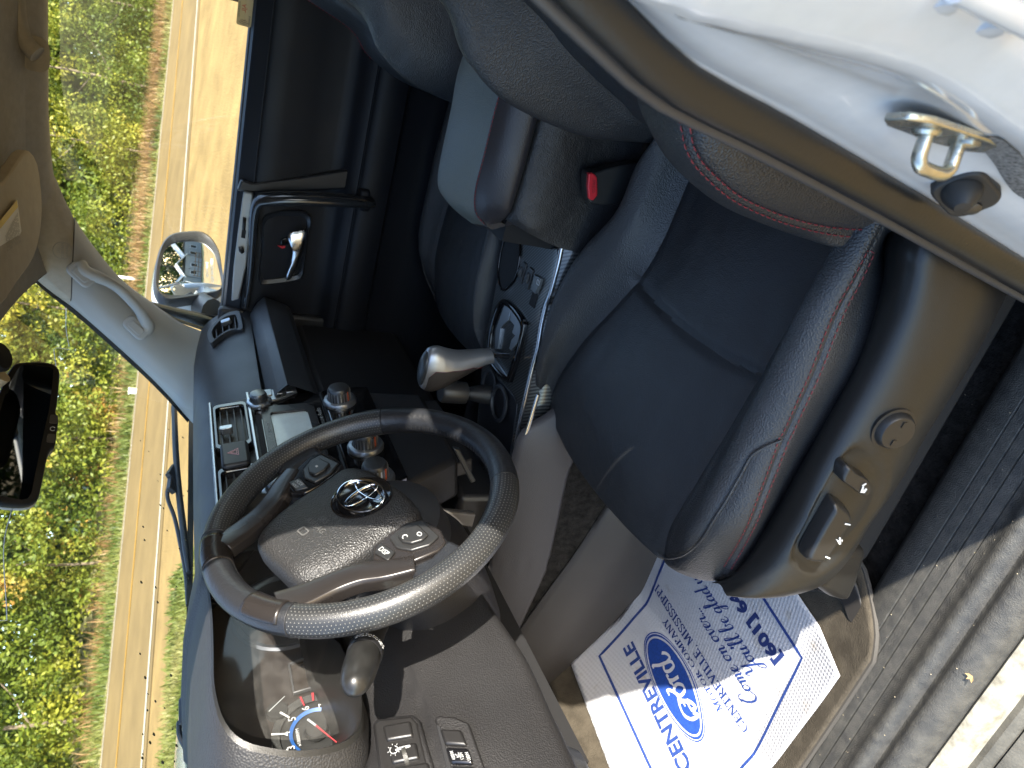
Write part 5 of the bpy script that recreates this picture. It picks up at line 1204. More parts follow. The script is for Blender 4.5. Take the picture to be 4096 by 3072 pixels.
# spokes: pods with buttons, gunmetal blades down to the rim
for s in (1, -1):
    X = lambda L: [(s*a, b) for a, b in L]
    pod_ = X([(.088, .026), (.118, .030), (.150, .024), (.163, .012), (.163, -.016), (.150, -.030), (.130, -.046), (.108, -.052), (.086, -.040)])
    plate(Fw, pod_, -.030, -.004, PB()).build('spoke_core', PLAST, sw, bevel=.006, seg=3)
    face = X([(.076, -.036), (.073, -.012), (.075, .012), (.086, .028), (.118, .029), (.138, .020), (.140, .006), (.130, -.022), (.113, -.043), (.091, -.048)])
    pf_ = plate(Fw, face, -.006, .0035, PB()).build('button_panel', GUN if s > 0 else GLOSS, sw, bevel=.0025, seg=3)
    dia = X([(.081, -.018), (.079, .004), (.089, .024), (.126, .020), (.128, .004), (.118, -.014), (.101, -.022)])
    dpl = plate(Fw, dia, .003, .0062, PB()).build('cluster_button', SWM, sw, bevel=.0015)
    dc = np.mean(dia, 0); inn_ = dc+(np.array(dia)-dc)*.62
    plate(Fw, inn_, .006, .0098, PB()).build('rocker_button', SWM, sw, bevel=.0018, seg=3)
    db_ = X([(.079, -.029), (.105, -.026), (.110, -.040), (.087, -.0425)])
    dk = plate(Fw, db_, .003, .0068, PB()).build('display_button' if s > 0 else 'mode_button', SWM, sw, bevel=.0015)
    mb = PB(); cdb = np.mean(db_, 0)
    if s > 0:
        text_on(Fw, 'DISP', cdb[0], cdb[1], .0062, mb=mb, c=.0072, wscale=.9)
        mb.tube([fpt(Fw, dc[0]-.004+.0028*math.cos(q), dc[1]-.007+.0028*math.sin(q), .0100) for q in np.linspace(.6, 5, 10)], .0006, 4)
        mb.tube([fpt(Fw, dc[0]+.006+.0032*math.cos(q), dc[1]+.006+.0022*math.sin(q), .0100) for q in np.linspace(0, 6.2, 12)], .0006, 4)
    else:
        text_on(Fw, 'MODE', cdb[0], cdb[1]+.0028, .0046, mb=mb, c=.0072, wscale=.85); text_on(Fw, 'HOLD', cdb[0], cdb[1]-.0038, .0040, mb=mb, c=.0072, wscale=.85)
        plate(Fw, rrect(.004, .003, .0005, 2, dc[0], dc[1]), .0098, .0101, mb)
    tag(mb.build('button_lettering', WHITEINK, sw, smooth=0), kind='stuff')
    if s > 0:
        pass
    # blade
    pth = cr([fpt(Fw, s*a, b, c) for a, b, c in [(.134, -.022, -.001), (.116, -.048, .000), (.098, -.070, .001), (.086, -.095, .001), (.078, -.125, .003), (.071, -.152, .008)]], 30)
    wd = np.interp(np.linspace(0, 1, 30), [0, .2, .6, 1], [.013, .015, .016, .020])
    secs = []
    for i, p in enumerate(pth):
        tg = pth[min(i+1, 29)]-pth[max(i-1, 0)]; tg /= np.linalg.norm(tg); sd = np.cross(wn, tg); sd /= np.linalg.norm(sd); h = .007
        secs.append([p+sd*wd[i]*a_+wn*b_*h for a_, b_ in ((-1, -1.6), (-1, .2), (-.82, .85), (-.4, 1.05), (.4, 1.05), (.82, .85), (1, .2), (1, -1.6))])
    mb = PB(); mb.loft(secs); mb.build('spoke_blade', GUN, sw, smooth=50, bevel=.001)
    # inlay wrapped over the rim at the blade's foot
    q0, q1 = (R(-76), R(-61)) if s > 0 else (R(241), R(256)); GI = []
    for q in np.linspace(q0, q1, 14):
        d = Fw[1]*math.cos(q)+Fw[2]*math.sin(q)
        GI.append([WC+d*(RM+(rm+.0012)*math.cos(f))+wn*((rm*1.06+.0012)*math.sin(f)) for f in np.linspace(R(30), R(185), 16)])
    PB().grid(np.array(GI)).build('rim_inlay', GUN, sw, smooth=60, solid=.002)
    # thumb rest leather between pod and rim
    th = X([(.132, .026), (.158, .030), (.166, .016), (.166, -.020), (.152, -.036), (.132, -.030), (.139, -.004)])
    plate(Fw, th, -.016, .002, PB()).build('thumb_rest', RIML, sw, bevel=.006, seg=3)
# cruise lever behind the right pod
plate(Fw, [(.118, -.050), (.146, -.036), (.152, -.052), (.130, -.064)], -.040, -.022, PB()).build('cruise_lever', SWM, sw, bevel=.004, seg=3)
PB().lathe([(.085, -.085), (.088, -.07), (.080, -.035), (.06, -.03), (0, -.03)], fpt(Fw0, 0, -.01, 0), Fw[3], 32).build('hub_shroud', PLAST, sw)
# ================================================================ steering column, stalk
sc = cpart('steering_column')
COLM = mat('column_shroud_vinyl', (.015, .014, .0145), .48, bump=[('voro', 700, .3)], rvar=.05)
mb = PB(); secs = []
for c, wx, hz_, dz in ((-.050, .070, .060, -.012), (-.062, .080, .075, -.018), (-.10, .088, .088, -.028), (-.15, .088, .092, -.036), (-.20, .085, .092, -.042), (-.26, .080, .088, -.05)):
    secs.append([fpt(Fw0, a, b, c) for a, b in cr(np.array([(wx*math.cos(q)*(1 if abs(math.cos(q)) < .9 else .98), dz+hz_*math.sin(q)*(1.0 if math.sin(q) < 0 else .75)) for q in np.linspace(0, 2*math.pi, 28, endpoint=False)]), 48, True)])
mb.loft(secs).build('column_shroud', COLM, sc, smooth=60)
lv = empty('turn_signal_stalk', sc)
p0 = at(1492, 2515, y=.085); p1 = at(1462, 2600, y=.070); p2 = at(1442, 2655, y=.062); p3 = at(1426, 2715, y=.053); p4 = at(1420, 2750, y=.049)
rt_ = at(1560, 2480, y=.10)
STK = mat('stalk_black', (.014, .014, .015), .32, rvar=.05)
ax = p3-p0; L_ = np.linalg.norm(ax)
PB().lathe([(.0165, -.055), (.0165, -.01), (.0155, 0), (.0150, L_*.30), (.0160, L_*.34), (.0160, L_*.42)], p0, ax, 28).build('stalk_arm', STK, lv)
PB().lathe([(.0180, L_*.42), (.0188, L_*.44), (.0188, L_*.56), (.0180, L_*.58), (0, L_*.58)], p0, ax, 28).build('stalk_ring', STK, lv)
PB().lathe([(.0178, L_*.58), (.0180, L_*.70), (.0172, L_*.90), (.0150, L_*1.04), (.0115, L_*1.13), (.005, L_*1.18), (0, L_*1.185)], p0, ax, 28).build('stalk_tip', mat('stalk_tip_worn', (.016, .016, .0155), .30, var=(60, .7, 1.4)), lv)
ad = ax/L_; side = np.cross(ad, V3((0, 0, 1))); side /= np.linalg.norm(side); upv = np.cross(side, ad)
tocam = CAM_POS-p2; tocam -= ad*np.dot(tocam, ad); tocam /= np.linalg.norm(tocam)
mb = PB(); 
for k, t_ in enumerate((-.75, -.35, .05, .45, .8)):
    d = tocam*math.cos(t_)+np.cross(ad, tocam)*math.sin(t_); c = p0+ax*.50+d*.0191
    Fi = frame(c, d, np.cross(d, ad)); 
    mb.tube([fpt(Fi, .0022*math.cos(q), .0022*math.sin(q)) for q in np.linspace(.6, 5.6, 9)], .0003, 4)
    mb.tube([fpt(Fi, .003, -.0015), fpt(Fi, .005, -.0022)], .0003, 4); mb.tube([fpt(Fi, .003, .0015), fpt(Fi, .005, .0022)], .0003, 4)
tag(mb.build('stalk_icons', WHITEINK, lv, smooth=0), kind='stuff')
# ================================================================ centre console
co = cpart('centre_console')
def carbon_mat():
    mt = bpy.data.materials.new('carbon_weave'); mt.use_nodes = True; n = mt.node_tree.nodes; l = mt.node_tree.links; b = n['Principled BSDF']
    tc = n.new('ShaderNodeTexCoord'); mp = n.new('ShaderNodeMapping'); mp.inputs['Rotation'].default_value = (0, 0, R(45)); l.new(tc.outputs['Object'], mp.inputs[0])
    wv = n.new('ShaderNodeTexWave'); wv.inputs['Scale'].default_value = 62; wv.inputs['Distortion'].default_value = .0; l.new(mp.outputs[0], wv.inputs['Vector'])
    ck = n.new('ShaderNodeTexChecker'); ck.inputs['Scale'].default_value = 420; ck.inputs['Color1'].default_value = (.7, .7, .7, 1); ck.inputs['Color2'].default_value = (1, 1, 1, 1); l.new(mp.outputs[0], ck.inputs[0])
    rp = n.new('ShaderNodeValToRGB'); l.new(wv.outputs['Fac'], rp.inputs[0]); rp.color_ramp.elements[0].position = .35; rp.color_ramp.elements[1].position = .65
    rp.color_ramp.elements[0].color = (.010, .011, .012, 1); rp.color_ramp.elements[1].color = (.085, .088, .085, 1)
    mx = n.new('ShaderNodeMix'); mx.data_type = 'RGBA'; mx.blend_type = 'MULTIPLY'; mx.inputs[0].default_value = .8; l.new(rp.outputs[0], mx.inputs[6]); l.new(ck.outputs[0], mx.inputs[7])
    l.new(mx.outputs[2], b.inputs['Base Color']); b.inputs['Roughness'].default_value = .30; b.inputs['Coat Weight'].default_value = .8; b.inputs['Coat Roughness'].default_value = .06
    b.inputs['Metallic'].default_value = .25; return mt
CARB = carbon_mat()
c8 = lambda L: [(1500+a*.6028, 800+b*.6028) for a, b in L]
ZT = .392
def zc(y): return float(np.interp(y, [-.35, -.1, .1, .3], [.402, .394, .388, .388]))
Fk_ = frame((0, -.08, ZT), (0, .035, 1), (1, 0, 0))
def onC(L, c=0): return [onF(Fk_, px, py, c) for px, py in c8(L)]
# top deck with the driver side edge bright
deck = onC([(930, 200), (1130, 318), (1215, 312), (1210, 420), (1140, 640), (1105, 720), (1080, 860), (1000, 1240), (960, 1420), (905, 1640), (860, 1800), (640, 1800), (690, 1330), (715, 960), (760, 780), (810, 520), (850, 330)])
plate(Fk_, deck, -.030, 0, PB()).build('console_deck', CARB, co, bevel=.002)
# bright edge and carbon side strip
e1 = [(1238, 318), (1215, 430), (1165, 620), (1135, 700), (1105, 830), (1080, 980), (1040, 1130), (1000, 1300), (960, 1480), (925, 1659), (880, 1850)]
ed = cr(np.array([fpt(Fk_, *onF(Fk_, *q), .0) for q in c8(e1)]), 60)
PB().tube(ed, .0042, 8).build('deck_edge', mat('edge_silver', (.50, .51, .53), .22, metal=.9), co, smooth=60)
sd_ = []
for i, p in enumerate(ed):
    sd_.append([p+V3((-.001, 0, -.002)), p+V3((-.010, 0, -.016)), p+V3((-.016, 0, -.036)), p+V3((-.018, 0, -.055))])
PB().grid(np.array(sd_)).build('side_strip', CARB, co, smooth=60)
# bright lower moulding beside the knee panel
lm = cr(np.array([at(px, py, x=-.168) for px, py in c8([(1085, 1290), (1050, 1400), (1010, 1530), (975, 1640), (945, 1740), (900, 1900)])]), 30)
PB().tube(lm, .0032, 8, flat=1.2).build('lower_moulding', mat('edge_silver', (.50, .51, .53), .22, metal=.9), co)
# console flanks
def flank(x0, nm, pts, mt): 
    return PB().grid(np.array(pts)).build(nm, mt, co, smooth=60)
FLANK = mat('console_flank_vinyl', (.060, .055, .057), .50, bump=[('voro', 640, .35)], rvar=.05)
c7b = lambda L: [(1900+a*.6633, 1700+b*.6633) for a, b in L]
f_top = cr(np.vstack([[(-.150, -.10, .30), (-.165, -.01, .335)], [at(px, py, x=-.172) for px, py in c7b([(310, 60), (240, 290), (150, 690), (100, 930), (40, 1180)])]]), 40)
f_bot = cr(np.vstack([[(-.165, -.10, .25), (-.180, .0, .28)], [at(px, py, x=-.192) for px, py in c7b([(570, 270), (530, 420), (440, 830), (400, 940), (290, 1180), (250, 1290)])]]), 40)
fg = subdiv(np.array([f_top+V3((.012, 0, .006)), f_top, f_top*.6+f_bot*.4+V3((-.006, 0, 0)), f_bot*.85+f_top*.15+V3((-.003, 0, 0)), f_bot, f_bot+V3((.012, 0, -.01))]), [0, 2, 8, 14, 18, 20])
sm_ = cr(near(fg, c7b([(130, 870), (300, 850), (440, 830)])), 60); NF = normals(fg); NF *= (-1 if NF[20, 10][0] > 0 else 1); fg = groove2(fg, sm_, .0035, .003, NF)
PB().grid(fg).build('console_flank', FLANK, co, smooth=70)
g_top = cr(np.vstack([[(-.192, -.15, .12), (-.197, .05, .15)], [at(px, py, x=-.202) for px, py in c7b([(810, 500), (640, 770), (430, 1060), (250, 1310), (170, 1420)])]]), 40)
g_bot = cr(np.vstack([[(-.215, -.15, .0), (-.218, .05, .02)], [at(px, py, x=-.218) for px, py in c7b([(1040, 740), (960, 930), (840, 1130), (600, 1420)])], [(-.222, .72, .22)]]), 40)
PB().grid(np.array([f_bot+V3((.008, 0, .006)), f_bot*.5+g_top*.5+V3((.010, 0, 0)), g_top+V3((.006, 0, -.01))])).build('tunnel_carpet', CARPET, co, smooth=60)
TUN = mat('tunnel_panel_vinyl', (.045, .040, .037), .55, bump=[('voro', 700, .25)], rvar=.05)
PB().grid(subdiv(np.array([g_top+V3((.012, 0, .002)), g_top, g_top*.5+g_bot*.5+V3((-.012, 0, 0)), g_bot, g_bot+V3((.0, 0, -.06))]), [0, 2, 10, 18, 20])).build('tunnel_panel', TUN, co, smooth=70)
PB().grid(np.array([[(.125, y, .375), (.135, y, .2), (.14, y, .0)] for y in np.linspace(-.55, .55, 10)])).build('console_flank', PLAST, co)
# shift gate
go_ = onC([(865, 655), (1000, 800), (985, 950), (935, 1110), (895, 1215), (770, 1080), (765, 950), (790, 800)]); gq = cr(np.array(go_), 40, True)
gt = empty('shift_gate', co)
gi = oc_s(gq, .84)
ring_plate(Fk_, gq, gi, -.004, .008, PB()).build('gate_frame', GLOSS, gt, bevel=.004, seg=3)
gm = onC([(880, 700), (985, 800), (960, 905), (905, 1000), (880, 940), (820, 860), (845, 770)], .004)
# silver gate plate with a zig-zag slot (slot is a dark recessed prism standing 0.4 mm proud of nothing: cut as two plates)
pl_l = onC([(868, 672), (905, 712), (885, 800), (850, 830), (835, 850), (815, 990), (795, 985), (800, 860)], .004)
pl_r = onC([(905, 712), (990, 800), (975, 900), (940, 960), (905, 1000), (890, 985), (905, 930), (930, 900), (910, 880), (925, 830), (895, 800)], .004)
plate(Fk_, pl_l, -.004, .0045, PB()).build('gate_plate', SILV, gt, bevel=.001); plate(Fk_, pl_r, -.004, .0045, PB()).build('gate_plate', SILV, gt, bevel=.001)
plate(Fk_, gi, -.02, -.003, PB()).build('gate_slot', DARK, gt)
plate(Fk_, onC([(790, 1040), (895, 1190), (880, 1210), (770, 1085)], .004), -.002, .005, PB()).build('gate_trim', SILV, gt, bevel=.0015)
plate(Fk_, onC([(1000, 800), (1004, 830), (950, 1060), (900, 1215), (880, 1200), (955, 980)], .004), -.002, .010, PB()).build('gate_rail', GLOSS, gt, bevel=.003)
# gear lever
gl_ = empty('gear_lever', co)
base = fpt(Fk_, *onF(Fk_, *c8([(880, 1035)])[0]), .0)
pts = [(880, 1025), (770, 1018), (720, 1015)]
k0 = base; k1 = at(*c8([(775, 1022)])[0], x=-.035)
PB().tube([k0+V3((0, 0, -.02)), (k0+k1)/2+V3((0, .002, 0)), k1], .0055, 12).build('lever_rod', CHROME, gl_)
KS = [((770, 990), (775, 1078), .0150), ((715, 992), (740, 1084), .0175), ((665, 995), (700, 1098), .019), ((560, 1000), (600, 1150), .0215), ((480, 986), (505, 1200), .0235), ((425, 970), (420, 1248), .0250), ((385, 972), (355, 1262), .0250), ((358, 984), (312, 1250), .0225), ((350, 994), (296, 1236), .0185)]
ktop = cr(np.array([at(*c8([q[0]])[0], x=-.037) for q in KS]), 40); kbot = cr(np.array([at(*c8([q[1]])[0], x=-.037) for q in KS]), 40); krad = np.interp(np.linspace(0, 1, 40), np.linspace(0, 1, len(KS)), [q[2] for q in KS])
KX = V3((-1, 0, 0))
def ksec(i, f0, f1, k, n): 
    c = (ktop[i]+kbot[i])/2; h = (ktop[i]-kbot[i])/2; return [c+(h*math.sin(f)+KX*krad[i]*math.cos(f))*k for f in np.linspace(f0, f1, n)]
PB().loft([ksec(i, 0, 2*math.pi*(1-1/28), 1, 28) for i in range(40)]).build('lever_knob', mat('knob_silver', (.34, .36, .39), .32, metal=.7, rvar=.05), gl_, smooth=50)
lf0 = lambda i: np.interp(i, [5, 12, 24, 34, 38], [-1.1, -.15, .10, .10, -.30])
PB().grid(np.array([ksec(i, -2.2, lf0(i), 1.03, 14) for i in range(5, 38)])).build('knob_leather', mat('knob_leather', (.026, .023, .022), .5, bump=[('voro', 750, .5)]), gl_, smooth=70)
mb = PB(); stitches(np.array([ksec(i, lf0(i), lf0(i), 1.035, 1)[0] for i in range(6, 38)]), np.tile(KX, (32, 1)), .0004, .0026, .0016, mb=mb); tag(mb.build('knob_stitching', REDTH, gl_), kind='stuff')
ce = (ktop[39]+kbot[39])/2; ax_ = ce-(ktop[34]+kbot[34])/2; ax_ /= np.linalg.norm(ax_)
capl = [np.array(ksec(i, 0, 2*math.pi*(1-1/28), k, 28))+ax_*o_ for i, k, o_ in ((39, .90, -.002), (39, .90, .0025), (39, .70, .006), (39, .30, .0075))]
PB().loft(capl).build('knob_cap', mat('knob_cap_black', (.03, .034, .036), .35), gl_, smooth=50)
q0_ = [at(*c8([(a, b)])[0], x=-.063) for a, b in [(352, 1002), (374, 1020), (366, 1090), (330, 1188), (302, 1213), (282, 1200), (288, 1140), (318, 1060)]]
PB().box((.0, .34, .28), (.25, .26, .36)).build('console_front', PLAST, co, bevel=.01)
# transfer case lever beside it
tl = empty('transfer_lever', co)
a0_ = at(*c8([(430, 1270)])[0], x=.01); a1_ = at(*c8([(600, 1280)])[0], x=.01); a2_ = at(*c8([(720, 1290)])[0], x=.01)
d_ = a1_-a0_; PB().lathe([(0, 0), (.018, .001), (.0215, .006), (.0215, np.linalg.norm(d_)*.97), (.019, np.linalg.norm(d_)), (0, np.linalg.norm(d_))], a0_, d_, 28).build('transfer_knob', mat('transfer_black', (.025, .024, .024), .4), tl, smooth=35)
PB().tube([a1_, (a1_+a2_)/2, a2_+V3((0, 0, -.08))], [.009, .016, .03], 14).build('transfer_boot', PLAST, tl, smooth=70)
# cup holder ring and well at the rear left
cq = cr(np.array(onC([(895, 215), (935, 208), (960, 260), (968, 350), (950, 480), (905, 560), (850, 590), (830, 500), (840, 380), (865, 280)])), 40, True)
ring_plate(Fk_, oc_s(cq, 1.06), cq, -.006, .0045, PB()).build('cup_holder_rim', GLOSS, co, bevel=.0015)
plate(Fk_, cq, -.05, .0012, PB()).build('cup_holder_well', DARK, co)
# front tray and cup ring
tq = cr(np.array(onC([(755, 1160), (790, 1150), (930, 1310), (945, 1360), (930, 1480), (905, 1659), (880, 1760), (700, 1760), (690, 1500), (730, 1240)])), 40, True)
plate(Fk_, tq, -.012, .0016, PB()).build('front_tray', mat('tray_black', (.010, .010, .012), .35), co, bevel=.001)
rq = onF(Fk_, *c8([(855, 1370)])[0]); PB().lathe([(.030, 0), (.036, .004), (.036, .007), (.030, .008), (.028, .004)], fpt(Fk_, rq[0]+.012, rq[1], .001), Fk_[3], 36, caps=False).build('cup_ring', PLASTG, co)
rq = onF(Fk_, *c8([(780, 1240)])[0]); PB().lathe([(.026, 0), (.033, .004), (.033, .006), (.026, .006), (.024, .003)], fpt(Fk_, rq[0]+.008, rq[1], .001), Fk_[3], 36, caps=False).build('cup_ring', PLASTG, co)
# heated seat and other switches on the deck
def dk_sw(L, nm, mt, h=.004, bev=.0015): return plate(Fk_, onC(L, .002), -.003, h, PB()).build(nm, mt, co, bevel=bev)
for off_ in (0, 1):
    dx = off_*45; dy = off_*38
    b_ = dk_sw([(985+dx, 405+dy), (1005+dx, 425+dy), (970+dx, 560+dy), (940+dx, 535+dy)], 'seat_heater_switch', SWM, .003)
    wc = onC([(968+dx, 480+dy)], .003)[0]; PB().lathe([(0, -.0035), (.013, -.0035), (.013, .0035), (0, .0035)], fpt(Fk_, wc[0], wc[1], -.005), Fk_[1], 24).build('heater_wheel', mat('wheel_grey', (.06, .062, .065), .35, bump=[('voro', 1200, .4)]), b_)
dk_sw([(1068, 492), (1112, 520), (1095, 580), (1075, 625), (1045, 600)], 'console_switch', mat('switch_bright', (.09, .095, .095), .25), .006)
dk_sw([(1045, 605), (1078, 630), (1052, 722), (1015, 690)], 'switch_hole', DARK, .0018)
mb = PB(); wc = onC([(1083, 548)], .0065)[0]; ring_plate(Fk_, rrect(.011, .009, .001, 2, *wc), rrect(.008, .006, .0006, 2, *wc), .0064, .0067, mb); plate(Fk_, rrect(.001, .006, .0002, 1, *wc), .0064, .0067, mb); tag(mb.build('switch_icon', WHITEINK, co, smooth=0), kind='stuff')
# ---------------------------------------------------------------- armrest box and lid
c1b = lambda L: [(1500+a*.6027, a*0+b*.6027) for a, b in L]
LIDM = mat('lid_vinyl_sheen', (.085, .095, .084), .46, bump=[('voro', 520, .4)], rvar=.06, var=(18, .9, 1.12))
LIDS = mat('lid_side_leather', (.030, .029, .033), .40, bump=[('voro', 560, .4)], rvar=.06)
ar = empty('armrest', co)
zl = .575
r1_ = [at(px, py, z=z) for px, py, z in [(*c1b([(700, 100)])[0], .575), (*c1b([(560, 440)])[0], .575), (*c1b([(500, 740)])[0], .574), (*c1b([(440, 1020)])[0], .573), (*c1b([(416, 1170)])[0], .570), (*c1b([(430, 1270)])[0], .562), (*c1b([(520, 1385)])[0], .548), (*c1b([(640, 1480)])[0], .535)]]
r2_ = [at(px, py, z=z) for px, py, z in [(*c1b([(960, 100)])[0], .570), (*c1b([(840, 560)])[0], .570), (*c1b([(790, 740)])[0], .570), (*c1b([(720, 1030)])[0], .568), (*c1b([(672, 1220)])[0], .564), (*c1b([(658, 1330)])[0], .558), (*c1b([(672, 1420)])[0], .548), (*c1b([(738, 1500)])[0], .530)]]
r3_ = [at(px, py, z=z) for px, py, z in [(*c1b([(1180, 250)])[0], .520), (*c1b([(1110, 640)])[0], .517), (*c1b([(1065, 820)])[0], .516), (*c1b([(985, 1120)])[0], .514), (*c1b([(925, 1320)])[0], .512), (*c1b([(895, 1405)])[0], .510), (*c1b([(870, 1440)])[0], .508), (*c1b([(835, 1475)])[0], .507)]]
n_ = 50; q1, q2, q3 = cr(r1_, n_), cr(r2_, n_), cr(r3_, n_); f_ = np.clip((1-np.linspace(0, 1, n_)[:, None])/.15, 0, 1)**.6
top_ = np.array([q1+V3((.012, 0, -.05)), q1+V3((.010, 0, -.022)), q1, (q1*.7+q2*.3)+V3((0, 0, .006))*f_, (q1*.35+q2*.65)+V3((0, 0, .006))*f_, q2])
PB().grid(subdiv(top_, [0, 3, 8, 14, 20, 26])).build('lid_top', LIDM, ar, smooth=70)
sd2 = np.array([q2, q2*.6+q3*.4+V3((-.010, 0, .006))*f_, q2*.25+q3*.75+V3((-.012, 0, .0))*f_, q3, q3+V3((.02, 0, -.01))])
PB().grid(subdiv(sd2, [0, 7, 13, 18, 21])).build('lid_side', LIDS, ar, smooth=70)
fe = np.array([q1[-1]+(q2[-1]-q1[-1])*t_ for t_ in np.linspace(0, 1, 8)]+[q2[-1]+(q3[-1]-q2[-1])*t_ for t_ in np.linspace(.15, 1, 7)])
PB().grid(np.array([fe, fe+V3((0, .004, -.012)), fe+V3((0, -.004, -.03)), fe+V3((0, -.05, -.04))])).build('lid_front', LIDS, ar, smooth=70)
nl = np.tile(V3((-.5, 0, .8)), (n_, 1)); mb = PB(); sl = cr(q2, 140); nl = np.tile(V3((-.5, 0, .8)), (140, 1))
stitches(sl+V3((-.0045, 0, .0005)), nl, .0006, .0042, .002, mb=mb); tag(mb.build('lid_stitching', REDTH, ar), kind='stuff')
PB().tube(q2+V3((-.001, 0, .0)), .0014, 6).build('lid_piping', LIDS, ar)
# box below the lid
bx1 = [at(px, py, z=.505) for px, py in c1b([(1215, 250), (1110, 720), (1075, 830), (990, 1130), (905, 1410), (870, 1455)])]
b_top = cr(bx1, n_); b_top = b_top
b_low = np.array([at(px, py, x=-.135) for px, py in c1b([(1700, 500), (1560, 900), (1500, 1100), (1430, 1350), (1350, 1540), (1240, 1650)])]); b_low = cr(b_low, n_)
mid_ = b_top*.5+b_low*.5+V3((-.010, 0, .008))
BOXM = mat('console_box_leather', (.020, .0195, .020), .44, bump=[('voro', 540, .5), ('noise', 45, .15)], rvar=.07)
PB().grid(subdiv(np.array([b_top+V3((.03, 0, .004)), b_top, b_top*.8+b_low*.2+V3((-.009, 0, .004)), mid_, b_low, b_low+V3((-.004, 0, -.06))]), [0, 2, 7, 13, 20, 24])).build('box_side', BOXM, ar, smooth=70)
bf = [at(px, py, y=-.235) for px, py in c1b([(870, 1455), (960, 1520), (1050, 1590), (1130, 1640), (1235, 1655)])]
e_ = cr([b_top[-1], b_top[-1]*.6+b_low[-1]*.4, b_low[-1]], 12)
PB().grid(np.array([e_, e_+V3((.03, .006, -.006)), e_+V3((.10, .004, -.004)), e_+V3((.22, -.006, 0))])).build('box_front', BOXM, ar, smooth=70)
PB().box((.02, -.44, .42), (.20, .36, .14)).build('box_core', DARK, ar)
# seat belt buckle
bk_ = cpart('seat_belt_buckle')
bq = [at(px, py, x=-.175) for px, py in c1b([(1408, 1145), (1480, 1140), (1560, 1110), (1735, 1085), (1760, 1130), (1640, 1340), (1490, 1362), (1415, 1330)])]
PB().prism(cr(np.array(bq), 32, True), (.026, 0, -.004)).build('buckle_body', mat('buckle_black', (.018, .018, .018), .42), bk_, bevel=.004, seg=3)
bq = [at(px, py, x=-.182) for px, py in c1b([(1418, 1150), (1448, 1148), (1476, 1178), (1478, 1300), (1448, 1334), (1420, 1322), (1412, 1240)])]
rb = PB().prism(bq, (.018, 0, -.004)).build('release_button', RED, bk_, bevel=.002, seg=2)
Fbk = frame(np.mean(bq, 0)+V3((-.0012, 0, .0006)), (-1, 0, .1), bq[4]-bq[1])
mb = PB(); text_on(Fbk, 'PRESS', 0, .002, .0052, mb=mb, c=.0006); mb.build('buckle_lettering', mat('red_moulded', (.30, .01, .02), .4), rb, smooth=0)
# ================================================================ floor mats and pedals
FPr = cr([(-.4, .0), (.30, .0), (.45, .03), (.60, .12), (.72, .24), (.80, .40)], 400)
FSr = np.concatenate([[0], np.cumsum(np.linalg.norm(np.diff(FPr, axis=0), axis=1))]); FSr -= np.interp(0, FPr[:, 0], FSr)
def fl_pt(u, s, off=.03):     # point on the foot well: u across the car, s along the floor profile
    y = np.interp(s, FSr, FPr[:, 0]); z = np.interp(s, FSr, FPr[:, 1]); e = .002
    dy = np.interp(s+e, FSr, FPr[:, 0])-np.interp(s-e, FSr, FPr[:, 0]); dz = np.interp(s+e, FSr, FPr[:, 1])-np.interp(s-e, FSr, FPr[:, 1]); k = math.hypot(dy, dz)
    return V3((u, y-dz/k*off, z+dy/k*off))
# carpet mat
rear = cr(np.array([(-.19, .00), (-.35, -.02), (-.50, -.01), (-.575, .012), (-.62, .040), (-.655, .072), (-.672, .105)]), 30)
front = cr(np.array([(-.20, .70), (-.35, .72), (-.48, .71), (-.56, .66), (-.61, .60), (-.64, .52), (-.668, .40)]), 30)
MG = np.array([[fl_pt(*(r_+(f_-r_)*t_), .016+.020*max(0, (-(r_+(f_-r_)*t_)[0]-.585)/.08)**1.0) for r_, f_ in zip(rear, front)] for t_ in np.linspace(0, 1, 40)])
fm = MB().grid(MG).build('floor_mat', MATC, smooth=60, solid=.010); tag(fm, 'dusty brown grey carpet mat in the driver foot well under the paper', 'floor mat')
bd = MB(); edge = np.vstack([MG[0, :-1], MG[:, -1]])
bd.tube(edge+V3((0, 0, .002)), .0045, 6).build('mat_binding', mat('mat_binding', (.05, .045, .038), .8, bump=[('noise', 500, .4)]), fm)
# rubber hook plate on the mat's rear corner
hk = MB(); hp = [(-.47, .00), (-.56, .018), (-.612, .050), (-.640, .078), (-.615, .092), (-.585, .075), (-.555, .085), (-.52, .11), (-.47, .10)]
G0 = [fl_pt(u, s, .028) for u, s in cr(np.array(hp), 36, True)]; hk.prism(G0, (0, 0, .006)).build('mat_hook_plate', mat('hook_rubber', (.022, .020, .018), .55, bump=[('noise', 500, .2)]), fm, bevel=.004, seg=3)
MB().lathe([(.024, 0), (.025, .004), (.022, .007), (.019, .006), (.0185, -.004), (0, -.004)], fl_pt(-.545, .062, .034), (0, 0, 1), 32).build('mat_hook', mat('hook_rubber', (.022, .020, .018), .55), fm)
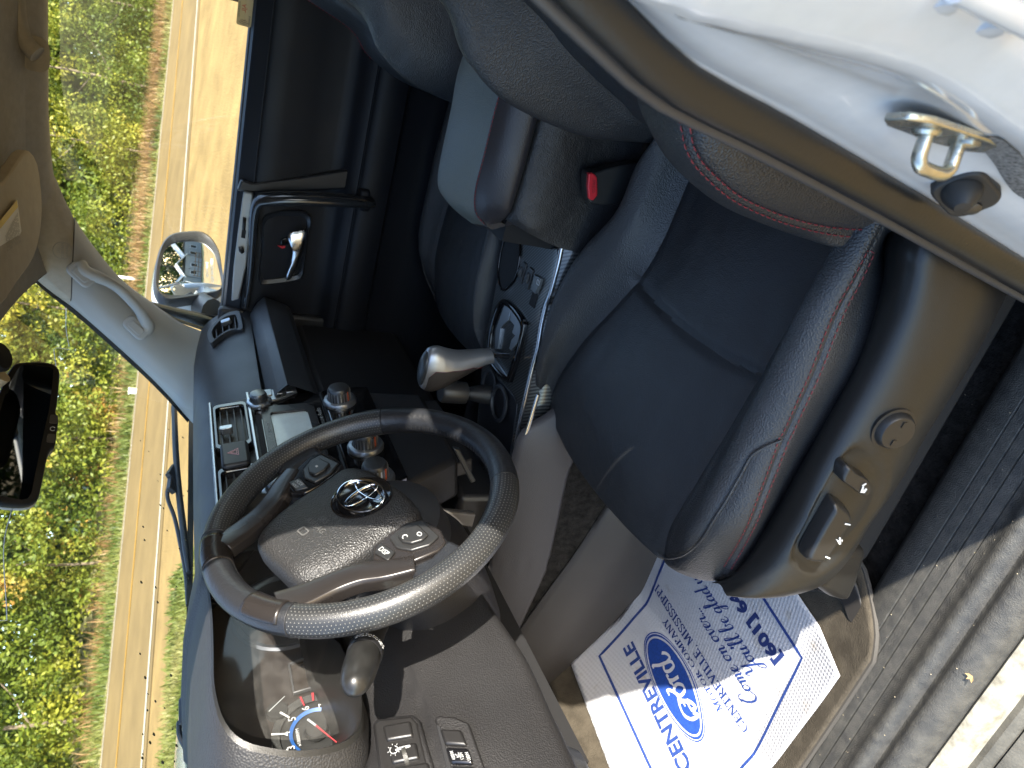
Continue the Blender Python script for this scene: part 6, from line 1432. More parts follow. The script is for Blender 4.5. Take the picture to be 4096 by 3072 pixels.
# paper mat
def paper_mat():
    mt = bpy.data.materials.new('embossed_paper'); mt.use_nodes = True; n = mt.node_tree.nodes; l = mt.node_tree.links; b = n['Principled BSDF']
    tc = n.new('ShaderNodeTexCoord'); mp = n.new('ShaderNodeMapping'); mp.inputs['Rotation'].default_value = (0, 0, R(37)); l.new(tc.outputs['Object'], mp.inputs[0])
    sp_ = n.new('ShaderNodeSeparateXYZ'); l.new(mp.outputs[0], sp_.inputs[0])
    def sn(o, f, ph=0):
        a = n.new('ShaderNodeMath'); a.operation = 'MULTIPLY_ADD'; a.inputs[1].default_value = f; a.inputs[2].default_value = ph; l.new(o, a.inputs[0]); s_ = n.new('ShaderNodeMath'); s_.operation = 'SINE'; l.new(a.outputs[0], s_.inputs[0]); return s_.outputs[0]
    m_ = n.new('ShaderNodeMath'); m_.operation = 'MULTIPLY'; l.new(sn(sp_.outputs[0], 2*math.pi/.0092), m_.inputs[0]); l.new(sn(sp_.outputs[1], 2*math.pi/.0092), m_.inputs[1])
    bp = n.new('ShaderNodeBump'); bp.inputs['Strength'].default_value = .4; bp.inputs['Distance'].default_value = .0010; l.new(m_.outputs[0], bp.inputs['Height']); l.new(bp.outputs[0], b.inputs['Normal'])
    nz = n.new('ShaderNodeTexNoise'); nz.inputs['Scale'].default_value = 26; nz.inputs['Detail'].default_value = 8; l.new(tc.outputs['Object'], nz.inputs[0])
    rp = n.new('ShaderNodeValToRGB'); l.new(nz.outputs[0], rp.inputs[0]); rp.color_ramp.elements[0].position = .22; rp.color_ramp.elements[0].color = (.36, .33, .29, 1); rp.color_ramp.elements[1].position = .38; rp.color_ramp.elements[1].color = (.47, .475, .50, 1)
    l.new(rp.outputs[0], b.inputs['Base Color']); b.inputs['Roughness'].default_value = .75; return mt
PAPER = paper_mat(); BLUE = mat('print_blue', (.016, .045, .20), .6, var=(240, .75, 1.25)); OVALB = mat('oval_blue', (.012, .050, .25), .55, var=(240, .8, 1.2)); PWHITE = mat('print_white', (.48, .485, .51), .7)
right_e = cr(np.array([(-.500, .115), (-.580, .137), (-.651, .155)]), 24)        # rear edge (under the seat to the sill)
rear_p = cr(np.array([(-.185, .04), (-.33, .075), (-.500, .118), (-.580, .137), (-.651, .156)]), 44)
frnt_p = cr(np.array([(-.215, .634), (-.300, .648), (-.428, .668), (-.52, .682), (-.615, .690)]), 44)
lefts = lambda t_: np.interp(t_, [0, .30, .45, .58, .75, 1], [0, -.020, -.018, -.010, .010, 0])   # wavy console side edge
PG = []
for t_ in np.linspace(0, 1, 60):
    row = []
    for k, (r_, f_) in enumerate(zip(rear_p, frnt_p)):
        q = r_+(f_-r_)*t_; w__ = 1-k/43.0; q = q+np.array([-lefts(t_)*0-.0*w__, 0])
        ed_ = .012*math.exp(-((k)/5.0)**2)*math.exp(-((t_-.63)/.13)**2); lift = .030+.0016*math.sin(9*q[0]+14*q[1])+.0012*math.sin(31*q[1]+5)+.024*max(0, (-q[0]-.575)/.08)
        row.append(fl_pt(q[0]+(-.014*math.exp(-((t_-.72)/.10)**2)+.012*math.exp(-((t_-.52)/.12)**2))*w__**3, q[1], lift))
    PG.append(row)
PG = np.array(PG); pm_ = MB().grid(PG).build('paper_floor_mat', PAPER, smooth=70, solid=.0008); tag(pm_, 'white embossed paper mat with blue dealer print on the driver floor', 'paper mat')
PGf = PG.reshape(-1, 3)
def pp(u, s, off): return fl_pt(u, s, .030+off+.0016*math.sin(9*u+14*s)+.0012*math.sin(31*s+5)+.024*max(0, (-u-.575)/.08))
def pmap(pts, fs, mb, off=.0016): return mb.add([pp(u, s, off) for u, s in pts], fs)
def ptext(s_, u, s, h, ang, mb, off=.0016, **k):
    vs, fs = text_mesh(s_, k.get('shear', 0), k.get('bold', 0), k.get('space', 1)); H = vs[:, 1].max()-vs[:, 1].min(); kk = h/H; ca, sa = math.cos(ang), math.sin(ang); wsc_ = k.get('wscale', 1)
    if 'width' in k: wsc_ = k['width']/((vs[:, 0].max()-vs[:, 0].min())*kk)
    return pmap([(u+x*kk*wsc_*ca-y*kk*sa, s+x*kk*wsc_*sa+y*kk*ca) for x, y in vs], fs, mb, off)
AN = R(-7.5)
# stroke lettering ------------------------------------------------------------
def ribbon(pts, w0, mb, o, h, ang, slant=0.0, off=.0016, closed=False, wfun=None):
    P = cr(np.array(pts, float), max(8, 7*len(pts)), closed); T_ = np.gradient(P, axis=0) if not closed else np.roll(P, -1, 0)-np.roll(P, 1, 0); T_ /= np.linalg.norm(T_, axis=1)[:, None]+1e-9
    N_ = np.stack([-T_[:, 1], T_[:, 0]], 1); w_ = np.full(len(P), w0)
    if wfun is not None: w_ = w0*np.array([wfun(t_) for t_ in T_])
    ca, sa = math.cos(ang), math.sin(ang)
    def m2(p): x = (p[0]+slant*p[1])*h; y = p[1]*h; return (o[0]+x*ca-y*sa, o[1]+x*sa+y*ca)
    a = [m2(p+n_*k/2) for p, n_, k in zip(P, N_, w_)]; b = [m2(p-n_*k/2) for p, n_, k in zip(P, N_, w_)]
    k = len(P); fs = [(i, i+1, k+i+1, k+i) for i in range(k-1)]+([(k-1, 0, k, 2*k-1)] if closed else [])
    pmap(a+b, fs, mb, off)
def poly_(pts, mb, o, h, ang, off=.0016):
    ca, sa = math.cos(ang), math.sin(ang); pmap([(o[0]+x*h*ca-y*h*sa, o[1]+x*h*sa+y*h*ca) for x, y in pts], [tuple(range(len(pts)))], mb, off)
# serif capitals: thick and thin bars plus feet
def bar(x0, y0, x1, y1, w_): 
    w_ = w_*1.7 if w_ < .08 else w_
    d = np.array([x1-x0, y1-y0]); L = np.linalg.norm(d); n_ = np.array([-d[1], d[0]])/L*w_/2; a = np.array([x0, y0]); b = np.array([x1, y1]); return [tuple(a+n_), tuple(b+n_), tuple(b-n_), tuple(a-n_)]
TK, TN = .19, .10
def arcpoly(cx_, cy_, rx, ry, a0, a1, wv, wh): 
    qs = np.linspace(a0, a1, 26); o_ = [(cx_+rx*math.cos(q), cy_+ry*math.sin(q)) for q in qs]; i_ = [(cx_+(rx-wv)*math.cos(q), cy_+(ry-wh)*math.sin(q)) for q in qs]
    return ('strip', o_, i_)
def stem(x, w_=TK, y0=0, y1=1): return [bar(x, y0, x, y1, w_), bar(x-w_/2-.09, .025, x+w_/2+.09, .025, .05), bar(x-w_/2-.09, .975, x+w_/2+.09, .975, .05)]
GL = {'I': (stem(.17), .34), 'L': (stem(.17)+[bar(.17, .03, .62, .03, .06), bar(.60, .0, .60, .24, .05)], .68),
 'E': (stem(.17)+[bar(.17, .03, .62, .03, .06), bar(.17, .97, .60, .97, .06), bar(.17, .5, .48, .5, .06), bar(.60, .0, .60, .22, .05), bar(.585, .78, .585, 1, .05), bar(.47, .40, .47, .60, .045)], .68),
 'T': (stem(.36)[:2]+[bar(.03, .97, .69, .97, .06), bar(.045, .76, .045, 1, .05), bar(.675, .76, .675, 1, .05)], .72),
 'N': ([bar(.12, 0, .12, 1, TN), bar(.12, .98, .70, .04, TK), bar(.70, 0, .70, 1, TN), bar(0, .025, .24, .025, .05), bar(0, .975, .16, .975, .05), bar(.58, .975, .82, .975, .05)], .84),
 'M': ([bar(.12, 0, .12, 1, TN), bar(.13, .98, .46, .03, TK), bar(.46, .03, .80, .98, TN), bar(.82, 0, .82, 1, TK), bar(0, .025, .24, .025, .05), bar(.68, .025, .96, .025, .05), bar(0, .975, .14, .975, .05), bar(.80, .975, .96, .975, .05)], 1.0),
 'V': ([bar(.10, .98, .40, .02, TK), bar(.40, .02, .68, .98, TN), bar(-.01, .975, .24, .975, .05), bar(.56, .975, .80, .975, .05)], .78),
 'A': ([bar(.08, .02, .38, .98, TN), bar(.36, .98, .68, .02, TK), bar(.18, .33, .56, .33, .05), bar(-.03, .025, .20, .025, .05), bar(.54, .025, .82, .025, .05)], .80),
 'Y': ([bar(.10, .98, .38, .46, TK), bar(.38, .46, .66, .98, TN), bar(.38, 0, .38, .5, TK), bar(.24, .025, .52, .025, .05), bar(-.02, .975, .24, .975, .05), bar(.54, .975, .78, .975, .05)], .76),
 'P': (stem(.17)+[arcpoly(.30, .74, .34, .26, -1.57, 1.57, TK, .055), bar(.17, .975, .32, .975, .055), bar(.17, .505, .32, .505, .05)], .68),
 'R': (stem(.17)+[arcpoly(.30, .74, .34, .26, -1.57, 1.57, TK, .055), bar(.17, .975, .32, .975, .055), bar(.17, .505, .32, .505, .05), bar(.36, .50, .68, .02, TK), bar(.62, .025, .82, .025, .05)], .82),
 'O': ([arcpoly(.44, .5, .42, .52, 0, 6.2832, .15, .05)], .90), 'C': ([arcpoly(.46, .5, .44, .52, .62, 5.66, .15, .05), bar(.80, .72, .80, 1.0, .05), bar(.80, 0, .80, .22, .05)], .86),
 'S': ([('curve', [(.56, .80), (.46, .96), (.24, .97), (.11, .80), (.20, .60), (.42, .46), (.55, .26), (.44, .05), (.22, .03), (.08, .22)], .12), bar(.585, .70, .585, 1, .045), bar(.06, 0, .06, .30, .045)], .66),
 ',': ([('curve', [(.10, .08), (.16, .02), (.08, -.18)], .09)], .26), ' ': ([], .36)}
def serif(s_, u, s, h, ang, mb, total):
    adv = sum(GL[c][1]+.07 for c in s_); k = total/(adv*h); x = 0
    for c in s_:
        o = (u+(x*k*h-total/2)*math.cos(ang), s+(x*k*h-total/2)*math.sin(ang))
        for g in GL[c][0]:
            if isinstance(g, tuple) and g[0] == 'strip':
                a = [(p*k, q) for p, q in g[1]]; b = [(p*k, q) for p, q in g[2]]; ca, sa = math.cos(ang), math.sin(ang)
                m2 = lambda p: (o[0]+p[0]*h*ca-p[1]*h*sa, o[1]+p[0]*h*sa+p[1]*h*ca); kk = len(a); pmap([m2(p) for p in a+b], [(i, i+1, kk+i+1, kk+i) for i in range(kk-1)], mb)
            elif isinstance(g, tuple): ribbon([(p*k, q) for p, q in g[1]], g[2], mb, o, h, ang)
            else: poly_([(p*k, q) for p, q in g], mb, o, h, ang)
        x += GL[c][1]+.07
pr1 = MB(); ptext('CENTREVILLE', -.408, .5215, .030, R(-9), pr1, bold=.03, width=.262); pr1.build('dealer_heading', BLUE, pm_, smooth=0)
pr1 = MB(); serif('MOTOR COMPANY', -.405, .398, .019, AN, pr1, .205); pr1.build('dealer_line', BLUE, pm_, smooth=0)
pr1 = MB(); serif('CENTREVILLE, MISSISSIPPI', -.405, .367, .019, AN, pr1, .318); pr1.build('dealer_line', BLUE, pm_, smooth=0)
pr1 = MB(); ptext('[601] 645-', -.462, .228, .032, R(-9.5), pr1, bold=.05, width=.172); pr1.build('phone_number', mat('print_navy', (.014, .030, .13), .6), pm_, smooth=0)
# cursive lines
CUR = {'o': ([[(.30, .42), (.12, .36), (.06, .16), (.18, .02), (.34, .10), (.38, .30), (.28, .42), (.44, .36), (.54, .38)]], .50), 'n': ([[(.0, .30), (.08, .42), (.10, .2), (.08, 0)], [(.10, .22), (.26, .42), (.34, .34), (.32, .08), (.40, .0), (.52, .12)]], .50),
 'm': ([[(.0, .30), (.08, .42), (.10, .2), (.08, 0)], [(.10, .22), (.24, .42), (.32, .32), (.30, 0)], [(.31, .22), (.46, .42), (.54, .32), (.52, .08), (.60, 0), (.72, .12)]], .70),
 'e': ([[(.02, .14), (.26, .26), (.30, .38), (.18, .43), (.07, .26), (.10, .06), (.24, .0), (.42, .12)]], .40), 'v': ([[(.0, .34), (.08, .42), (.12, .2), (.18, .0), (.32, .16), (.36, .42), (.50, .38)]], .46), 'r': ([[(.0, .06), (.10, .42), (.16, .36), (.30, .38), (.26, .14), (.32, .0), (.44, .12)]], .42),
 'u': ([[(.0, .2), (.08, .42), (.06, .10), (.18, .0), (.32, .16), (.36, .42), (.34, .10), (.42, .0), (.54, .14)]], .52), 'l': ([[(.0, .12), (.20, .62), (.24, .92), (.14, .90), (.08, .5), (.10, .08), (.20, .0), (.34, .14)]], .32),
 'b': ([[(.0, .12), (.20, .62), (.24, .92), (.14, .90), (.07, .5), (.07, .08), (.20, .0), (.34, .16), (.28, .40), (.40, .34), (.48, .36)]], .46), 'a': ([[(.36, .36), (.22, .43), (.06, .26), (.08, .04), (.22, .04), (.34, .22), (.38, .42), (.36, .08), (.44, .0), (.56, .14)]], .52),
 'd': ([[(.36, .36), (.22, .43), (.06, .26), (.08, .04), (.22, .04), (.34, .22), (.46, .92), (.36, .10), (.46, .0), (.56, .14)]], .52), 'g': ([[(.36, .36), (.22, .43), (.06, .26), (.08, .06), (.22, .06), (.34, .22), (.38, .42), (.32, -.10), (.20, -.40), (.06, -.34), (.20, -.10), (.54, .14)]], .52),
 'y': ([[(.0, .2), (.08, .42), (.06, .12), (.18, .02), (.32, .16), (.36, .42), (.32, -.10), (.20, -.40), (.06, -.34), (.20, -.10), (.54, .14)]], .52), 'C': ([[(.62, .74), (.58, .94), (.36, .98), (.10, .64), (.06, .22), (.28, .0), (.52, .10), (.66, .14)], [(.30, .80), (.22, .96), (.40, 1.02)]], .64),
 'Y': ([[(.0, .80), (.14, .98), (.22, .80), (.22, .56), (.36, .48), (.54, .70), (.62, .98), (.52, .30), (.38, -.28), (.16, -.34), (.24, -.08), (.70, .18)]], .66), "'": ([[(.05, .92), (.09, .80), (.04, .70)]], .14), '.': ([[(.06, .05), (.10, .05), (.10, .0), (.06, .0)]], .18), ' ': ([], .28)}
def cursive(s_, u, s, h, ang, mb, total):
    adv = sum(CUR[c][1] for c in s_); k = total/(adv*h); x = 0
    for c in s_:
        o = (u+x*k*h*math.cos(ang), s+x*k*h*math.sin(ang))
        for st_ in CUR[c][0]: ribbon([(p*k, q) for p, q in st_], .075, mb, o, h, ang, .38, wfun=lambda t_: .55+.9*max(0, -t_[1]))
        x += CUR[c][1]
pr1 = MB(); cursive('Come on over...', -.552, .330, .036, R(-9), pr1, .190); pr1.build('slogan', BLUE, pm_, smooth=0)
pr1 = MB(); cursive("You'll be glad you d", -.532, .283, .036, R(-9), pr1, .262); pr1.build('slogan', BLUE, pm_, smooth=0)
# border
bp_ = [(-.250, .570), (-.247, .44), (-.240, .33), (-.238, .20), (-.236, .13), (-.40, .165), (-.576, .204), (-.588, .33), (-.600, .45), (-.610, .612), (-.478, .598)]
bl_ = []
for i in range(len(bp_)): 
    a, b = np.array(bp_[i]), np.array(bp_[(i+1) % len(bp_)]); bl_ += [tuple(a+(b-a)*k/10) for k in range(10)]
bl_ = np.array(bl_); bc = bl_.mean(0); k = len(bl_); tn = np.roll(bl_, -1, 0)-np.roll(bl_, 1, 0); tn /= np.linalg.norm(tn, axis=1)[:, None]; nn2 = np.stack([-tn[:, 1], tn[:, 0]], 1)*.0028
MB_ = MB(); pmap([tuple(q) for q in np.vstack([bl_+nn2, bl_-nn2])], [(i, (i+1) % k, k+(i+1) % k, k+i) for i in range(k)], MB_); MB_.build('print_border', BLUE, pm_, smooth=0)
# oval emblem
OC, OA = np.array([-.408, .4665]), R(-9)
def oval(rx, ry, off, mt, nm, rin=0.0):
    mb = MB(); nr = 8; nq = 64; pts = []
    for i in range(nr+1):
        f = rin+(1-rin)*i/nr
        for q in np.linspace(0, 2*math.pi, nq, endpoint=False): x, y = rx*f*math.cos(q), ry*f*math.sin(q); pts.append((OC[0]+x*math.cos(OA)-y*math.sin(OA), OC[1]+x*math.sin(OA)+y*math.cos(OA)))
    fs = [(i*nq+j, i*nq+(j+1) % nq, (i+1)*nq+(j+1) % nq, (i+1)*nq+j) for i in range(nr) for j in range(nq)]
    pmap(pts, fs, mb, off); return mb.build(nm, mt, pm_, smooth=0)
oval(.1120, .0415, .0018, OVALB, 'emblem_outline', .975); oval(.1075, .0385, .0018, OVALB, 'emblem_rim', .955); oval(.0985, .0335, .0018, OVALB, 'emblem_oval')
fs_ = MB()
def FO(pts, w_): ribbon(pts, w_, fs_, OC, .066, OA, .0, off=.0026, wfun=lambda t_: .55+.75*abs(t_[1]))
FO([(-.98, -.20), (-1.12, -.30), (-1.10, -.06), (-.90, .10), (-.62, .10), (-.36, .02), (-.16, .10), (-.06, .24), (-.20, .26)], .085)        # sweep of the F
FO([(-.50, .06), (-.58, -.10), (-.70, -.26), (-.88, -.34), (-.92, -.22), (-.78, -.18), (-.58, -.22)], .095); FO([(-.72, -.06), (-.56, -.05), (-.36, -.02)], .07)
FO([(-.28, .02), (-.40, -.08), (-.36, -.26), (-.20, -.28), (-.08, -.14), (-.14, .02), (-.28, .02)], .080)                                    # o
FO([(-.10, -.02), (.02, .0), (.10, .04), (.08, -.12), (.06, -.28)], .080); FO([(.08, -.10), (.16, .02), (.28, .04), (.30, -.02)], .080)        # r
FO([(.62, -.02), (.46, .02), (.36, -.12), (.40, -.28), (.56, -.26), (.64, -.08), (.70, .12), (.80, .32), (.72, .34)], .080); FO([(.68, .06), (.62, -.14), (.68, -.28), (.84, -.24), (.94, -.14)], .075)   # d
fs_.build('emblem_script', PWHITE, pm_, smooth=0)
# pedal and dead pedal
pdl = cpart('brake_pedal')
L = [at(px, py, y=.47) for px, py in [(2168, 2770), (2195, 2785), (2225, 2860), (2268, 2935), (2262, 2972), (2240, 2965), (2195, 2880), (2165, 2810)]]
PB().prism(cr(np.array(L), 32, True), (0, .016, -.004)).build('pedal_pad', mat('pedal_rubber', (.10, .085, .055), .8, bump=[('noise', 400, .5)], var=(90, .6, 1.4)), pdl, bevel=.003)
L2 = [at(px, py, y=.488) for px, py in [(2160, 2765), (2205, 2780), (2280, 2930), (2268, 2985), (2235, 2975), (2155, 2820)]]
PB().prism(cr(np.array(L2), 32, True), (0, .010, -.002)).build('pedal_plate', PLAST, pdl, bevel=.003)
PB().tube([np.mean(L2, 0)+V3((.0, .01, .0)), np.mean(L2, 0)+V3((.03, .08, .10)), np.mean(L2, 0)+V3((.03, .12, .26))], .010, 8).build('pedal_arm', PLAST, pdl)
# litter on the sill
lf = at(3890, 2705, z=.036); lm_ = MB()
for k in range(3):
    a = .9*k+.3; d = V3((math.cos(a), math.sin(a), 0)); lm_.add([lf, lf+d*.004+V3((-d[1], d[0], 0))*.0018+V3((0, 0, .002)), lf+d*.008+V3((0, 0, .003)), lf+d*.004-V3((-d[1], d[0], 0))*.0018+V3((0, 0, .002))], [(0, 1, 2, 3)])
tag(lm_.build('dry_leaf', mat('dry_leaf', (.36, .24, .11), .8), smooth=0, solid=.0005), 'tiny curled dry leaf lying on the ribbed door sill', 'leaf')
db2 = MB(); 
for i in range(240):
    u_ = random.uniform(-.78, -.47); y_ = random.uniform(-.45, .75); z_ = np.interp(-u_, [.60, .62, .64, .70, .712, .726, .744, .757, .78], [.002, .02, .032, .0335, .034, .044, .033, .041, .03]) if u_ < -.6 else .002
    if u_ > -.6 and y_ > -.02: continue
    s_ = random.uniform(.0002, .0007); db2.box((u_, y_, z_+.0004), (s_*2, s_, s_))
tag(db2.build('grit', mat('grit', (.50, .43, .30), .9), smooth=0), 'pale grit scattered on the door sill and carpet', 'grit', kind='stuff')
# ================================================================ windshield, wipers, hood, rear view mirror
wsd = cpart('windshield')
def ws_pt(x, t_):    # t 0 at the cowl, 1 at the header
    k = (x/.66)**2; y = .575-.085*k+(.13-.575+.055*k)*t_; z = .855+(1.245-.03*k-.855)*t_+.012*math.sin(math.pi*t_); return V3((x*(1-.13*t_), y, z))
PB().grid(np.array([[ws_pt(x, t_) for x in np.linspace(-.68, .68, 24)] for t_ in np.linspace(0, 1, 12)])).build('glass', GLASS, wsd, smooth=60)
FRIT = mat('frit_black', (.004, .004, .004), .5)
f1_ = []; 
for px, py in [(60, 1015), (113, 1063), (200, 1143), (300, 1222), (400, 1306), (500, 1396), (600, 1487), (690, 1578), (770, 1668)]:
    xx = np.interp(px, [60, 770], [.565, .65]); a = at(px, py, x=xx+.004); b = at(px-20, py+22, x=xx-.004); f1_.append([a+V3((.004, .0, 0)), b])
f1_ = np.array(f1_); PB().grid(np.array([cr(f1_[:, j], 40) for j in range(2)])).build('pillar_band', FRIT, wsd, smooth=0)
lowb = [(772, 1662), (770, 1720), (768, 1900), (766, 2100), (764, 2300), (762, 2500), (762, 2700), (770, 2900)]
a = np.array([at(px+8, py, y=.57) for px, py in lowb]); b = np.array([at(px-16, py, y=.57) for px, py in lowb])
PB().grid(np.array([cr(a, 40), cr(b, 40)])).build('cowl_band', FRIT, wsd, smooth=0)
# hairline cracks in the glass
CRK = mat('glass_crack', (.45, .52, .55), .2)
WP = (V3((0, .535, .885)), V3((0, .66, .75)))
for L in ([(265, 1225), (264, 1310), (276, 1385)], [(277, 1398), (222, 1392), (218, 1420), (225, 1465)], [(48, 2035), (15, 2190), (28, 2480), (0, 2482)]):
    PB().tube(cr(np.array([at(px, py, pl=WP) for px, py in L]), 12), .0007, 4).build('glass_crack', CRK, wsd)
# dried drops on the outside of the glass
mb = PB(); rs = random.Random(5)
for i in range(70):
    px, py = rs.uniform(560, 760), rs.uniform(1700, 3050)
    if i > 45: px, py = rs.uniform(90, 190), rs.uniform(1090, 1180)
    p = at(px, py, pl=WP); q = rs.uniform(.0016, .0034); mb.lathe([(0, 0), (q, 0), (q*.6, q*.35), (0, q*.45)], p, (0, .66, .75), 7)
tag(mb.build('water_spots', mat('water_spot', (.10, .09, .05), .3), wsd), kind='stuff')
# wipers
WIP = mat('wiper_black', (.010, .011, .013), .45)
def wiper(bl, brk, arm, nm):
    w_ = cpart(nm); P_ = np.array([at(px, py, pl=(WP[0]+V3((0, .012, .012)), WP[1])) for px, py in bl]); P_ = cr(P_, 40)
    PB().tube(P_, np.interp(np.linspace(0, 1, 40), [0, .06, .9, 1], [.006, .009, .009, .006]), 8, flat=.8).build('wiper_blade', WIP, w_, smooth=60)
    q = [at(px, py, pl=(WP[0]+V3((0, .022, .022)), WP[1])) for px, py in brk]; PB().prism(q, V3((0, -.008, -.009))).build('wiper_bracket', WIP, w_, bevel=.002)
    A_ = cr(np.array([at(px, py, pl=(WP[0]+V3((0, .03, .03)), WP[1])) for px, py in arm]), 24); PB().tube(A_, .0062, 8, flat=.7).build('wiper_arm', WIP, w_)
wiper([(696, 1605), (703, 1800), (715, 1960), (735, 2130), (756, 2290)], [(658, 1900), (682, 1862), (700, 1862), (704, 1962), (688, 1980), (662, 1960), (668, 1915)], [(670, 1965), (672, 2000), (698, 2070), (722, 2180), (742, 2290), (752, 2420)], 'wiper')
wiper([(748, 2740), (752, 2900), (772, 3100)], [(712, 2800), (745, 2755), (765, 2755), (765, 2905), (745, 2910), (712, 2900)], [(716, 2890), (720, 2945), (750, 3010), (772, 3100)], 'wiper')
# cowl and hood
PB().grid(np.array([[(x, y-.05*(x/.7)**2, z) for x in np.linspace(-.72, .72, 16)] for y, z in ((.56, .835), (.60, .822), (.68, .815), (.70, .80))])).build('cowl', PLAST, smooth=60)
def hood_z(x, y): return .800+.085*math.exp(-(abs(x+.02)/.36)**4)*math.exp(-((y-1.15)/.55)**4)-.05*(x/.8)**2-.03*max(0, y-1.1)
PB().grid(np.array([[(x, y, hood_z(x, y)) for x in np.linspace(-.86, .86, 50)] for y in np.linspace(.68, 1.95, 36)])).build('hood', WPAINT, smooth=60)
for s in (1, -1): PB().grid(np.array([[(s*.86, y, .755), (s*.93, y, .68), (s*.955, y, .4), (s*.95, y, .1)] for y in np.linspace(.55, 1.95, 10)])).build('fender', WPAINT, smooth=60)
# ---------------------------------------------------------------- rear view mirror
rv = cpart('rear_view_mirror')
cM = lambda L: [(a*.5123, 1250+b*.5123) for a, b in L]
mo_ = at(118, 1745, x=.0); nM = V3((-.634, -.76, -.14)); nM /= np.linalg.norm(nM); pM = (mo_, nM)
oL = cM([(-30, 700), (40, 520), (95, 425), (150, 395), (300, 388), (395, 398), (448, 430), (464, 490), (446, 700), (434, 785), (455, 830), (442, 950), (425, 1050), (380, 1090), (342, 1260), (312, 1400), (282, 1470), (215, 1508), (90, 1512), (-40, 1480), (-110, 1300), (-80, 950)])
om = np.array([at(px, py, pl=pM) for px, py in oL]); om = cr(om, 90, True); oc3 = om.mean(0)
mb = PB(); mb.loft([oc3+(om-oc3)*.97+nM*.004, om, om-nM*.012, oc3+(om-oc3)*.9-nM*.030]); mb.build('mirror_case', mat('mirror_case_black', (.004, .004, .004), .6, spec=.15), rv, smooth=50)
iL = cM([(0, 800), (60, 600), (140, 450), (180, 420), (390, 440), (412, 480), (385, 740), (350, 900), (320, 1040), (260, 1330), (240, 1420), (190, 1468), (60, 1445), (-60, 1400), (-60, 1100)])
im = cr(np.array([at(px, py, pl=pM) for px, py in iL]), 70, True)
PB().add(list(im+nM*.0055), [tuple(range(70))]).build('mirror_glass', mat('dim_mirror', (.06, .063, .063), .015, metal=1.0), rv, smooth=0)
lipm = oc3+(om-oc3)*1.0
PB().prism([q for q in oc3+(om-oc3)*.985-nM*.031], -nM*.006).build('mirror_back', GREYP, rv, bevel=.004)
for k, (a_, b_) in enumerate(((418, 840), (396, 990))):
    q = at(*cM([(a_, b_)])[0], pl=pM); F_ = frame(q+nM*.004, nM, (0, 0, -1)); plate(F_, rrect(.010, .014, .002, 2), 0, .0015, PB()).build('mirror_button', mat('mirror_btn', (.02, .02, .02), .3), rv)
q = at(*cM([(410, 915)])[0], pl=pM); F_ = frame(q+nM*.0045, nM, (0, 0, -1)); PB().tube([fpt(F_, .0032*math.cos(t_), .0032*math.sin(t_)) for t_ in np.linspace(.5, 5.8, 14)], .0004, 4).build('mirror_icon', WHITEINK, rv)
# mount with its round sensor
q = at(10, 1420, x=.04); PB().lathe([(0, 0), (.020, .001), (.024, .006), (.022, .02), (.010, .05)], q, (.25, .5, .8), 28).build('mirror_mount', mat('mount_black', (.012, .012, .012), .45), rv)
q2m = at(8, 1500, x=.04); PB().tube([q2m, q2m+V3((0, .06, .05)), q2m+V3((0, .12, .06))], [.013, .012, .016], 12).build('mirror_stem', mat('stem_beige', (.30, .26, .18), .6), rv)
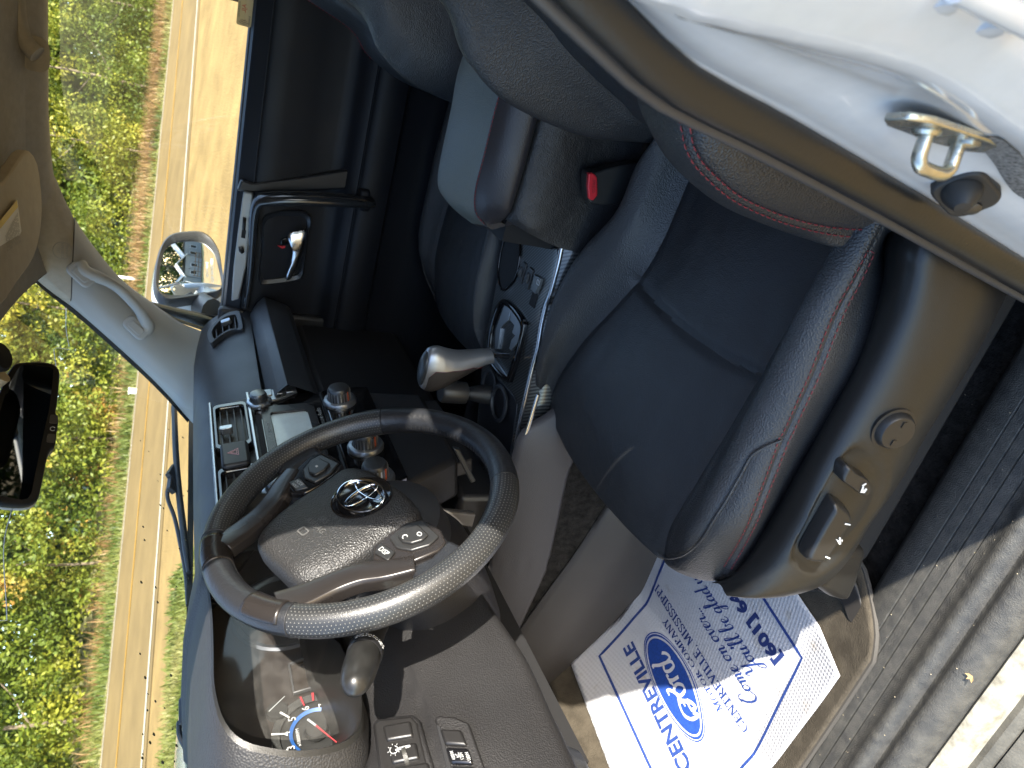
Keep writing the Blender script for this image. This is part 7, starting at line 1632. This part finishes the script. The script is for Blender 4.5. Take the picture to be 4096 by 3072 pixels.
# ================================================================ what the door mirror shows: house, deck and trees behind the car
def place(x, y, h=0.0): return V3((x, y, gz(x, y)+h))
hs = empty('house', None, place(3.5, -34)); tag(hs, 'low grey house with white metal gables reflected in the door mirror', 'house')
SID = mat('siding_grey', (.30, .31, .31), .7, var=(3, .9, 1.08)); MRF = mat('metal_roof_white', (.78, .78, .76), .35); WOOD = mat('deck_wood', (.22, .13, .07), .8, var=(6, .7, 1.3))
def gable(x0, x1, y0, y1, h, rh, nm):
    MB().box(((x0+x1)/2, (y0+y1)/2, h/2), (x1-x0, y1-y0, h)).build('wall', SID, hs)
    r_ = MB(); xm = (x0+x1)/2; o = .35
    r_.loft([[(x0-o, y, h-.08), (xm, y, h+rh), (x1+o, y, h-.08), (x1+o, y, h-.22), (xm, y, h+rh-.18), (x0-o, y, h-.22)] for y in (y0-o, y1+o)]); r_.build('roof', MRF, hs, smooth=0)
    for k in range(int((x1-x0)/1.6)):
        xw = x0+.9+1.6*k; f = MB().box((xw, y1+.02, h*.55), (.75, .06, .95)).build('window', mat('window_white', (.7, .7, .7), .5), hs); MB().box((xw, y1+.06, h*.55), (.62, .02, .82)).build('pane', mat('pane_dark', (.03, .035, .04), .08), f)
gable(-7.5, -1.5, -4, 2.0, 2.7, 1.7, 'a'); gable(-1.4, 3.0, -4, 3.0, 2.6, 1.3, 'b'); gable(3.2, 9.0, -4, 1.0, 2.7, 1.8, 'c')
for k in range(6): MB().box((-1.2+.95*k, 4.8, .85), (.10, .10, 1.7)).build('deck_post', WOOD, hs)
for k in range(3): MB().box((1.2, 4.8, .65+.42*k), (5.0, .05, .09)).build('deck_rail', WOOD, hs)
MB().box((1.2, 3.9, .30), (5.2, 1.8, .12)).build('deck', WOOD, hs)
def back_tree(x, y, h, rx, mt, seed, lb):
    o = empty('yard_tree', None, place(x, y)); tag(o, lb, 'tree'); v = crown_mesh(h*.22, h, rx, 60, 30, .22, seed); MB().add(v, quads(v)).build('crown', mt, o, smooth=0)
    MB().tube([(0, 0, -.2), (.1, .05, h*.4), (0, .1, h*.9)], [.22, .16, .04], 8).build('trunk', BARK, o)
back_tree(-3.0, -42, 11, 3.6, LEAFD, 1, 'tall dark tree left of the house in the door mirror'); back_tree(4.5, -44, 12, 4.2, LEAF, 2, 'broad green tree behind the house roof in the door mirror'); back_tree(12.5, -43, 9, 3.5, LEAFD, 3, 'rounded tree right of the house in the door mirror')
vv = []
for i in range(1000): vv.append(leaves(place(rng.uniform(-30, 34), rng.uniform(-62, -44), rng.uniform(.5, 13)), rng.uniform(1, 2.4), 50, .34))
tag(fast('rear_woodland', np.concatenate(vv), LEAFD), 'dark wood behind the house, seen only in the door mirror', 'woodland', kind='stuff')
tag(MB().grid(np.array([[place(x, y, .01) for x in np.linspace(-20, 30, 8)] for y in (-26, -30)])).build('yard_grass', TURF, smooth=0), kind='structure', label='strip of grass in front of the house behind the car')
